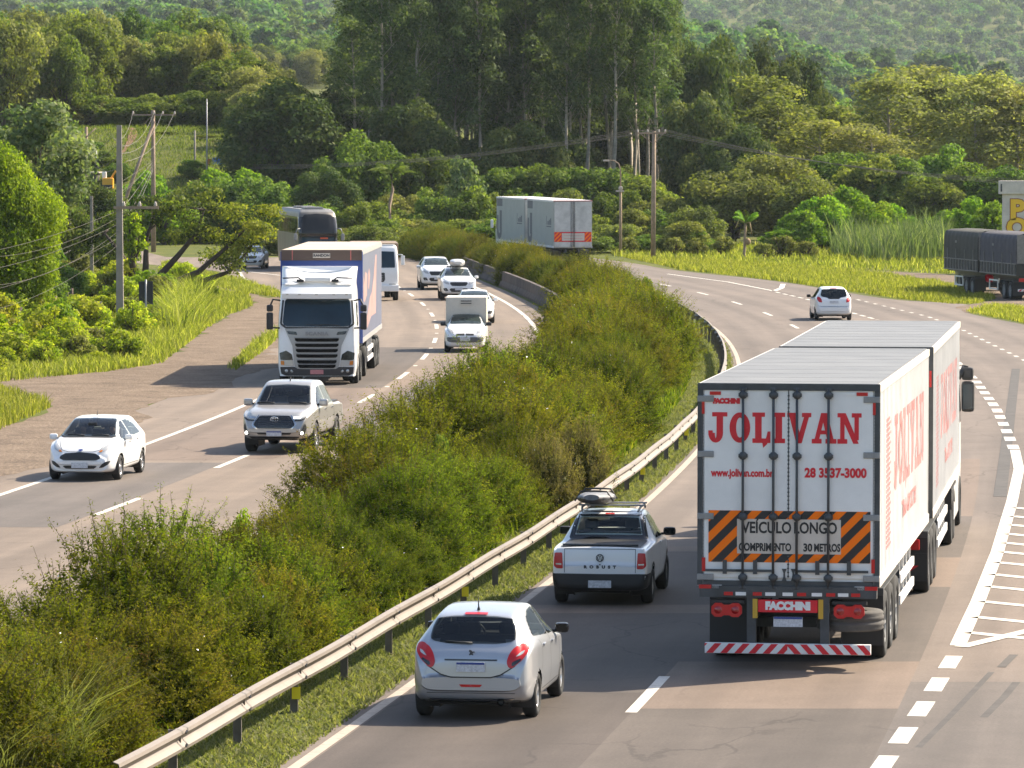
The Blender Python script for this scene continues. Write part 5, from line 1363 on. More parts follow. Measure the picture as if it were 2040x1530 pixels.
def white_pickup():
    o = empty('pickup_truck', (0, 0, 0), 0, 'white single-bed pickup with black bumper and roof rails, seen from behind beside the long lorry', 'pickup')
    L, W = 4.47, 1.71
    top = [(0, .72), (.015, .95), (.035, 1.045), (.08, 1.06), (.6, 1.06), (1.42, 1.065), (1.50, 1.10), (1.66, 1.38), (1.76, 1.50), (1.95, 1.555), (2.4, 1.57), (2.75, 1.54), (3.1, 1.36), (3.45, 1.10), (3.55, 1.04), (3.9, .97), (4.25, .86), (4.42, .70), (4.47, .55)]
    belt = [(0, .70), (.03, .95), (.15, 1.0), (1.5, 1.03), (3.4, .97), (3.8, .90), (4.3, .74), (4.47, .52)]
    bot = [(0, .36), (.03, .31), (.2, .28), (3.9, .25), (4.3, .25), (4.43, .32), (4.47, .42)]
    plan = [(0, .93), (.03, .955), (.15, .98), (.6, 1.0), (3.5, 1.0), (3.95, .96), (4.25, .87), (4.42, .74), (4.47, .64)]
    rw = [(0, .90), (1.42, .90), (1.55, .80), (1.8, .70), (2.6, .69), (3.1, .74), (3.55, .84), (4.2, .78), (4.47, .5)]
    sh = car_shell(L, W, top, belt, bot, plan, rw, zc=.5); P = M['white']; b0 = -L / 2
    ar = [(b0 + .83, .32, .36), (b0 + 3.58, .32, .36)]
    RW = sym([(0, 1.15), (.57, 1.15), (.60, 1.18), (.52, 1.47), (0, 1.475)]); WS = sym([(0, 1.13), (.6, 1.12), (.62, 1.15), (.52, 1.5), (0, 1.52)])
    SG = [[(-.50, 1.09), (-.02, 1.07), (-.04, 1.47), (-.24, 1.46)], [(.02, 1.07), (1.02, 1.04), (.92, 1.14), (.45, 1.43), (.0, 1.475)]]
    sh.body('body', P, o, ar, .55, holes=[(grow(RW, .02), 'y', -1), (grow(WS, .02), 'y', 1)] + [(grow(q, .02), 'x', sd) for q in SG for sd in (1, -1)]); interior(o, W, .10, -.6, .55, 1.05, False)
    wells(o, ar, .5, W); underbody(o, 4.0, 1.0, .22, .55); add_wheels(o, .315, .205, (ar[0][0], ar[1][0]), W / 2 + .005, 6)
    arch_trim(sh, o, ar, M['black'], .06)
    decal(sh, 'bed_cover', [(-.70, b0 + .10), (.70, b0 + .10), (.70, b0 + 1.46), (-.70, b0 + 1.46)], 'z', 1, M['black'], o, .012, .06, .05)
    mb = MB(); mb.tube([(-.66, b0 + .12, 1.085), (.66, b0 + .12, 1.085)], .022, 8); mb.build('cover_rail', M['dgrey'], o)
    for pl in ([(-.70, 1.10), (-.68, 1.07), (.68, 1.07), (.70, 1.10), (.62, 1.15), (-.62, 1.15)], [(.60, 1.14), (.70, 1.10), (.60, 1.50), (.53, 1.47)], [(-.70, 1.10), (-.60, 1.14), (-.53, 1.47), (-.60, 1.50)], [(-.60, 1.50), (-.52, 1.47), (.52, 1.47), (.60, 1.50), (.5, 1.545), (-.5, 1.545)]):
        decal(sh, 'cab_back', pl, 'y', -1, M['gloss_black'], o, .006, .04, 0)
    gw = decal(sh, 'rear_window', RW, 'y', -1, M['pane'], o, .010, .04, .03)
    seam(sh, 'window_bar', [(-.58, 1.20), (.58, 1.20)], 'y', -1, M['dgrey'], o, .022, .022)
    decal(sh, 'brake_light', sym([(0, 1.495), (.08, 1.495), (.08, 1.512), (0, 1.512)]), 'y', -1, M['red_lens'], o, .02, .03, .003)
    side_glass(sh, o, SG, M['pane'])
    doors(sh, o, [[(-.06, .34), (-.04, .6), (-.04, 1.06)], [(1.05, 1.02), (1.06, .7), (1.0, .36)]]); handles(sh, o, [(.12, .97)], P)
    mirror_part(o, .80, .86, 1.10, M['black'], .22, .15)
    decal(sh, 'windscreen', WS, 'y', 1, M['pane'], o)
    decal(sh, 'rear_bumper', sym([(0, .29), (.70, .30), (.80, .36), (.815, .55), (.80, .585), (0, .58)]), 'y', -1, M['black'], o, .022, .04, .03)
    for sd in (1, -1): decal(sh, 'rear_bumper', [(b0 + .01, .30), (b0 + .42, .30), (b0 + .43, .50), (b0 + .40, .585), (b0 + .01, .585)], 'x', sd, M['black'], o, .012, .04, .02)
    for sd in (1, -1): decal(sh, 'side_sill', [(b0 + 1.2, .25), (b0 + 3.2, .25), (b0 + 3.2, .36), (b0 + 1.2, .36)], 'x', sd, M['black'], o, .012, .05, .02)
    seam(sh, 'tailgate', [(-.62, .60), (-.62, 1.02), (.62, 1.02), (.62, .60)], 'y', -1, M['dgrey'], o, .010, .004)
    for fx in (False, True):
        t = decal(sh, 'tail_light', [(.645, .67), (.76, .675), (.80, .72), (.79, .95), (.66, .955)], 'y', -1, M['red_lens'], o, .012, .03, .025, fx)
        decal(sh, 'lamp_insert', [(.67, .735), (.77, .74), (.77, .765), (.67, .76)], 'y', -1, M['clear_lens'], t, .018, .03, .006, fx)
    plate(sh, o, .40, -1, .40, .13, band=False, off=.035)
    y = sh.hit((0, -30, .86), (0, 1, 0))[0].y - .012
    q = MB(); q.tube([(.062 * math.cos(t), y, .865 + .062 * math.sin(t)) for t in np.linspace(0, 6.283, 26)], .008, 6)
    q.tube([(-.026, y, .915), (0, y, .872), (.026, y, .915)], .008, 5); q.tube([(-.05, y, .89), (-.024, y, .815), (0, y, .862), (.024, y, .815), (.05, y, .89)], .008, 5); q.build('emblem', M['dgrey'], o)
    lettering('ROBUST', .068, M['dgrey'], o, (0, y + .004, .70), 'back', bold=.006, sx=1.15, spacing=2.35)
    k = MB(); k.box((0, y + .006, .745), (.022, .012, .022)); k.build('lock', M['dgrey'], o)
    for sd in (1, -1):
        r = MB(); r.tube([(sd * .50, b0 + 1.75, 1.56), (sd * .52, b0 + 1.95, 1.62), (sd * .52, b0 + 2.75, 1.62), (sd * .51, b0 + 2.95, 1.55)], .02, 8); r.build('roof_rail', M['grey'], o)
    for yb in (b0 + 1.98, b0 + 2.6):
        r = MB(); r.box((0, yb, 1.655), (1.16, .06, .03), 0, 0, .012); r.build('rack_bar', M['grey'], o)
    return o

def board_bag(loc, rz):
    o = empty('board_bag', loc, rz, 'grey and black board bag on the roof rack of the white pickup', 'bag')
    rows = []
    for t in np.linspace(0, 1, 15):
        w = .30 * (math.sin(math.pi * (.04 + .92 * t))) ** .45; h = .11 * (math.sin(math.pi * (.06 + .88 * t))) ** .5
        rows.append([(w * math.sin(a), -.72 + 1.44 * t, .06 - h * math.cos(a) * .7 + .10 * max(0, .5 - t) ** 1.2) for a in np.linspace(0, math.pi, 12)])
    sh = Shell(rows); b = sh.body('bag', [M['black'], mat('bag_grey', (.20, .20, .21), .6, var=.4, vscale=6)], o, matf=lambda c: 1 if c[2] > .085 else 0)
    for y in (-.35, .25):
        s = MB(); s.tube([(-.30, y, .04), (-.2, y, .155), (0, y, .16), (.2, y, .155), (.30, y, .04)], .012, 5); s.build('strap', M['black'], o)
    return o

def white_box_van():
    o, sh = front_car('box_van', 'van', 'small white pickup with a tall cream cargo box behind its cab, coming towards the camera', 4.3, 1.66, 1.50, M['white'], 'car', False, mir=M['black'])
    sc = 1.66 / 1.74
    for s in (1, -1):
        decal(sh, 'grille', [(s * .02 if 1 else 0, .74), (s * .34, .73), (s * .33, .665), (s * .03, .665)][::1 if s > 0 else -1], 'y', 1, M['black'], o, .006, .03, .015)
    decal(sh, 'bumper_guard', sym([(0, .40), (.60, .41), (.70, .46), (.70, .60), (0, .61)]), 'y', 1, mat('grey_bumper', (.13, .125, .12), .6), o, .008, .04, .03)
    plate(sh, o, .52, 1, .40, .14, band=False, off=.03)
    b = MB(); b.box((0, -.92, 1.45), (1.60, 2.35, 1.30), 0, 0, .04); cb = b.build('cargo_box', mat('cream_box', (.66, .60, .50), .5, var=.15, vscale=2), o)
    v = MB(); v.box((0, .258, 1.90), (.50, .06, .24), 0, 0, .01); vo = v.build('cooling_unit', mat('cool_unit', (.60, .55, .47), .5), cb)
    for z in (1.86, 1.95):
        g = MB(); g.box((0, .292, z), (.42, .014, .035)); g.build('vent_slot', M['black'], cb)
    return o

def place_vehicle(o, px, py, f, back=False, rz=None, dz=0.0):
    p = G(px, py); o.location = (p.x, p.y, .0055 + dz); o.rotation_euler.z = head(f, p.y, back) if rz is None else rz
    return o

# -------- right carriageway
c = silver_hatch(); y = 68.0; c.location = (-.30, y, .0075); c.rotation_euler.z = R(-8.0); c.scale = (1, 1, 1.04)
c = white_pickup(); y = 84.9; c.location = (1.80, y, .0075); c.rotation_euler.z = R(-7.0); c.scale = (1, 1, .98)
bg_ = board_bag((0, 0, 0), 0); mw = Matrix.Translation(c.location) @ Matrix.Rotation(c.rotation_euler.z, 4, 'Z'); bg_.scale = (1.15, 1.15, 1.5); bg_.location = mw @ Vector((-.30, .05, 1.635)); bg_.rotation_euler.z = c.rotation_euler.z
place_vehicle(white_minivan_rear(), 1654, 636, RD)
# -------- left carriageway, oncoming
p = G(186, 955); c = white_hatch('white hatchback with a wide black grille on the edge line, nearest oncoming car'); c.location = (p.x, p.y + 1.2, .0055); c.rotation_euler.z = math.pi - R(7.5)
p = G(578, 905); c = silver_pickup(); c.location = (p.x - .05, p.y + 2.6, .0095); c.rotation_euler.z = math.pi - R(8)
c = white_box_van(); p = G(928, 703); c.location = (p.x, p.y + 2.1, .0055); c.rotation_euler.z = head(LD, p.y + 2, True)
c, sh = front_car('saloon_car', 'car', 'white saloon car close behind the small cream-box pickup, half hidden by it', 4.4, 1.80, 1.47, M['white'], 'car'); p = G(944, 645); c.location = (p.x, p.y + 2.2, .0055); c.rotation_euler.z = head(LD, p.y + 2, True)
c, sh = front_car('suv', 'car', 'white sport utility car carrying a roof box, third in the oncoming inner lane', 4.5, 1.86, 1.66, M['white'], 'suv'); p = G(909, 599); c.location = (p.x, p.y + 2.2, .0055); c.rotation_euler.z = head(LD, p.y + 2, True)
rows = []
for t in np.linspace(0, 1, 17):
    w = .40 * (math.sin(math.pi * (.03 + .94 * t))) ** .3; h = .19 * (math.sin(math.pi * (.04 + .92 * t))) ** .4
    rows.append([(w * math.copysign(abs(math.sin(a)) ** .7, math.sin(a)), -.95 + 1.9 * t, .2 - h * math.copysign(abs(math.cos(a)) ** .7, math.cos(a))) for a in np.linspace(0, math.pi, 14)])
rb = empty('roof_box', Vector(c.location) + Vector((.02, .5, 1.71)), c.rotation_euler.z, 'light grey cargo roof box on top of the white sport utility car', 'roof box')
Shell(rows).body('box_shell', mat('roof_box_grey', (.50, .49, .47), .35, coat=.4), rb)
q = MB(); q.box((0, .4, .0), (1.1, .05, .05)); q.box((0, -.4, .0), (1.1, .05, .05)); q.build('crossbars', M['black'], rb)
c, sh = front_car('pickup_truck', 'pickup', 'white tall pickup at the far end of the oncoming inner lane, beside the concrete barrier', 5.0, 1.88, 1.80, M['white'], 'pickup'); p = G(866, 578); c.location = (p.x, p.y + 2.4, .0055); c.rotation_euler.z = head(LD, p.y + 2, True)
c, sh = front_car('compact_car', 'car', 'small pale car on the far side road, left of the black coach', 4.0, 1.68, 1.48, mat('pale_paint', (.66, .66, .64), .3, coat=.5), 'car'); p = G(503, 536); c.location = (p.x, p.y + 1.5, .0125); c.rotation_euler.z = math.pi + R(-3)
# ================================================================ LORRIES AND THE COACH
def cab_shell(st, n=30, it=2):
    """st: z, half width, y of the front, bow, corner radius, y of the back -> shell lofted upwards"""
    rows = []
    for z, w_, yf, bow, rad, yb in st:
        key = [(0, yf), (w_ * .55, yf - bow * .35), (w_ - rad, yf - bow), (w_ - rad * .3, yf - bow - rad * .3), (w_, yf - bow - rad), (w_, (yf + yb) / 2), (w_, yb + .08), (w_ - .08, yb), (0, yb)]
        cnt = [5, 5, 4, 4, 6, 6, 3, 5]; pts = []
        for (a, b), c in zip(zip(key[:-1], key[1:]), cnt):
            for k in range(c): pts.append((a[0] + (b[0] - a[0]) * k / c, a[1] + (b[1] - a[1]) * k / c, z))
        pts.append((0, yb, z)); rows.append(pts)
    return Shell(smooth_rows(rows, it))
def zst(keys, zs):
    """keys: z, w, yf, bow, rad, yb at a few heights -> dense stations"""
    K = list(zip(*keys)); out = []
    cols = [pchip(list(zip(K[0], c)), zs) for c in K[1:]]
    return [(z, *[float(c[i]) for c in cols]) for i, z in enumerate(zs)]

def truck_wheels(parent, ys, xo, r=.50, dual=True, key='truck', rimm=None):
    for y in ys:
        for sd in (1, -1):
            for d in ((0, .32) if dual else (0,)):
                tm, rm = wheel_mesh(r, .28, 8, key, rimm or M['grey'])
                a = link('wheel', tm, parent, (sd * (xo - .14 - d), y, r))
                if d == 0:
                    b = link('rim', rm, a)
                if sd < 0: a.rotation_euler.z = math.pi

def stripes(name, x0, x1, z0, z1, y, m, parent, wd, per, slope=1, phase=0.0, face=-1):
    """diagonal bars clipped to a rectangle on the plane y"""
    mb = MB(); h = z1 - z0; k = int((x0 - h - per * 2) / per) - 1
    while k * per < x1 + h + per:
        a = k * per + phase; pl = [(a, z0), (a + wd, z0), (a + wd + slope * h, z1), (a + slope * h, z1)]
        out = pl                                             # clip in x
        for lim, sg in ((x0, 1), (x1, -1)):
            res = []
            for i in range(len(out)):
                p, q = out[i], out[(i + 1) % len(out)]; ip, iq = (p[0] - lim) * sg >= 0, (q[0] - lim) * sg >= 0
                if ip: res.append(p)
                if ip != iq:
                    t = (lim - p[0]) / (q[0] - p[0]); res.append((lim, p[1] + t * (q[1] - p[1])))
            out = res
            if not out: break
        if len(out) > 2: mb.add([(p[0], y, p[1]) for p in out], [tuple(range(len(out))) if face < 0 else tuple(range(len(out)))[::-1]])
        k += 1
    return mb.build(name, m, parent)

def slab(c):
    """slab-serif capitals on a unit height; list of convex polygons"""
    b = lambda x0, y0, x1, y1: [(x0, y0), (x1, y0), (x1, y1), (x0, y1)]
    st, sf = .24, .15
    def arc(cx, cy, rx, ry, ri, rj, a0, a1, n=14):
        out = []
        for k in range(n):
            t0, t1 = R(a0 + (a1 - a0) * k / n), R(a0 + (a1 - a0) * (k + 1) / n)
            out.append([(cx + ri * math.cos(t0), cy + rj * math.sin(t0)), (cx + rx * math.cos(t0), cy + ry * math.sin(t0)), (cx + rx * math.cos(t1), cy + ry * math.sin(t1)), (cx + ri * math.cos(t1), cy + rj * math.sin(t1))])
        return out
    if c == 'J': return [b(.30, .32, .54, .86), b(.14, .86, .70, 1.0)] + arc(.27, .32, .27, .32, .03, .17, 180, 360, 12) + [b(.0, .25, .16, .40)], .78
    if c == 'O': return arc(.38, .5, .38, .5, .14, .33, 0, 360, 26), .84
    if c == 'L': return [b(.10, .15, .34, .86), b(0, .86, .46, 1.0), b(0, 0, .66, .15), [(.50, .15), (.66, .15), (.66, .38), (.56, .38)], [(.40, -.16), (.56, -.02), (.50, .03), (.36, .03)]], .74
    if c == 'I': return [b(.11, .15, .35, .86), b(0, .86, .46, 1.0), b(0, 0, .46, .15)], .54
    if c == 'V': return [[(.08, .88), (.32, .88), (.53, .0), (.33, .0)], [(.33, .0), (.53, .0), (.80, .88), (.62, .88)], b(0, .86, .40, 1.0), b(.54, .86, .88, 1.0)], .90
    if c == 'A': return [[(.10, .13), (.27, .13), (.50, 1.0), (.34, 1.0)], [(.34, 1.0), (.56, 1.0), (.80, .13), (.56, .13)], b(.22, .30, .62, .43), b(0, 0, .36, .15), b(.50, 0, .90, .15)], .94
    if c == 'N': return [b(.10, .14, .26, .88), b(.62, .12, .78, .88), [(.08, 1.0), (.30, 1.0), (.78, .0), (.58, .0)], b(0, .86, .30, 1.0), b(.52, .86, .88, 1.0), b(0, 0, .36, .15)], .9
def slab_text(s, x0, z0, h, width, pos, m, parent, plane='back', name='lettering', tear=None):
    tot = sum(slab(c)[1] for c in s); k = width / tot; x = x0; mb = MB(); lay = 0
    for c in s:
        pl, adv = slab(c)
        for j, q in enumerate(pl):
            e = pos[0] + pos[1] * (.0006 * (j % 9))
            P = [(x + p[0] * k, z0 + p[1] * h) for p in q]
            if plane == 'back': mb.add([(p[0], e, p[1]) for p in P], [tuple(range(len(P)))])
            else: mb.add([(e, p[0], p[1]) for p in P], [tuple(range(len(P)))])
        x += adv * k
    return mb.build(name, m, parent)

def trailer_box(root, name, L, W, zf, zt, mats, y0, rz=0.0, off=0.0):
    """closed box body with a roof sheet and edge rails, rear face at y0"""
    mb = MB(); mb.box((0, y0 + L / 2, (zf + zt) / 2), (W, L, zt - zf), 0, 0, .015)
    o = mb.build(name, mats[0], root)
    r = MB(); r.box((0, y0 + L / 2, zt + .006), (W - .05, L - .04, .02))
    for k in range(10): r.box((0, y0 + L * (k + .5) / 10, zt + .0155), (W - .07, .03, .004))
    r.build('roof_sheet', mats[1], o)
    e = MB()
    for sd in (1, -1):
        e.box((sd * (W / 2 + .006), y0 + L / 2, zt - .05), (.03, L, .11)); e.box((sd * (W / 2 + .006), y0 + L / 2, zf + .06), (.03, L, .14))
    e.build('edge_rail', mats[2], o)
    return o

def chassis(parent, y0, L, zf, axles, W=2.6, flaps=True, r=.5):
    mb = MB()
    for sd in (1, -1): mb.box((sd * .45, y0 + L / 2, zf - .16), (.14, L * .96, .32))
    for y in axles: mb.box((0, y, r), (2.0, .14, .14)); mb.box((0, y + .35, r + .1), (1.1, .5, .12))
    mb.box((0, y0 + L / 2, zf - .05), (W - .5, L * .95, .08))
    mb.build('chassis', M['dgrey'], parent)
    if flaps:
        for sd in (1, -1):
            f = MB(); f.box((sd * (W / 2 - .33), axles[0] - .62, .60), (.62, .02, .74)); f.build('mudflap', M['black'], parent)
            g = MB()
            n = 12
            for k in range(n):
                a0, a1 = math.pi * k / n, math.pi * (k + 1) / n
                pass
            ya, yb = axles[0] - .6, axles[-1] + .6; ym = (ya + yb) / 2
            g.box((sd * (W / 2 - .33), ym, 1.06), (.62, (yb - ya), .03)); g.box((sd * (W / 2 - .33), ya, .98), (.62, .03, .18)); g.box((sd * (W / 2 - .33), yb, .98), (.62, .03, .18))
            g.build('mudguard', M['dgrey'], parent)

def side_guard(parent, ya, yb, W, zs=(.52, .85)):
    for sd in (1, -1):
        mb = MB()
        for z in zs: mb.box((sd * (W / 2 - .04), (ya + yb) / 2, z), (.04, yb - ya, .14))
        for k in range(4): mb.box((sd * (W / 2 - .08), ya + (yb - ya) * (k + .5) / 4, .85), (.04, .06, .6))
        mb.build('side_guard', M['boxwhite'], parent)

def long_lorry():
    o = empty('road_train', (4.22, 72.6, .0075), R(-8.3), 'long white lorry with two box trailers and red lettering, driving away in the right lane', 'lorry'); o.scale = (1.058, 1.058, 1.058)
    W, H, L, zf, zt = 2.60, 2.9, 12.2, 1.22, 4.13
    E = -.0
    # ---- rear trailer
    tr = trailer_box(o, 'trailer', L, W, zf, zt, [M['boxwhite'], M['roofgrey'], mat('cream_rail', (.62, .56, .50), .45)], 0)
    fr = MB()
    for sd in (1, -1): fr.box((sd * (W / 2 - .02), -.012, (zf + zt) / 2), (.075, .05, zt - zf))
    fr.box((0, -.014, zt - .035), (W + .03, .06, .10)); fr.box((0, -.012, zf + .03), (W - .14, .04, .08)); fr.build('door_frame', M['dgrey'], tr)
    for sd in (1, -1):
        d = MB(); d.box((sd * .612, -.012, (zf + zt) / 2 + .02), (1.215, .03, zt - zf - .19), 0, 0, .006); dr = d.build('rear_door', M['boxwhite'], tr)
        for z in (3.92, 3.12, 2.22, 1.34): hg = MB(); hg.box((sd * 1.20, -.036, z), (.24, .025, .09), 0, 0, .01); hg.build('hinge', M['grey'], dr)
    g = MB(); g.box((0, -.030, (zf + zt) / 2 + .02), (.012, .01, zt - zf - .2))
    for k in range(46): g.box((0, -.034, 1.36 + k * .058), (.028, .008, .018))
    g.build('door_seal', M['dgrey'], tr)
    dm = MB()
    for sd in (1, -1):
        for k in range(58): dm.lathe([(0, .008), (-.006, .006)], 6, 'y', (sd * 1.235, -.028, 1.3 + k * .047))
    dm.build('rivet_row', M['dgrey'], tr)
    yb = -.028
    for x in (-.655, -.215, .125, .58):
        r = MB(); r.tube([(x, -.075, 1.18), (x, -.075, 4.07)], .019, 8)
        for z in (3.98, 3.10, 2.22, 1.34): r.lathe([(-.10, .001), (-.10, .055), (-.055, .062), (-.03, .055)], 14, 'y', (x, 0, z)); r.box((x, -.05, z), (.13, .04, .05))
        for z in (4.06, 1.20): r.box((x, -.06, z), (.10, .06, .05), 0, 0, .01)
        lr = r.build('locking_rod', M['dgrey'], tr)
        h = MB(); s = -1 if x < 0 else 1; xc = x + (.0 if x in (-.655,) else 0)
        h.box((x + s * -.0 - s * .0 + (.26 if x < 0 else .30) * (-1 if x < 0 else 1), -.075, 1.44), (.56, .022, .035)); h.box((x + (-.26 if x < 0 else .30), -.07, 1.49), (.06, .03, .20)); h.build('door_handle', M['dgrey'], lr)
    for x in (-.055, .075):
        q = MB(); q.prism([(-.035, -.09), (.035, -.09), (.012, -.02), (.012, .03), (.035, .09), (-.035, .09), (-.012, .03), (-.012, -.02)], ((x, -.036, 1.38), (1, 0, 0), (0, 0, 1)), .012); q.build('door_latch', M['dgrey'], tr)
    # writing
    slab_text('JOLIVAN', -1.16, 3.285, .44, 2.22, (yb - .003, -1), M['red'], tr)
    lettering('FACCHINI', .092, M['red'], tr, (-.90, yb - .004, 3.885), 'back', bold=.010, sx=.92)
    lettering('www.jolivan.com.br', .152, M['red'], tr, (-.67, yb - .004, 2.845), 'back', bold=.006, sx=.73)
    lettering('28 3537-3000', .185, M['red'], tr, (.68, yb - .004, 2.855), 'back', bold=.008, sx=.86)
    # warning panel
    x0, x1, z0, z1 = -1.155, 1.185, 1.56, 2.305
    wp = MB(); wp.box(((x0 + x1) / 2, yb - .003, (z0 + z1) / 2), (x1 - x0, .006, z1 - z0)); w_ = wp.build('warning_panel', M['orange'], tr)
    stripes('stripe', x0, x1, z0, z1, yb - .008, M['blackfilm'], w_, .155, .305, 1.0, .10)
    ip = MB(); ip.box((.01, yb - .011, 1.935), (1.50, .005, .50)); ic = ip.build('notice', M['panelcream'], w_)
    for tx, sz, x, z, wd in (('VEÍCULO', .225, -.315, 2.055, .72), ('LONGO', .225, .395, 2.055, .62), ('COMPRIMENTO', .155, -.335, 1.775, .76), ('30', .155, .285, 1.775, .13), ('METROS', .155, .565, 1.775, .38)):
        lettering(tx, sz, M['blackfilm'], w_, (x, yb - .016, z), 'back', fit=wd, bold=.006)
    rf = MB()
    for sd in (1, -1):
        rf.box((sd * 1.06, -.034, 4.0), (.16, .012, .05), 0); rf.box((sd * 1.235, -.034, 3.80), (.04, .012, .20), 0); rf.box((sd * 1.225, -.034, 1.52), (.05, .012, .20), 0); rf.box((sd * 1.20, -.05, 1.20), (.18, .03, .055), 0)
        rf.box((sd * .90, -.033, 4.0), (.14, .01, .045), 1); rf.box((sd * 1.03, -.045, 1.20), (.14, .03, .05), 1)
    rf.build('reflective_tape', [M['red_lens'], M['boxwhite']], tr)
    # bumper frame, lamps, plate, under-run bar
    b = MB(); b.box((0, .02, 1.135), (2.56, .16, .17)); b.box((0, -.05, 1.15), (2.0, .06, .13)); b.build('rear_frame', M['dgrey'], tr)
    t2 = MB()
    for k, (x, c) in enumerate([(-.86, 0), (-.68, 1), (-.44, 0), (-.25, 1), (0.0, 1), (.20, 0), (.42, 1), (.62, 0), (.80, 1), (.98, 0)]): t2.box((x, -.084, 1.105), (.15 if c else .13, .01, .05), 1 if c else 0)
    t2.build('reflective_tape', [M['red_lens'], M['boxwhite']], tr)
    for sd in (1, -1):
        pl = [(-.22, -.05), (-.17, -.10), (-.08, -.10), (-.04, -.075), (.04, -.075), (.08, -.10), (.17, -.10), (.22, -.05), (.22, .05), (.17, .10), (.08, .10), (.04, .075), (-.04, .075), (-.08, .10), (-.17, .10), (-.22, .05)]
        q = MB(); q.prism(pl, ((sd * .885 - .0, -.02, .865), (1, 0, 0), (0, 0, 1)), .06); q.box((sd * .885, .03, .98), (.5, .1, .05), 1); tl = q.build('tail_light', [M['red_lens'], M['black']], tr)
        l = MB()
        for dx in (-.125, .125): l.lathe([(-.088, .001), (-.088, .05), (-.08, .056)], 16, 'y', (sd * .885 + dx, 0, .865))
        l.build('lamp_lens', mat('deep_red_lens', (.30, .004, .006), .15, coat=.7), tl)
    q = MB(); q.box((0, -.03, .93), (.86, .06, .18)); rp = q.build('maker_panel', M['red'], tr); lettering('FACCHINI', .15, M['boxwhite'], tr, (0, -.064, .93), 'back', bold=.012, sx=.95)
    oc = mat('ochre_paint', (.55, .33, .03), .5)
    for sd in (1, -1):
        q = MB(); q.box((sd * .475, -.03, .89), (.07, .05, .28), 0); q.box((sd * .53, .02, .70), (.13, .12, .75), 1); q.build('bumper_support', [oc, M['dgrey']], tr)
    q = MB(); q.box((.0, -.02, .70), (.42, .015, .145)); np_ = q.build('number_plate', M['plate'], tr); q = MB(); q.box((0, -.03, .757), (.41, .012, .03)); q.build('plate_band', M['plate_blue'], np_)
    q = MB(); q.box((0, -.06, .315), (2.40, .10, .15), 0, 0, .01); ub = q.build('underrun_bar', M['boxwhite'], tr)
    stripes('stripe', -1.2, 0, .245, .385, -.113, M['red'], ub, .10, .205, .9, .05); stripes('stripe', 0, 1.2, .245, .385, -.113, M['red'], ub, .10, .205, -.9, .10)
    stt = MB(); stt.lathe([(-.13, .25), (-.15, .34), (-.14, .46), (-.11, .49), (-.08, .475), (-.065, .49), (-.02, .49), (-.01, .475), (.01, .475), (.02, .49), (.065, .49), (.08, .475), (.11, .49), (.14, .46), (.15, .34), (.13, .25)], 30, 'z', (.86, .48, .70)); stt.build('spare_tyre', mat('grey_tyre', (.09, .083, .076), .9, var=.3), tr)
    ax1 = (2.0, 3.25, 4.5); chassis(tr, 0, L, zf, ax1); truck_wheels(tr, ax1, 1.28)
    side_guard(tr, 5.4, 8.8, W)
    # side writing of both trailers: raised ribs break it into thin bars
    def side_text(parent, y0):
        slab_text('JOLIVAN', y0 + 3.3, 2.35, 1.15, 7.6, (W / 2 + .004, 1), M['redfade'], parent, 'side')
        me = lettering('TRANSPORTES', .36, M['redfade'], parent, (W / 2 + .006, y0 + 7.0, 1.93), 'right', bold=.012, sx=1.5)
        mb = MB()
        for k in range(26):
            z = 1.62 + k * .075; mb.add([(W / 2 + .004, y0 + 1.5, z), (W / 2 + .004, y0 + 2.6 - .25 * (k % 2), z + .02), (W / 2 + .004, y0 + 2.6 - .25 * (k % 2), z + .06), (W / 2 + .004, y0 + 1.5, z + .055)], [(0, 1, 2, 3)])
        mb.build('zigzag_mark', M['redfade'], parent)
        rb = MB()
        for k in range(40): rb.box((W / 2 + .006, y0 + .25 + k * .3, (zf + zt) / 2 + .01), (.012, .02, zt - zf - .25))
        rb.build('panel_ribs', M['boxwhite'], parent)
    side_text(tr, 0)
    # ---- front trailer
    t2_ = trailer_box(o, 'trailer', 12.2, W, zf, zt, [M['boxwhite'], M['roofgrey'], bpy.data.materials['cream_rail']], 0)
    t2_.location = (.03, 12.85, 0); t2_.rotation_euler.z = R(.8)
    f2 = MB(); f2.box((0, -.014, zt - .035), (W + .03, .06, .10))
    for sd in (1, -1): f2.box((sd * (W / 2 - .02), -.012, (zf + zt) / 2), (.075, .05, zt - zf))
    f2.build('door_frame', M['dgrey'], t2_)
    rf = MB()
    for sd in (1, -1): rf.box((sd * 1.1, -.05, zt - .03), (.09, .012, .035)); rf.box((sd * 1.27, -.044, 3.6), (.04, .012, .28))
    rf.build('reflective_tape', M['red_lens'], t2_)
    ax2 = (-.4, .85, 2.1); chassis(t2_, -1.6, 12, zf, ax2); truck_wheels(t2_, ax2, 1.28); side_guard(t2_, 3.2, 7.2, W); side_text(t2_, 0)
    q = MB(); q.box((.95, -1.15, .86), (.40, .05, .18), 0, 0, .04); q.build('tail_light', M['red_lens'], t2_)
    fl = MB(); fl.box((.97, -1.06, .50), (.62, .015, .42)); fl.build('mudflap', M['black'], t2_)
    q = MB(); q.prism([(0, 0), (.10, 0), (.28, .12), (.18, .12)], ((.85, -1.085, .38), (1, 0, 0), (0, 0, 1)), .004); q.build('flap_stripe', M['red'], t2_)
    # ---- tractor
    zs = np.concatenate([np.linspace(.35, 1.2, 8), np.linspace(1.3, 3.6, 18), [3.68, 3.74, 3.78]])
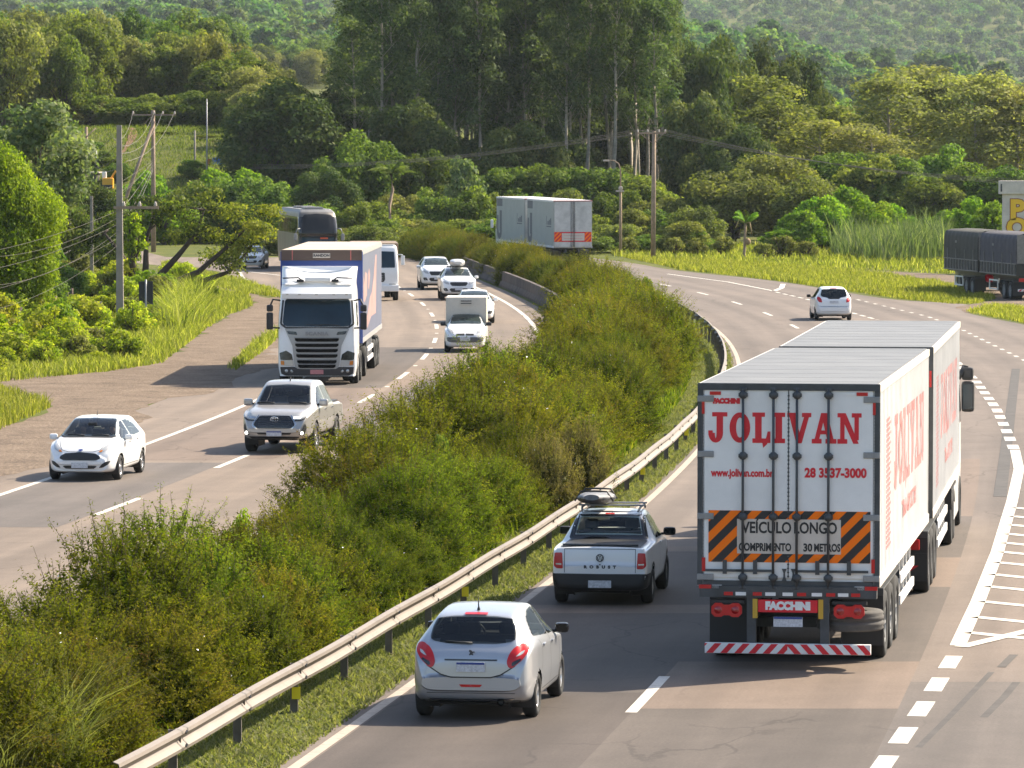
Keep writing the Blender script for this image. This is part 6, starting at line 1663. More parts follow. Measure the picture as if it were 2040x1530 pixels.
    sh = cab_shell(zst([(.35, 1.22, 28.0, .12, .2, 25.8), (1.2, 1.25, 28.1, .1, .2, 25.7), (2.0, 1.25, 28.05, .1, .22, 25.7), (2.9, 1.22, 27.7, .1, .25, 25.7), (3.5, 1.12, 27.1, .1, .3, 25.8), (3.78, .9, 26.6, .1, .3, 26.0)], zs))
    cb = sh.body('cab', M['white'], o); cb.location = (.30, 0, 0); cb.rotation_euler.z = R(1.0)
    for sd in (1, -1): decal(sh, 'side_window', [(26.7, 2.05), (27.55, 2.05), (27.45, 2.6), (27.2, 2.85), (26.7, 2.85)], 'x', sd, M['glass'], cb, .006, .08, .05)
    decal(sh, 'windscreen', sym([(0, 1.95), (1.05, 1.95), (1.0, 2.75), (0, 2.8)]), 'y', 1, M['glass'], cb, .006, .1, .05)
    for sd in (1, -1):
        m = MB(); m.box((sd * 1.38, 27.85, 2.52), (.26, .20, .62), 0, 0, .07); m.box((sd * 1.37, 27.9, 2.98), (.24, .2, .26), 0, 0, .06); m.tube([(sd * 1.2, 27.7, 2.9), (sd * 1.30, 27.9, 3.12), (sd * 1.38, 27.9, 3.1)], .05, 6); mm = m.build('side_mirror', M['black'], cb)
        g_ = MB(); g_.box((sd * 1.38, 27.744, 2.52), (.20, .006, .50)); g_.build('mirror_glass', M['glass_blue'], mm)
    q = MB()
    for sd in (1, -1): q.box((sd * 1.12, 24.6, .72), (.30, 1.9, .75), 0, 0, .05); q.box((sd * 1.23, 25.5, .85), (.06, .9, 1.0), 0, 0, .02)
    q.build('side_skirt', M['white'], cb)
    tc = empty('tractor_chassis', (0, 0, 0), parent=cb); bpy.data.objects.remove(tc)
    chassis(cb, 21.0, 6.5, 1.1, (22.2, 23.4), flaps=False); truck_wheels(cb, (22.2, 23.4), 1.27); truck_wheels(cb, (26.9,), 1.27, dual=False)
    fd = MB()
    for sd in (1, -1): fd.box((sd * 1.0, 22.8, 1.08), (.56, 2.4, .05)); fd.box((sd * 1.0, 21.6, .9), (.56, .04, .4))
    fd.build('mudguard', M['black'], cb)
    return o

M['slot'] = mat('slot_black', (.006, .006, .006), .9, spec=.1)  # matte black of the grille slots
def blue_lorry():
    """cab-over lorry seen from the front; +Y is forward, front at y = 0"""
    o = empty('lorry', (0, 0, 0), 0, 'big white cab-over lorry with a blue-fronted curtain trailer, coming towards the camera', 'lorry')
    zs = np.concatenate([np.linspace(.28, 1.2, 12), np.linspace(1.28, 2.7, 18), np.linspace(2.76, 3.3, 9)])
    sh = cab_shell(zst([(.28, 1.20, -.02, .10, .14, -2.2), (.6, 1.25, 0, .08, .14, -2.2), (1.2, 1.26, .0, .10, .18, -2.2), (1.8, 1.26, -.03, .12, .22, -2.2), (2.7, 1.22, -.26, .14, .24, -2.2), (3.0, 1.20, -.40, .15, .25, -2.2), (3.3, 1.16, -.62, .16, .25, -2.2)], zs))
    P = M['white']; sh.body('cab', P, o)
    cab = o.children[-1]
    # roof fairing, hollowed upper edge
    rows = []
    for t in np.linspace(0, 1, 9):
        z = 3.20 + .56 * t; w_ = 1.17 + .05 * t; yf = -.55 - .95 * t ** 1.15
        pts = []
        for k in np.linspace(0, 1, 10):
            x = w_ * k; dip = .20 * t * (1 - (k / .92) ** 2 if k < .92 else 0)
            pts.append((x, yf - .10 * k ** 2 - (.25 if k > .95 else 0), z - dip))
        pts += [(w_, -1.9, z), (w_ * .5, -2.1, z - .05 * t), (0, -2.1, z - .1 * t)]
        rows.append(pts)
    Shell(rows).body('roof_fairing', P, cab)
    v = MB(); n = 18; vs = []
    for k in range(n + 1):
        x = -1.12 + 2.24 * k / n; yy = .12 - .22 * (x / 1.12) ** 2
        vs += [(x, yy - .28, 3.12), (x, yy, 2.92), (x, yy - .02, 2.76), (x, yy - .26, 2.74)]
    fs = []
    for k in range(n):
        for j in range(4): fs.append((4 * k + j, 4 * k + (j + 1) % 4, 4 * k + 4 + (j + 1) % 4, 4 * k + 4 + j))
    v.add(vs, fs, 0, False); v.add([vs[i] for i in range(4)], [(0, 1, 2, 3)]); v.add([vs[-4 + i] for i in range(4)], [(3, 2, 1, 0)])
    vz = v.build('sun_visor', P, cab)
    for x in (-.95, -.55, 0, .55, .95):
        l = MB(); l.box((x, .125 - .22 * (x / 1.12) ** 2, 2.90), (.09, .03, .035), 0, 0, .01); l.build('marker_lamp', M['clear_lens'], vz)
    sn = MB(); sn.box((0, -.62, 3.36), (.82, .26, .13), 0, 0, .03); sn.build('air_vent', P, cab)
    for sd in (1, -1):
        h = MB(); h.tube([(sd * .45, -.55, 3.30), (sd * .62, -.50, 3.42), (sd * 1.12, -.62, 3.40)], .025, 6); h.box((sd * .56, -.55, 3.32), (.22, .2, .08)); h.build('air_horn', M['black'], cab)
    decal(sh, 'windscreen', sym([(0, 1.86), (.95, 1.87), (1.06, 1.90), (1.10, 2.0), (1.04, 2.68), (.98, 2.74), (0, 2.76)]), 'y', 1, M['glass_blue'], cab, .008, .06, .05)
    seam(sh, 'windscreen_frame', [(-1.10, 2.70), (-1.16, 1.95), (-1.0, 1.83), (0, 1.82), (1.0, 1.83), (1.16, 1.95), (1.10, 2.70)], 'y', 1, M['black'], cab, .06, .006)
    for sd in (1, -1): decal(sh, 'side_window', [(-1.15, 1.9), (-.42, 1.86), (-.55, 2.6), (-1.15, 2.62)], 'x', sd, M['glass'], cab, .006, .06, .05)
    g = decal(sh, 'grille', sym([(0, .50), (.62, .51), (.72, .62), (.78, 1.25), (.95, 1.62), (1.03, 1.80), (0, 1.82)]), 'y', 1, mat('grille_grey', (.36, .35, .33), .4, metal=.2), cab, .02, .06, .03)
    for k, (z, a) in enumerate([(1.44, .70), (1.27, .69), (1.10, .67), (.93, .66), (.74, .63), (.60, .60)]):
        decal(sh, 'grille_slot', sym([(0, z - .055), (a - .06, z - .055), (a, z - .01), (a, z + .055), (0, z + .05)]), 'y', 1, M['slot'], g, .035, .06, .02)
        decal(sh, 'grille_blade', sym([(0, z + .055), (a + .02, z + .06), (a + .02, z + .085), (0, z + .085)]), 'y', 1, M['grey'], g, .042, .06, .01)
    lettering('SCANIA', .15, M['grey'], g, (0, .045, 1.64), 'front', bold=.008, sx=1.25, spacing=1.15)
    for fx in (False, True):
        decal(sh, 'grille_slot', [(.62, 1.60), (.90, 1.62), (.96, 1.72), (.66, 1.70)], 'y', 1, M['gloss_black'], g, .03, .06, .03, fx)
        decal(sh, 'lamp_housing', [(.76, .78), (1.17, .80), (1.20, 1.02), (.98, 1.10), (.80, .98)], 'y', 1, M['gloss_black'], cab, .012, .05, .03, fx)
        h = decal(sh, 'headlight', [(.74, .60), (1.16, .62), (1.17, .79), (.76, .80)], 'y', 1, M['clear_lens'], cab, .014, .05, .03, fx)
        decal(sh, 'indicator', [(1.04, .64), (1.15, .65), (1.155, .77), (1.05, .77)], 'y', 1, M['amber'], h, .022, .04, .02, fx)
    decal(sh, 'bumper', sym([(0, .30), (1.0, .30), (1.14, .36), (1.17, .58), (.70, .585), (.62, .52), (0, .51)]), 'y', 1, mat('bumper_grey', (.035, .035, .038), .5), cab, .022, .06, .03)
    for sd in (1, -1):
        for x in (.80, .98):
            f = MB(); f.lathe([(0, .055), (.03, .05), (.032, .001)], 14, 'y', (sd * x, -.06, .45)); f.build('fog_lamp', M['clear_lens'], cab)
        m = MB(); m.box((sd * 1.50, .05, 2.05), (.21, .2, .55), 0, 0, .05); m.box((sd * 1.50, .02, 2.46), (.20, .2, .22), 0, 0, .05); m.tube([(sd * 1.18, -.15, 2.70), (sd * 1.40, .02, 2.74), (sd * 1.5, .04, 2.5)], .03, 6); m.tube([(sd * 1.2, -.1, 1.82), (sd * 1.48, .05, 1.84)], .03, 6); m.build('side_mirror', M['black'], cab)
    q = MB(); q.box((0, .03, .42), (.42, .02, .14)); q.build('number_plate', M['plate_red'], cab)
    q = MB(); q.tube([(-.18, -.02, 1.88), (-.04, -.02, 1.92), (.5, -.09, 1.93)], .015, 5); q.tube([(-.75, -.05, 1.88), (-.6, -.05, 1.92), (-.1, -.03, 1.93)], .015, 5); q.build('wiper', M['black'], cab)
    st = MB()
    for sd in (1, -1): st.box((sd * 1.17, -1.25, .62), (.14, .5, .8), 0, 0, .05)
    st.build('step', M['white'], cab)
    truck_wheels(cab, (-1.35,), 1.26, dual=False, r=.5); truck_wheels(cab, (-3.2, -6.3), 1.26, r=.5)
    chassis(cab, -8.5, 8.0, 1.05, (-3.2, -6.3), flaps=False)
    # trailer, front wall at y = -2.75
    W, L, zf, zt = 2.60, 14.0, 1.22, 4.24
    tb = MB(); tb.box((0, -2.75 - L / 2, (zf + zt) / 2), (W, L, zt - zf), 0, 0, .02)
    tr = tb.build('trailer', mat('lavender_curtain', (.125, .135, .19), .5, var=.2, vscale=1.2), o)
    r = MB(); r.box((0, -2.75 - L / 2, zt + .01), (W - .02, L, .03)); r.build('roof_sheet', mat('tan_roof', (.50, .40, .30), .6, var=.25, vscale=.7), tr)
    f = MB(); f.box((0, -2.735, 2.68), (W - .02, .04, 2.90)); fw = f.build('front_wall', mat('blue_wall', (.014, .05, .24), .4), tr)
    f = MB(); f.box((0, -2.725, 4.09), (W + .02, .08, .34)); hd = f.build('header_board', mat('brown_header', (.10, .065, .05), .6), tr)
    for x in (-.95, .95): f = MB(); f.box((x, -2.68, 4.09), (.03, .02, .32)); f.build('header_strip', M['redfade'], hd)
    f = MB(); f.box((.0, -2.675, 4.08), (.56, .02, .15)); nb = f.build('name_board', M['panelcream'], hd); lettering('RANDON', .12, M['dgrey'], hd, (.0, -2.660, 4.08), 'front', bold=.006, sx=1.0)
    for sd in (1, -1): e = MB(); e.box((sd * (W / 2), -2.74, 2.72), (.07, .10, 2.98)); e.build('corner_post', bpy.data.materials['blue_wall'], tr)
    # pink picture on the left flank (towards the middle of the road)
    pk = mat('pink_print', (.42, .25, .23), .5, var=.25, vscale=1.0)
    for sd in (-1,):
        X = sd * (W / 2 + .004)
        for nm, poly in [('print', [(-4.6, 1.75), (-6.5, 1.6), (-9.0, 1.9), (-12.4, 1.9), (-13.0, 3.9), (-12.2, 3.9), (-11.0, 3.2), (-9.6, 2.7), (-8.2, 2.55), (-6.6, 2.05)]), ('print', [(-3.9, 2.6), (-4.5, 2.5), (-6.2, 2.7), (-6.4, 3.4), (-5.0, 3.5), (-4.6, 3.1), (-3.9, 3.4)]), ('print', [(-7.0, 2.9), (-7.6, 2.85), (-8.3, 3.3), (-7.8, 3.55), (-7.1, 3.4)])]:
            mb = MB(); mb.prism([(-p[0], p[1]) for p in poly], ((X, 0, 0), (0, -1, 0), (0, 0, 1)), -.003 * 1.0); mb.build(nm, pk, tr)
        mb = MB(); mb.box((X, -2.75 - L / 2, 4.16), (.03, L, .13)); mb.box((X, -2.75 - L / 2, 1.30), (.03, L, .16)); mb.build('curtain_rail', mat('rail_grey', (.33, .32, .31), .5), tr)
    ax = (-12.2, -13.5, -14.8); chassis(tr, -16.6, 13, zf, ax); truck_wheels(tr, ax, 1.29); side_guard(tr, -11.0, -7.2, W)
    return o

def tilt_truck():
    """white cab-over truck mostly hidden behind the big lorry"""
    o = empty('truck', (0, 0, 0), 0, 'white truck mostly hidden behind the blue-fronted lorry', 'lorry')
    zs = np.linspace(.55, 2.9, 26)
    sh = cab_shell(zst([(.55, 1.18, 0, .06, .10, -1.8), (1.3, 1.2, 0, .06, .12, -1.8), (2.6, 1.14, -.22, .08, .15, -1.8), (2.8, 1.1, -.3, .08, .15, -1.8), (2.9, 1.0, -.45, .08, .15, -1.75)], zs))
    sh.body('cab', M['white'], o); cab = o.children[-1]
    decal(sh, 'windscreen', sym([(0, 1.72), (1.02, 1.72), (.98, 2.55), (0, 2.58)]), 'y', 1, M['glass_blue'], cab, .006, .06, .06)
    decal(sh, 'grille', sym([(0, .98), (.42, .98), (.5, 1.1), (.48, 1.46), (0, 1.48)]), 'y', 1, M['black'], cab, .006, .06, .04)
    for z in (1.08, 1.2, 1.32): seam(sh, 'grille_bar', [(-.4, z), (.4, z)], 'y', 1, M['grey'], cab, .03, .02)
    for fx in (False, True): decal(sh, 'headlight', [(.70, .72), (1.05, .72), (1.05, .90), (.70, .90)], 'y', 1, M['clear_lens'], cab, .01, .05, .03, fx)
    b = MB(); b.box((0, .03, .66), (2.42, .18, .34), 0, 0, .05); b.build('bumper', M['white'], cab)
    for sd in (1, -1):
        m = MB(); m.box((sd * 1.42, .0, 2.1), (.2, .12, .5), 0, 0, .04); m.tube([(sd * 1.1, -.1, 2.4), (sd * 1.4, 0, 2.4)], .025, 6); m.build('side_mirror', M['white'], cab)
        decal(sh, 'side_window', [(-1.1, 1.8), (-.35, 1.8), (-.45, 2.5), (-1.1, 2.5)], 'x', sd, M['glass'], cab, .006, .06, .04)
    t = MB(); t.box((0, -5.2, 2.0), (2.45, 6.4, 1.9), 0, 0, .03); t.build('load_bed', mat('brown_load', (.22, .16, .11), .8, var=.4), o)
    chassis(o, -8.6, 8.0, 1.0, (-6.4, -7.6), flaps=False); truck_wheels(o, (-1.2,), 1.2, dual=False); truck_wheels(o, (-6.4, -7.6), 1.2)
    return o

def coach():
    o = empty('coach', (0, 0, 0), 0, 'black double-deck coach with a silver flank coming round the far bend behind the lorry', 'coach')
    zs = np.concatenate([np.linspace(.35, 3.7, 32), [3.78, 3.86, 3.92, 3.96]])
    sh = cab_shell(zst([(.35, 1.2, -.1, .12, .2, -14), (1.0, 1.28, 0, .12, .22, -14), (2.2, 1.29, -.15, .14, .24, -14), (2.4, 1.29, -.12, .14, .26, -14), (3.2, 1.26, -.35, .16, .28, -14), (3.75, 1.18, -.75, .16, .3, -13.9), (3.96, .98, -1.3, .16, .3, -13.8)], zs))
    lay = mat('coach_silver', (.17, .155, .135), .4, metal=.4, var=.4, vscale=.5)
    def mf(c):
        if c[1] > -.6: return 1
        if c[2] > 3.75: return 2
        return 1 if 2.35 < c[2] < 3.45 else 0
    sh.body('body', [lay, M['gloss_black'], mat('coach_roof', (.16, .155, .15), .5)], o, matf=mf)
    decal(sh, 'upper_windscreen', sym([(0, 2.42), (1.02, 2.42), (1.06, 2.5), (.98, 3.45), (.85, 3.62), (0, 3.68)]), 'y', 1, mat('smoked_glass', (.02, .02, .021), .12, spec=.3), o, .01, .08, .08)
    w_ = decal(sh, 'windscreen', sym([(0, 1.0), (1.06, 1.02), (1.12, 1.2), (1.08, 2.2), (0, 2.26)]), 'y', 1, M['glass_blue'], o, .01, .08, .06)
    q = MB(); q.box((-.35, .0, 2.12), (.5, .02, .10)); q.build('destination_sign', mat('red_sign', (.55, .09, .03), .4), o)
    for sd in (1, -1):
        m = MB(); m.box((sd * 1.52, .22, 2.2), (.22, .24, .46), 0, 0, .08); m.tube([(sd * 1.2, -.1, 2.75), (sd * 1.4, .25, 2.72), (sd * 1.52, .24, 2.4)], .035, 6); m.build('side_mirror', M['grey'], o)
        for k in range(7): decal(sh, 'side_window', [(-1.9 - k * 1.65, 2.45), (-.5 - k * 1.65, 2.45), (-.5 - k * 1.65, 3.35), (-1.9 - k * 1.65, 3.35)], 'x', sd, M['glass'], o, .008, .2, .06)
    for fx in (False, True): decal(sh, 'headlight', [(.68, .55), (1.06, .58), (1.12, .78), (.74, .74)], 'y', 1, M['clear_lens'], o, .012, .06, .04, fx)
    for ya in (-4, -9): r = MB(); r.box((0, ya, 4.0), (1.2, 2.2, .16), 0, 0, .05); r.build('air_conditioner', bpy.data.materials['coach_roof'], o)
    truck_wheels(o, (-2.6,), 1.27, dual=False); truck_wheels(o, (-9.2, -10.5), 1.27)
    return o

def grey_road_train():
    o = empty('road_train', (0, 0, 0), 0, 'pale grey lorry with two box trailers and dark J marks beyond the median hedge', 'lorry')
    W, zf, zt = 2.6, 1.25, 4.40
    gm = mat('grey_box_side', (.40, .41, .38), .5, var=.12, vscale=.8); dm = mat('lead_mark', (.11, .11, .14), .5)
    for i, (y0, rz) in enumerate([(0, 0), (13.0, R(1.2))]):
        t = trailer_box(o, 'trailer', 12.3, W, zf, zt, [gm, M['boxwhite'], M['boxwhite']], 0); t.location = (-.1 * i, y0, 0); t.rotation_euler.z = rz
        d = MB(); d.box((-.63, -.03, (zf + zt) / 2), (1.22, .04, zt - zf - .12), 0, 0, .01); d.box((.63, -.03, (zf + zt) / 2), (1.22, .04, zt - zf - .12), 0, 0, .01); d.build('rear_door', mat('dirty_white', (.58, .57, .54), .6, var=.35, vscale=1.2), t)
        r = MB()
        for x in (-.12, .02, .12): r.tube([(x, -.08, zf + .05), (x, -.08, zt - .08)], .02, 6)
        r.build('locking_rod', M['dgrey'], t)
        e = MB(); e.box((0, -.03, zt - .02), (W, .08, .06)); e.build('red_edge', M['redfade'], t)
        if i == 0:
            p = MB(); p.box((.0, -.058, 1.98), (2.5, .01, .66)); pp = p.build('warning_panel', M['red'], t)
            p = MB(); p.box((.02, -.066, 1.98), (1.52, .01, .50)); p.build('notice', M['panelcream'], pp)
            stripes('stripe', -1.25, -.78, 1.65, 2.31, -.067, M['orange'], pp, .14, .28, 1); stripes('stripe', .80, 1.25, 1.65, 2.31, -.067, M['orange'], pp, .14, .28, 1)
            for zz in (2.06, 1.88): q = MB(); q.box((.02, -.073, zz), (1.25, .006, .02)); q.build('notice_line', M['redfade'], pp)
        X = -W / 2 - .004
        mb = MB()                                            # J mark: block and hook, near the front end
        def side_poly(poly):
            mb.add([(X, p[0], p[1]) for p in poly], [tuple(range(len(poly)))])
        side_poly([(9.6, 3.75), (9.6, 4.30), (12.1, 4.30), (12.1, 3.75)]); side_poly([(9.9, 2.0), (9.9, 3.45), (10.9, 3.45), (10.9, 2.0)])
        for k in range(8):
            a0, a1 = math.pi + math.pi * k / 8, math.pi + math.pi * (k + 1) / 8
            side_poly([(10.9 + .1 + math.cos(a) * rr_, 2.0 + math.sin(a) * rr_ * .55) for a, rr_ in ((a0, 1.1), (a1, 1.1), (a1, .35), (a0, .35))])
        side_poly([(11.4, 2.0), (11.4, 3.1), (12.1, 3.1), (12.1, 2.0)]); mb.build('lettering', dm, t)
        q = MB()
        for (ya, za, yb_, zb_) in [(1.0, 2.75, 1.5, 3.2), (1.6, 2.75, 2.1, 3.1), (2.2, 2.75, 2.7, 3.0), (3.0, 2.75, 3.2, 3.35), (1.0, 2.60, 3.2, 2.68)]: q.add([(X, ya, za), (X, ya, zb_), (X, yb_, zb_), (X, yb_, za)], [(0, 1, 2, 3)])
        q.build('lettering', dm, t)
        ax = (1.6, 2.9, 4.1); chassis(t, 0, 12, zf, ax); truck_wheels(t, ax, 1.28)
    zs = np.linspace(.4, 3.6, 20)
    sh = cab_shell(zst([(.4, 1.2, 29.2, .1, .2, 26.8), (2.0, 1.25, 29.2, .1, .2, 26.8), (3.0, 1.2, 28.7, .1, .25, 26.8), (3.6, 1.0, 27.9, .1, .3, 26.9)], zs)); cb = sh.body('cab', M['white'], o)
    decal(sh, 'side_window', [(27.8, 2.05), (28.6, 2.05), (28.4, 2.8), (27.8, 2.8)], 'x', -1, M['glass'], cb, .006, .1, .05); truck_wheels(cb, (27.9,), 1.26, dual=False)
    m = MB(); m.box((-1.5, 28.9, 2.4), (.2, .2, .6), 0, 0, .06); m.build('side_mirror', M['white'], cb)
    return o

def tarp_lorry():
    o = empty('tipper_lorry', (0, 0, 0), 0, 'dark lorry with tarpaulin-covered load boxes parked on the right verge', 'lorry')
    tp = [mat('tarp_olive', (.055, .052, .040), .85, var=.35, vscale=2.5, bump=.4, bscale=5), mat('tarp_grey', (.07, .065, .075), .85, var=.35, vscale=2.5, bump=.4, bscale=5)]
    rail = mat('weathered_rail', (.24, .22, .20), .7, var=.3)
    W, zf, zs_, zt = 2.6, 1.35, 2.0, 3.75
    for i, (y0, L) in enumerate([(0, 7.4), (7.9, 7.4)]):
        mb = MB(); n = 15
        for k in range(n):                                    # tarpaulin sagging between the hoops
            ya, yb = y0 + L * k / n, y0 + L * (k + 1) / n
            for j, (yy) in enumerate((ya,)):
                pass
        ny = 46; vs = []
        pf = [(-1.3, zs_), (-1.31, 2.6), (-1.29, 3.3), (-1.20, 3.62), (-.9, 3.72), (0, 3.76), (.9, 3.72), (1.20, 3.62), (1.29, 3.3), (1.31, 2.6), (1.3, zs_)]
        for k in range(ny + 1):
            y = y0 + L * k / ny; sag = .028 * abs(math.sin(math.pi * k / ny * 9))
            for x, z in pf: vs.append((x - math.copysign(sag, x) * (1 if z > zs_ else 0), y, z - (sag if z > 3.5 else 0)))
        m = len(pf); fs = [(k * m + j, k * m + j + 1, (k + 1) * m + j + 1, (k + 1) * m + j) for k in range(ny) for j in range(m - 1)]
        mb.add(vs, fs, 0, True); mb.add(vs[:m], [tuple(range(m))], 0); mb.add(vs[-m:], [tuple(range(m))[::-1]], 0)
        t = mb.build('tarpaulin', [tp[i % 2] if i else tp[1]], o)
        if i == 1: t.data.materials[0] = tp[0]
        b = MB(); b.box((0, y0 + L / 2, (zf + zs_) / 2), (W, L, zs_ - zf), 0, 0, .02); lb = b.build('load_box', mat('dark_box', (.035, .033, .028), .7), o)
        r = MB()
        for sd in (1, -1):
            r.box((sd * (W / 2 + .02), y0 + L / 2, zs_ + .02), (.05, L, .05)); r.box((sd * (W / 2 + .02), y0 + L / 2, zf + .04), (.05, L, .06))
            for k in range(12): r.box((sd * (W / 2 + .02), y0 + L * (k + .5) / 12, (zf + zs_) / 2), (.04, .07, zs_ - zf))
            for k in range(4): r.box((sd * (W / 2 + .025), y0 + L * (k + .5) / 4, zs_ + .32), (.03, .05, .6))
        r.build('box_rib', rail, lb)
        e = MB(); e.box((0, y0 - .02, 2.85), (W - .1, .06, 1.6)); e.build('end_frame', rail, t)
        q = MB(); q.add([(-W / 2 - .03, y0 + L * .6, 2.95), (-W / 2 - .03, y0 + L * .6, 3.1), (-W / 2 - .03, y0 + L * .65, 3.1), (-W / 2 - .03, y0 + L * .65, 2.95)], [(0, 1, 2, 3)]); q.build('tarp_patch', rail, t)
        ax = (y0 + 1.3, y0 + 2.55); chassis(o, y0, L, zf, ax); truck_wheels(o, ax, 1.28, rimm=M['chrome'])
    for sd in (1, -1):
        q = MB(); q.box((sd * .95, -.04, 1.12), (.42, .06, .20), 0, 0, .05); q.build('tail_light', M['red_lens'], o)
    q = MB(); q.box((0, -.05, .55), (2.4, .08, .14)); q.box((-.7, -.02, .9), (.1, .06, .7)); q.box((.7, -.02, .9), (.1, .06, .7)); ub = q.build('underrun_bar', M['boxwhite'], o)
    stripes('stripe', -1.2, 1.2, .49, .61, -.093, M['red'], ub, .12, .24, 1)
    q = MB()
    for (ya, yb) in ((3.9, 5.6), (11.3, 13.0)):
        for sd in (1, -1):
            for z in (.5, 1.0): q.box((sd * 1.24, (ya + yb) / 2, z), (.05, yb - ya, .08))
            for y in (ya, yb): q.box((sd * 1.24, y, .75), (.05, .08, .58))
    q.build('side_guard', M['boxwhite'], o)
    q = MB(); q.lathe([(0, .2), (.06, .24), (.3, .24), (.36, .2)], 16, 'x', (-1.2, 6.5, 1.05)); q.build('air_tank', M['red'], o)
    zs = np.linspace(.4, 3.4, 20)
    sh = cab_shell(zst([(.4, 1.2, 18.6, .1, .2, 16.2), (2.0, 1.25, 18.6, .1, .2, 16.2), (3.0, 1.2, 18.1, .1, .25, 16.2), (3.4, 1.0, 17.4, .1, .3, 16.3)], zs)); cb = sh.body('cab', mat('dark_cab', (.06, .06, .055), .4, coat=.4), o)
    cb.location = (1.15, -.7, 0)
    decal(sh, 'side_window', [(17.2, 2.0), (18.0, 2.0), (17.8, 2.8), (17.2, 2.8)], 'x', -1, M['glass'], cb, .006, .1, .05); truck_wheels(cb, (17.3,), 1.26, dual=False, rimm=M['chrome'])
    m = MB(); m.box((-1.5, 18.3, 2.4), (.22, .2, .7), 0, 0, .06); m.tube([(-1.2, 18.2, 2.8), (-1.5, 18.3, 2.75)], .03, 6); m.build('side_mirror', M['black'], cb)
    return o

long_lorry()
c = blue_lorry(); p = G(638, 768); c.location = (p.x - .12, p.y + .2, .0055); c.rotation_euler.z = math.pi - R(1.2); c.scale = (1.05, 1.0, 1.05)
c = tilt_truck(); p = G(747, 601); c.location = (p.x, p.y + 1.0, .0055); c.rotation_euler.z = math.pi + R(2.6)
c = coach(); c.location = (-12.4, 306, .0055); c.rotation_euler.z = math.pi + R(8.5)
c = grey_road_train(); c.location = (4.05, 318, .0055); c.rotation_euler.z = R(8.0)
c = tarp_lorry(); p = G(2072, 598); c.location = (p.x, p.y, .0055); c.scale = (1, 1, .93); c.rotation_euler.z = R(9.0)
# ================================================================ POLES, WIRES, SIGNS, LEFT VERGE, RIGHT EDGE
def at(px, dist, py=None, h=None):
    """point on the vertical plane at the given distance"""
    x = (px - 1020) / FPX * dist
    return Vector((x, dist, h if h is not None else 8 + (YH - py) * dist / FPX))
M['polewood'] = mat('pole_wood', (.30, .22, .155), .9, var=.4, vscale=3)
M['poleconc'] = mat('pole_concrete', (.30, .26, .22), .9, var=.25, vscale=2)
M['ins'] = mat('insulator', (.42, .36, .30), .4)
def pole(name, label, base, H, r0, r1, m, square=False, lean=(0, 0)):
    e = empty(name, base, 0, label, 'pole')
    mb = MB()
    if square:
        vs = []
        for z, r in ((-.6, r0), (H, r1)): vs += [(-r, -r * .8, z), (r, -r * .8, z), (r, r * .8, z), (-r, r * .8, z)]
        mb.add(vs, [(0, 1, 5, 4), (1, 2, 6, 5), (2, 3, 7, 6), (3, 0, 4, 7), (4, 5, 6, 7)])
        for k in range(9): mb.box((0, -r0 * .8, .8 + k * H / 10), (.07, .012, .22))
    else: mb.tube([(0, 0, -.6), (lean[0] * .5, 0, H * .5), (lean[0], 0, H)], [r0, (r0 + r1) / 2, r1], 10)
    mb.build('shaft', m, e); return e
def crossarm(e, z, x0, x1, ins=(), y=-.14):
    mb = MB(); mb.box(((x0 + x1) / 2, y, z), (x1 - x0, .10, .12)); a = mb.build('crossarm', M['polewood'], e)
    for x in ins:
        q = MB(); q.lathe([(0, .05), (.06, .09), (.09, .05), (.13, .08), (.16, .04), (.22, .03)], 8, 'z', (x, y, z + .06)); q.build('insulator', M['ins'], a)
pa = pole('power_pole', 'tall pale square concrete power pole at the edge of the left weeds', G(239, 652), 8.95, .17, .11, M['poleconc'], True)
crossarm(pa, 5.3, -.25, 1.75, (.2, .9, 1.6))
pb = pole('power_pole', 'brown wooden power pole with a wide crossarm and a slanting strut', at(306, 362, h=0), 10.75, .19, .14, M['polewood'])
crossarm(pb, 10.4, -1.6, 1.7, (-1.5, .1, .75, 1.65))
q = MB(); q.tube([(.1, -.3, 9.9), (-3.6, -1.5, -.3)], [.12, .15], 8); q.build('strut', M['polewood'], pb)
q = MB(); q.tube([(-.1, -.2, 10.3), (-.75, -.2, 9.6)], .03, 5); q.build('brace', M['polewood'], pb)
pc = pole('power_pole', 'dark wooden pole with a transformer and slanted arms, left of the concrete pole', at(173, 388, h=0), 9.6, .17, .12, M['polewood'])
crossarm(pc, 7.5, -3.6, .5, (-3.4, -2.4, -.4, .4)); 
q = MB(); q.tube([(-1.3, -.2, 9.3), (.9, -.2, 7.9)], .05, 5); q.tube([(-1.0, -.2, 7.8), (.8, -.2, 9.5)], .05, 5); q.build('brace', M['polewood'], pc)
q = MB(); q.lathe([(0, .28), (.1, .32), (.8, .32), (.9, .2)], 12, 'z', (.55, -.1, 6.9)); q.build('transformer', mat('transformer_grey', (.32, .33, .31), .5), pc)
pole('fence_pole', 'thin grey concrete post standing left of the tall concrete pole', G(183, 594), 5.4, .10, .07, M['poleconc'], True)
pole('fence_pole', 'thin brown wooden post under the big bright-green tree', G(106, 600), 3.9, .09, .07, M['polewood'])
pole('lamp_mast', 'slim grey mast rising above the grassy bank in the left background', at(413, 432, h=2), 10.3, .09, .05, M['grey'])
lm = pole('lamp_mast', 'short pale post on the grassy bank in the left background', at(389, 440, h=3), 6.5, .10, .08, M['poleconc'])
pd = pole('power_pole', 'dark wooden power pole in the grass right of the middle of the far bend', at(1301, 338, h=0), 9.1, .19, .14, M['polewood'], lean=(.06, 0))
crossarm(pd, 8.95, -1.2, .9, (-1.1, -.4, .4, .85)); q = MB(); q.tube([(-.9, -.2, 8.9), (0, -.2, 8.2), (.7, -.2, 8.9)], .03, 5); q.build('brace', M['polewood'], pd)
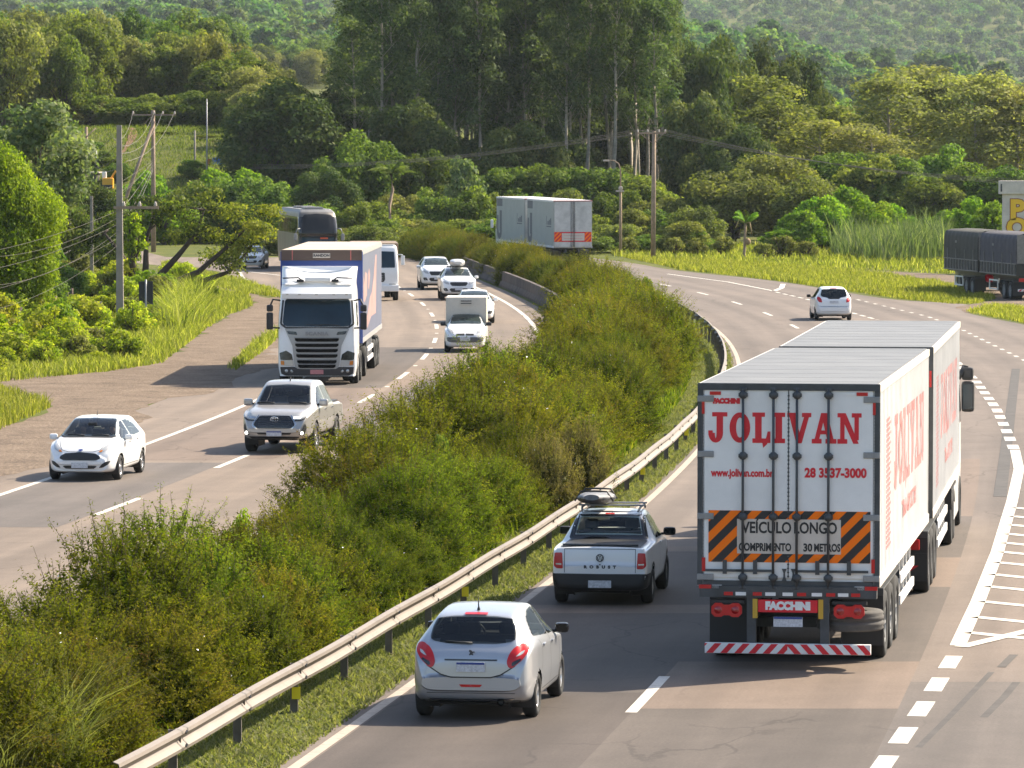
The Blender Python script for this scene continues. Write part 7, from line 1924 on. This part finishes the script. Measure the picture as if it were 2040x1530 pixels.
sl_ = pole('street_lamp', 'wooden street lamp with a curved arm, left of the bend power pole', at(1236, 350, h=0), 5.0, .12, .10, mat('pole_tan', (.30, .22, .14), .9, var=.3))
q = MB(); q.tube([(0, 0, 4.7), (0, 0, 6.3), (-.15, 0, 6.75), (-.5, 0, 6.98), (-.9, 0, 7.0)], [.06, .055, .05, .045, .04], 8); ar_ = q.build('lamp_arm', M['polewood'], sl_)
q = MB(); q.box((-1.05, 0, 6.97), (.45, .18, .12), 0, 0, .05); q.build('lamp_head', M['ins'], ar_)
q = MB(); q.box((-.05, -.16, 4.75), (.6, .16, .12)); q.box((.0, -.1, 4.95), (.3, .25, .25), 0, 0, .08); q.build('junction_box', M['ins'], sl_)

def wire(p, q, sag, n=18, r=.013):
    mb = MB(); pts = []
    for k in range(n + 1):
        t = k / n; a = p.lerp(q, t); pts.append((a.x, a.y, a.z - 4 * sag * t * (1 - t)))
    mb.tube(pts, r, 4, 0, False); o = mb.build('power_line', M['wire'])
    return o
wl = []
for i, (dx, dz) in enumerate([(-1.1, .2), (-.4, .2), (.4, .2), (.85, .2)]):
    p = Vector((pd.location.x + dx, 338, 9.0 + dz))
    tag(wire(p, at(440 - 10 * i, 430, 326 + 3 * i), .9, r=.014), 'thin overhead wire running left from the power pole by the far bend across the grove', 'wire', 'wires left of the bend pole')
    tag(wire(p, at(2300, 300, 362 + 5 * i), 1.0, r=.012), 'thin overhead wire running right from the power pole by the far bend', 'wire', 'wires right of the bend pole')
for i, dx in enumerate((-1.5, .1, .75, 1.65)):
    p = Vector((pb.location.x + dx, 361.8, 10.65)); q_ = Vector((pa.location.x - .3 + .2 * i, pa.location.y, 8.4 - .35 * i))
    tag(wire(p, q_, .8, r=.013), 'sagging wire between the crossarm pole and the pale concrete pole', 'wire', 'wires between the left poles')
    tag(wire(q_, Vector((pc.location.x - 3.4 + 1.2 * i, 387.8, 7.75)), 1.0, r=.013), 'sagging wire between the concrete pole and the transformer pole', 'wire', 'wires to the transformer pole')
for i in range(9):
    p = Vector((pb.location.x, 362, 7.0 - .1 * i)); q_ = at(-40, 235, 420 + (0, 34, 41, 92, 118, 131, 190, 207, 236)[i])
    tag(wire(p, q_, (1.1, 1.9, 1.5, 2.6, 2.2, 3.4, 2.9, 3.9, 3.2)[i], r=.009), 'slack thin cable of the bundle drooping to the left edge from the crossarm pole', 'wire', 'cable bundle at the left edge')
for i in range(6):
    tag(wire(Vector((pa.location.x, pa.location.y, 5.2 - .3 * i)), at(-40, 200, (505, 512, 541, 570, 583, 622)[i]), (.2, .45, .25, .6, .3, .5)[i], r=.008), 'taut thin cable between the concrete pole and the left edge', 'wire', 'cables of the concrete pole')

# road sign seen from behind
sg = empty('road_sign', G(291, 657), 0, 'black back of a small upright road sign on a grey post among the weeds', 'sign')
q = MB(); q.tube([(0, -.05, -.2), (0, -.05, 2.2)], .045, 8); q.build('post', M['grey'], sg)
q = MB(); q.box((0, 0, 1.62), (.62, .03, 1.0), 0, 0, .01); q.build('sign_panel', M['blackfilm'], sg)

# remains of an old fence among the weeds
for px, py, h, ln in [(110, 628, .9, .0), (131, 612, .75, .1), (143, 610, .9, 0), (20, 652, .9, .5), (8, 650, .6, .4), (88, 636, .6, .0)]:
    b = G(px, py); mb = MB(); mb.tube([(0, 0, -.1), (ln, .05, h)], [.09, .075], 7); o = mb.build('fence_post', M['wood'], None, b); tag(o, 'short weathered fence post sticking out of the left weeds', 'post', 'old fence posts')
b = G(176, 640); e = empty('concrete_ruin', b, .2, 'broken concrete slab lying on rubble in the weeds below the thin grey post', 'rubble')
q = MB(); q.box((.1, 0, .85), (.95, .7, .10), 0, .2, .02); q.build('slab', M['concrete'], e)
q = MB(); q.box((-.2, 0, .4), (.22, .3, .9), 0, .1, .04); q.build('block', M['concrete'], e)
q = MB(); q.box((-.9, -.3, .35), (.5, .3, .35), 0, .5, .05); q.build('block', M['concrete'], e)

# ---------------------------------------------------------------- trees and weeds of the left verge
VINE = [tmpl_broad(8.6, 9.5, 310, 'vine', -.02, .17, 150, 62)]
place(VINE[0], -23.3, 214, (.67, .67, .95), None, 'vine_tree', 'big bright-green tree overgrown with creepers at the left edge', 'tree', z=0)
place(tmpl_broad(11, 8, 312, 'reed', .3, .30, 60, 40, gap=.2), -26.3, 258, (1, 1, .98), None, 'pale_tree', 'pale loose-leaved tree rising behind the bright-green tree at the left edge', 'tree', z=0)
rg = np.random.default_rng(5); limbs = []; cl = []
ends = [(1.2, 4.6), (2.2, 5.0), (3.2, 4.9), (4.2, 4.4), (5.0, 4.7), (5.8, 4.0), (6.4, 4.3), (3.0, 3.6), (4.4, 3.1), (5.4, 2.9), (6.1, 3.2), (3.6, 2.3), (4.8, 2.1), (2.2, 3.2), (.6, 5.3), (-.6, 4.5), (-1.6, 4.0), (-2.5, 3.3), (-2.0, 2.5)]
mains = [[(0, 0, .1), (-.4, .1, 1.3), (-1.1, .2, 2.5), (-1.9, .1, 3.5)], [(0, 0, .1), (.25, 0, 1.6), (.3, -.2, 3.2), (.9, -.2, 4.9)], [(0, 0, .1), (.7, .1, 1.0), (1.9, .2, 2.3), (2.9, 0, 3.5), (3.3, 0, 4.7)],
         [(.1, 0, .1), (1.2, -.1, .7), (3.0, .1, 1.5), (4.5, 0, 2.8), (5.7, .1, 4.0)], [(.2, .1, .1), (1.5, .3, .45), (3.2, .3, 1.0), (4.6, .3, 1.5), (5.6, .2, 2.6)]]
for m_ in mains: limbs.append((m_, list(np.linspace(.24, .05, len(m_)))))
nodes = [np.array(q) for m_ in mains for q in m_[2:]]
for (dx, h) in ends:
    tip = np.array([dx, rg.normal(0, .9), h]); n0 = min(nodes, key=lambda q: np.linalg.norm(q - tip) + (3 if q[2] > tip[2] + .3 else 0))
    limbs.append((bend(n0, tip, 3, rg, .12), [.07, .05, .03, .012]))
    r = rg.uniform(.5, .85)
    for _ in range(3):
        c_ = tip + rg.normal(0, .38, 3) * np.array([1, 1, .7]); cl.append((*c_, r, r, r * .7, 170, .15 + .085 * max(0, dx) + .16 * rg.random()))
    mid = n0 * .4 + tip * .6; cl.append((*mid, r * .8, r * .8, r * .55, 110, .18))
V, F, t = clump_leaves(cl, .17, rg, .3)
place((limb_mesh('trunk', limbs, BARK['brown'], 8), np_mesh('crown', V, F, LEAF['yellowtip'], attrs={'tint': t})), -19.3, 248, 1.0, None, 'overhanging_tree', 'crooked dark tree leaning right over the dirt shoulder, yellow leaves at its tips', 'tree', z=0, rz=0)
place(tmpl_broad(3.2, 1.5, 313, 'vine', .0, .18, 40, 60), (265 - 1020) / FPX * 240, 240, 1.0, None, 'ivy_column', 'bright-green creeper hanging down between the concrete pole and the overhanging tree', 'creeper', z=1.9)
for px, yt, d, wd in [(190, 362, 300, 5), (140, 400, 290, 4), (230, 420, 285, 3.5), (60, 450, 262, 4), (20, 520, 232, 4.0), (75, 540, 230, 3.0), (115, 520, 245, 3), (150, 505, 262, 3), (225, 500, 265, 3)]:
    spec(px, yt, d, wd, [SHR[1], SHR[2], SHO[0]] if d < 300 else DRK[2:], 'verge_shrub', 'dull dark-green shrub behind the weeds and posts of the left verge', 'dark shrubs of the left verge', 4.5 if d < 300 else 13, 6.5 if d < 300 else 12)
WEED = [tmpl_broad(1.3, 2.0, 320 + i, 'vine' if i == 1 else 'weed', -.15, .11, 46, 44, 'twig', gap=.15) for i in range(4)]
WEED += [tmpl_broad(1.2, 1.5, 330, 'olive', -.1, .12, 36, 44, 'twig')]
r3 = random.Random(9); nW = 0
while nW < 105:
    x, y_ = r3.uniform(-34, -13.6), 161 + 95 * r3.random() ** 1.2
    if x > float(pchip(_xd, y_)[0]) - 1.3 - .02 * (y_ - 160): continue
    if x < (-60 - 1020) / FPX * y_: continue
    s = r3.uniform(.55, 1.35) * (1.15 if x < float(pchip(_xd, y_)[0]) - 4 else .75)
    place(WEED[r3.randrange(5)], x, y_, (s, s, s * r3.uniform(.7, 1.2)), None, 'weed_shrub', 'sunlit yellow-green weed bush on the verge left of the dirt shoulder', 'weed', 'weeds of the left verge', z=0); nW += 1
grass('tall_grass', scatter(P2([(318, 655), (330, 610), (375, 588), (412, 590), (415, 640), (400, 652), (360, 668)]), 40, 31), 1.2, .05, LEAF['grass'], 32, .5)
for k, (px, py, s) in enumerate([(1250, 508, .8), (1285, 505, .6), (1345, 508, .8), (1390, 512, .7), (1440, 510, .9), (1520, 516, .7), (1560, 515, 1.0), (1605, 517, .8)]):
    p = G(px, py); place(WEED[4], p.x, p.y, s * 1.5, None, 'weed_shrub', 'low olive weed at the back of the right grass verge near the power pole', 'weed', 'weeds of the right verge', z=0)

# palms
def palm(name, label, base, H, nf, fl, droop, m, up=.6, seed=1, tr=.14):
    rg = np.random.default_rng(seed); e = empty(name, base, 0, label, 'palm')
    mb = MB(); mb.tube(bend((0, 0, -.2), (.1, 0, H), 5, rg, .02), list(np.linspace(tr, tr * .8, 6)), 8); mb.build('trunk', M['polewood'], e)
    Vs, ts = [], []
    for k in range(nf):
        a = 6.283 * k / nf + rg.normal(0, .15); el = up + rg.normal(0, .25); d = np.array([math.cos(a), math.sin(a), 0]); n = 22
        for j in range(n):
            s = (j + .5) / n; r = fl * s
            c = np.array([0.1, 0, H]) + d * r * math.cos(el) + np.array([0, 0, 1]) * (r * math.sin(el) - droop * r * r / fl)
            for sd in (1, -1):
                sv = np.cross(d, [0, 0, 1]) * sd; ln = fl * .24 * math.sin(math.pi * min(1, s * .85 + .12)); tip = c + (sv * .75 + d * .5 + np.array([0, 0, -.45])) * ln; w_ = d * fl * .018
                Vs.append([c - w_, c + w_, tip + w_ * .3, tip - w_ * .3]); ts += [np.clip(.4 + rg.normal(0, .2), 0, 1)] * 4
    V = np.array(Vs).reshape(-1, 3); link('crown', np_mesh('crown', V, np.arange(len(V)).reshape(-1, 4), LEAF[m], attrs={'tint': ts}), e); return e
palm('palm_tree', 'drooping dark palm in front of the eucalyptus trunks, left of the blossoming tree', at(777, 372, h=0), 5.9, 15, 2.5, .55, 'broad', .75, 3)
pq = palm('palm_tree', 'small ragged young palm with a thin stem on the right grass verge', G(1482, 520), 2.7, 9, 1.9, .5, 'bright', .95, 4, .11)
q = MB(); q.lathe([(0, .02), (.12, .20), (.35, .22), (.5, .05)], 10, 'z', (.25, -.1, 1.1)); q.build('dry_fruit_bunch', mat('dry_husk', (.30, .20, .11), .9, var=.4, vscale=8), pq)
q = MB(); q.tube([(.05, 0, 2.7), (-.35, -.1, 2.9), (-.6, -.1, 2.3)], [.05, .06, .03], 6); q.tube([(.05, 0, 2.7), (.4, -.1, 2.7), (.55, -.1, 1.9)], [.05, .06, .03], 6); q.build('dead_frond', mat('dead_frond', (.42, .31, .16), .9), pq)
grass('reeds', scatter(P2([(1655, 512), (1700, 500), (1880, 502), (1895, 520), (1760, 526)]), 24, 41), 2.2, .085, LEAF['reed'], 42, .22)
grass('reeds', scatter(P2([(1655, 505), (1880, 500), (1890, 492), (1660, 492)]), 10, 43), 2.6, .09, LEAF['reed'], 44, .22)

# painted pillar at the right edge
b = at(2036, 302, h=0); e = empty('painted_pillar', (b.x, b.y, 0), 0, 'white painted advertising pillar with yellow letters behind the tarpaulin lorry', 'sign')
pw = mat('pillar_white', (.62, .55, .48), .8, var=.25, vscale=1.2)
q = MB(); q.box((0, 0, 2.5), (2.5, .6, 5.0), 0, 0, .02); sh_ = q.build('shaft', pw, e)
q = MB(); q.box((0, 0, 5.42), (2.95, .9, .85), 0, 0, .03); q.build('cap', pw, e)
q = MB(); q.box((-1.38, -.46, 5.4), (.10, .02, .5)); q.build('cap_mark', M['dgrey'], e)
yl = mat('sign_yellow', (.85, .50, .02), .5); br = mat('sign_brown', (.28, .07, .03), .6)
for s, x, z, sz in (('P', -.36, 3.95, 1.7), ('O', -.36, 2.85, 1.5)):
    lettering(s, sz, br, sh_, (x, -.306, z), 'back', bold=.13, sx=1.05); lettering(s, sz, yl, sh_, (x, -.312, z), 'back', bold=.075, sx=1.05)

# small things on the grassy bank in the left background
def bank(px, py, dist): return at(px, dist, py)
def rest(px, dist): 
    x = (px - 1020) / FPX * dist; return Vector((x, dist, float(T(x, dist))))
p = bank(130, 252, 500); p.z = min(p.z, float(T(p.x, p.y)) + .1)
e = empty('brick_hut', (p.x, p.y, float(T(p.x, p.y))), .15, 'small red brick hut at the foot of the woods on the left slope', 'hut')
hz = 8 + (YH - 238) * 500 / FPX - e.location.z
q = MB(); q.box((0, 0, hz / 2), (2.1, 2.4, hz)); w_ = q.build('wall', mat('red_brick', (.34, .13, .07), .9, var=.3, vscale=5), e)
q = MB(); q.box((0, 0, hz + .12), (2.5, 2.8, .14)); q.build('roof', mat('hut_roof', (.24, .19, .16), .9), e)
q = MB(); q.box((-.3, -1.21, hz - .75), (.6, .04, .7)); q.build('window', M['black'], w_)
p = rest(157, 436); e = empty('shed', p, 0, 'low grey shed with a pale flat roof behind the left power poles', 'shed'); hz = 8 + (YH - 345) * 436 / FPX - p.z
q = MB(); q.box((0, 0, hz / 2), (3.7, 3, hz)); q.build('wall', mat('shed_wall', (.12, .11, .10), .9, var=.3), e)
q = MB(); q.box((0, -.2, hz + .08), (4.1, 3.8, .12)); q.build('roof', mat('shed_roof', (.42, .38, .34), .8, var=.2), e)
p = rest(216, 432); e = empty('digger', p, 0, 'yellow digger with a raised boom beside the grey shed', 'digger'); e.scale = (.75, .75, 1); yp = mat('digger_yellow', (.75, .36, .02), .5); hz = 8 + (YH - 352) * 432 / FPX - p.z
q = MB(); q.box((0, 0, hz - .6), (1.3, 1.6, 1.0), 0, 0, .1); q.build('body', yp, e)
q = MB(); q.box((-.2, 0, hz / 2 - .5), (1.5, 1.8, hz - 1.0 if hz > 1.3 else .6), 0, 0, .05); q.build('undercarriage', M['black'], e)
q = MB(); q.tube([(.2, 0, hz - .4), (.9, 0, hz + .5), (1.3, 0, hz + .2)], [.14, .13, .08], 6); q.build('boom', yp, e)
q = MB(); q.box((-.45, 0, hz + .15), (.5, .9, .6), 0, 0, .06); q.build('cab', M['boxwhite'], e)
p = rest(433, 446); e = empty('notice_board', p, 0, 'tiny blue notice board at the top of the grassy bank', 'sign'); hz = 8 + (YH - 322) * 446 / FPX - p.z
q = MB(); q.box((0, 0, hz), (.85, .05, .75)); q.build('board', mat('board_blue', (.02, .12, .42), .4), e)
q = MB()
q.tube([(0, .05, -.1), (0, .05, hz)], .05, 6); q.build('post', M['grey'], e)
q = MB(); q.box((-.75, 0, hz), (.35, .05, .5)); q.build('side_board', mat('board_red', (.5, .12, .04), .5), e)
# worn earth path up the bank
pv_ = []
for k in range(14):
    t = k / 13; px = 262 - 30 * t + 12 * math.sin(t * 5); d = 474 - 38 * t; x = (px - 1020) / FPX * d; hw = .28 + .16 * math.sin(t * 7)
    for sd in (-1, 1):
        xx = x + sd * hw; pv_.append((xx, d, float(T(xx, d)) + .10))
mb = MB(); mb.add(pv_, [(2 * k, 2 * k + 1, 2 * k + 3, 2 * k + 2)[::-1] for k in range(13)]); o = mb.build('earth_path', ground_mat('red_earth', [(.12, .07, .04), (.20, .12, .07)], 1.2)); tag(o, kind='structure')

# ---------------------------------------------------------------- people in the white hatchback
def seated_person(car, x, label, shirt, hair, arms):
    bm = bmesh.new(); sk = bm.verts.layers.skin.verify(); vs = []
    def v(p, r, root=False):
        q = bm.verts.new(p); q[sk].radius = (r, r); q[sk].use_root = root; vs.append(q); return q
    def e(a, b): bm.edges.new((a, b))
    pel = v((0, 0, 0), .16, True); ch = v((0, -.08, .30), .155); sh = v((0, -.10, .44), .12); nk = v((0, -.09, .54), .055); ja = v((0, -.055, .62), .075); hd = v((0, -.07, .70), .098); tp = v((0, -.08, .78), .085)
    for a, b in ((pel, ch), (ch, sh), (sh, nk), (nk, ja), (ja, hd), (hd, tp)): e(a, b)
    ns = v((0, .028, .675), .018); e(hd, ns)
    for sd in (1, -1):
        s_ = v((sd * .19, -.10, .42), .062); el = v((sd * .25, .10 + .06 * arms, .22), .045); wr = v((sd * .15, .30 + .08 * arms, .22 + .12 * arms), .032); ha = v((sd * .13, .37 + .08 * arms, .25 + .13 * arms), .034)
        kn = v((sd * .12, .45, .06), .075); ft = v((sd * .12, .60, -.30), .05); hp = v((sd * .10, .05, -.01), .10)
        for a, b in ((sh, s_), (s_, el), (el, wr), (wr, ha), (pel, hp), (hp, kn), (kn, ft)): e(a, b)
        for k in range(4):
            f = v((ha.co.x + sd * (.024 - .016 * k), ha.co.y + .035, ha.co.z + .02), .009); g = v((f.co.x, f.co.y + .02, f.co.z - .03), .008); e(ha, f); e(f, g)
        th = v((ha.co.x - sd * .035, ha.co.y - .01, ha.co.z + .03), .010); e(ha, th)
    me = bpy.data.meshes.new('person'); bm.to_mesh(me); bm.free(); o = bpy.data.objects.new('person', me); COL.objects.link(o)
    o.modifiers.new('skin', 'SKIN'); sub = o.modifiers.new('sub', 'SUBSURF'); sub.levels = sub.render_levels = 2
    m2 = bpy.data.meshes.new_from_object(o.evaluated_get(bpy.context.evaluated_depsgraph_get())); bpy.data.objects.remove(o)
    m2.materials.clear(); skin_ = bpy.data.materials.get('skin') or mat('skin', (.42, .24, .16), .6)
    for m_ in (skin_, mat('shirt', shirt, .9), mat('trousers', (.05, .06, .09), .9)): m2.materials.append(m_)
    for f in m2.polygons:
        c_ = f.center; f.use_smooth = True
        f.material_index = 0 if c_.z > .535 or (c_.y > .17 + .06 * arms and c_.z > .13) else (2 if c_.z < .06 else 1)
    o = link('person', m2); o.matrix_world = car.matrix_basis @ Matrix.Translation(Vector((x, -.02, .53))) @ Matrix.Scale(.90, 4)
    tag(o, label, 'person', 'people in the white hatchback')
    h = MB(); rows = []
    for t in np.linspace(0, math.pi * .58, 7):
        rows.append([(.108 * math.sin(t) * math.cos(a), -.085 + .122 * math.sin(t) * math.sin(a) - .02 * math.sin(t), .715 + .105 * math.cos(t)) for a in np.linspace(0, 6.283, 16, endpoint=False)])
    for r_ in rows: h.v += r_
    for i in range(6):
        for k in range(16): h.f.append((i * 16 + k, (i + 1) * 16 + k, (i + 1) * 16 + (k + 1) % 16, i * 16 + (k + 1) % 16)); h.m.append(0); h.sm.append(True)
    h.build('hair', mat('hair', hair, .8), o)
    ey = MB()
    for sd in (1, -1): ey.lathe([(0, .012), (.006, .010), (.009, .001)], 8, 'y', (sd * .036, .008, .70))
    ey.build('eyes', M['black'], o); mo = MB(); mo.box((0, .012, .625), (.05, .008, .010)); mo.build('mouth', mat('lips', (.30, .11, .09), .6), o)
    return o
wh = [o for o in bpy.data.objects if o.parent is None and str(o.get('label', '')).startswith('white hatchback with')][0]
seated_person(wh, -.36, 'driver in a pale shirt holding the steering wheel of the white hatchback', (.45, .40, .33), (.02, .015, .012), 1)
seated_person(wh, .36, 'passenger in dark blue clothing in the front seat of the white hatchback', (.05, .06, .10), (.018, .013, .01), 0)
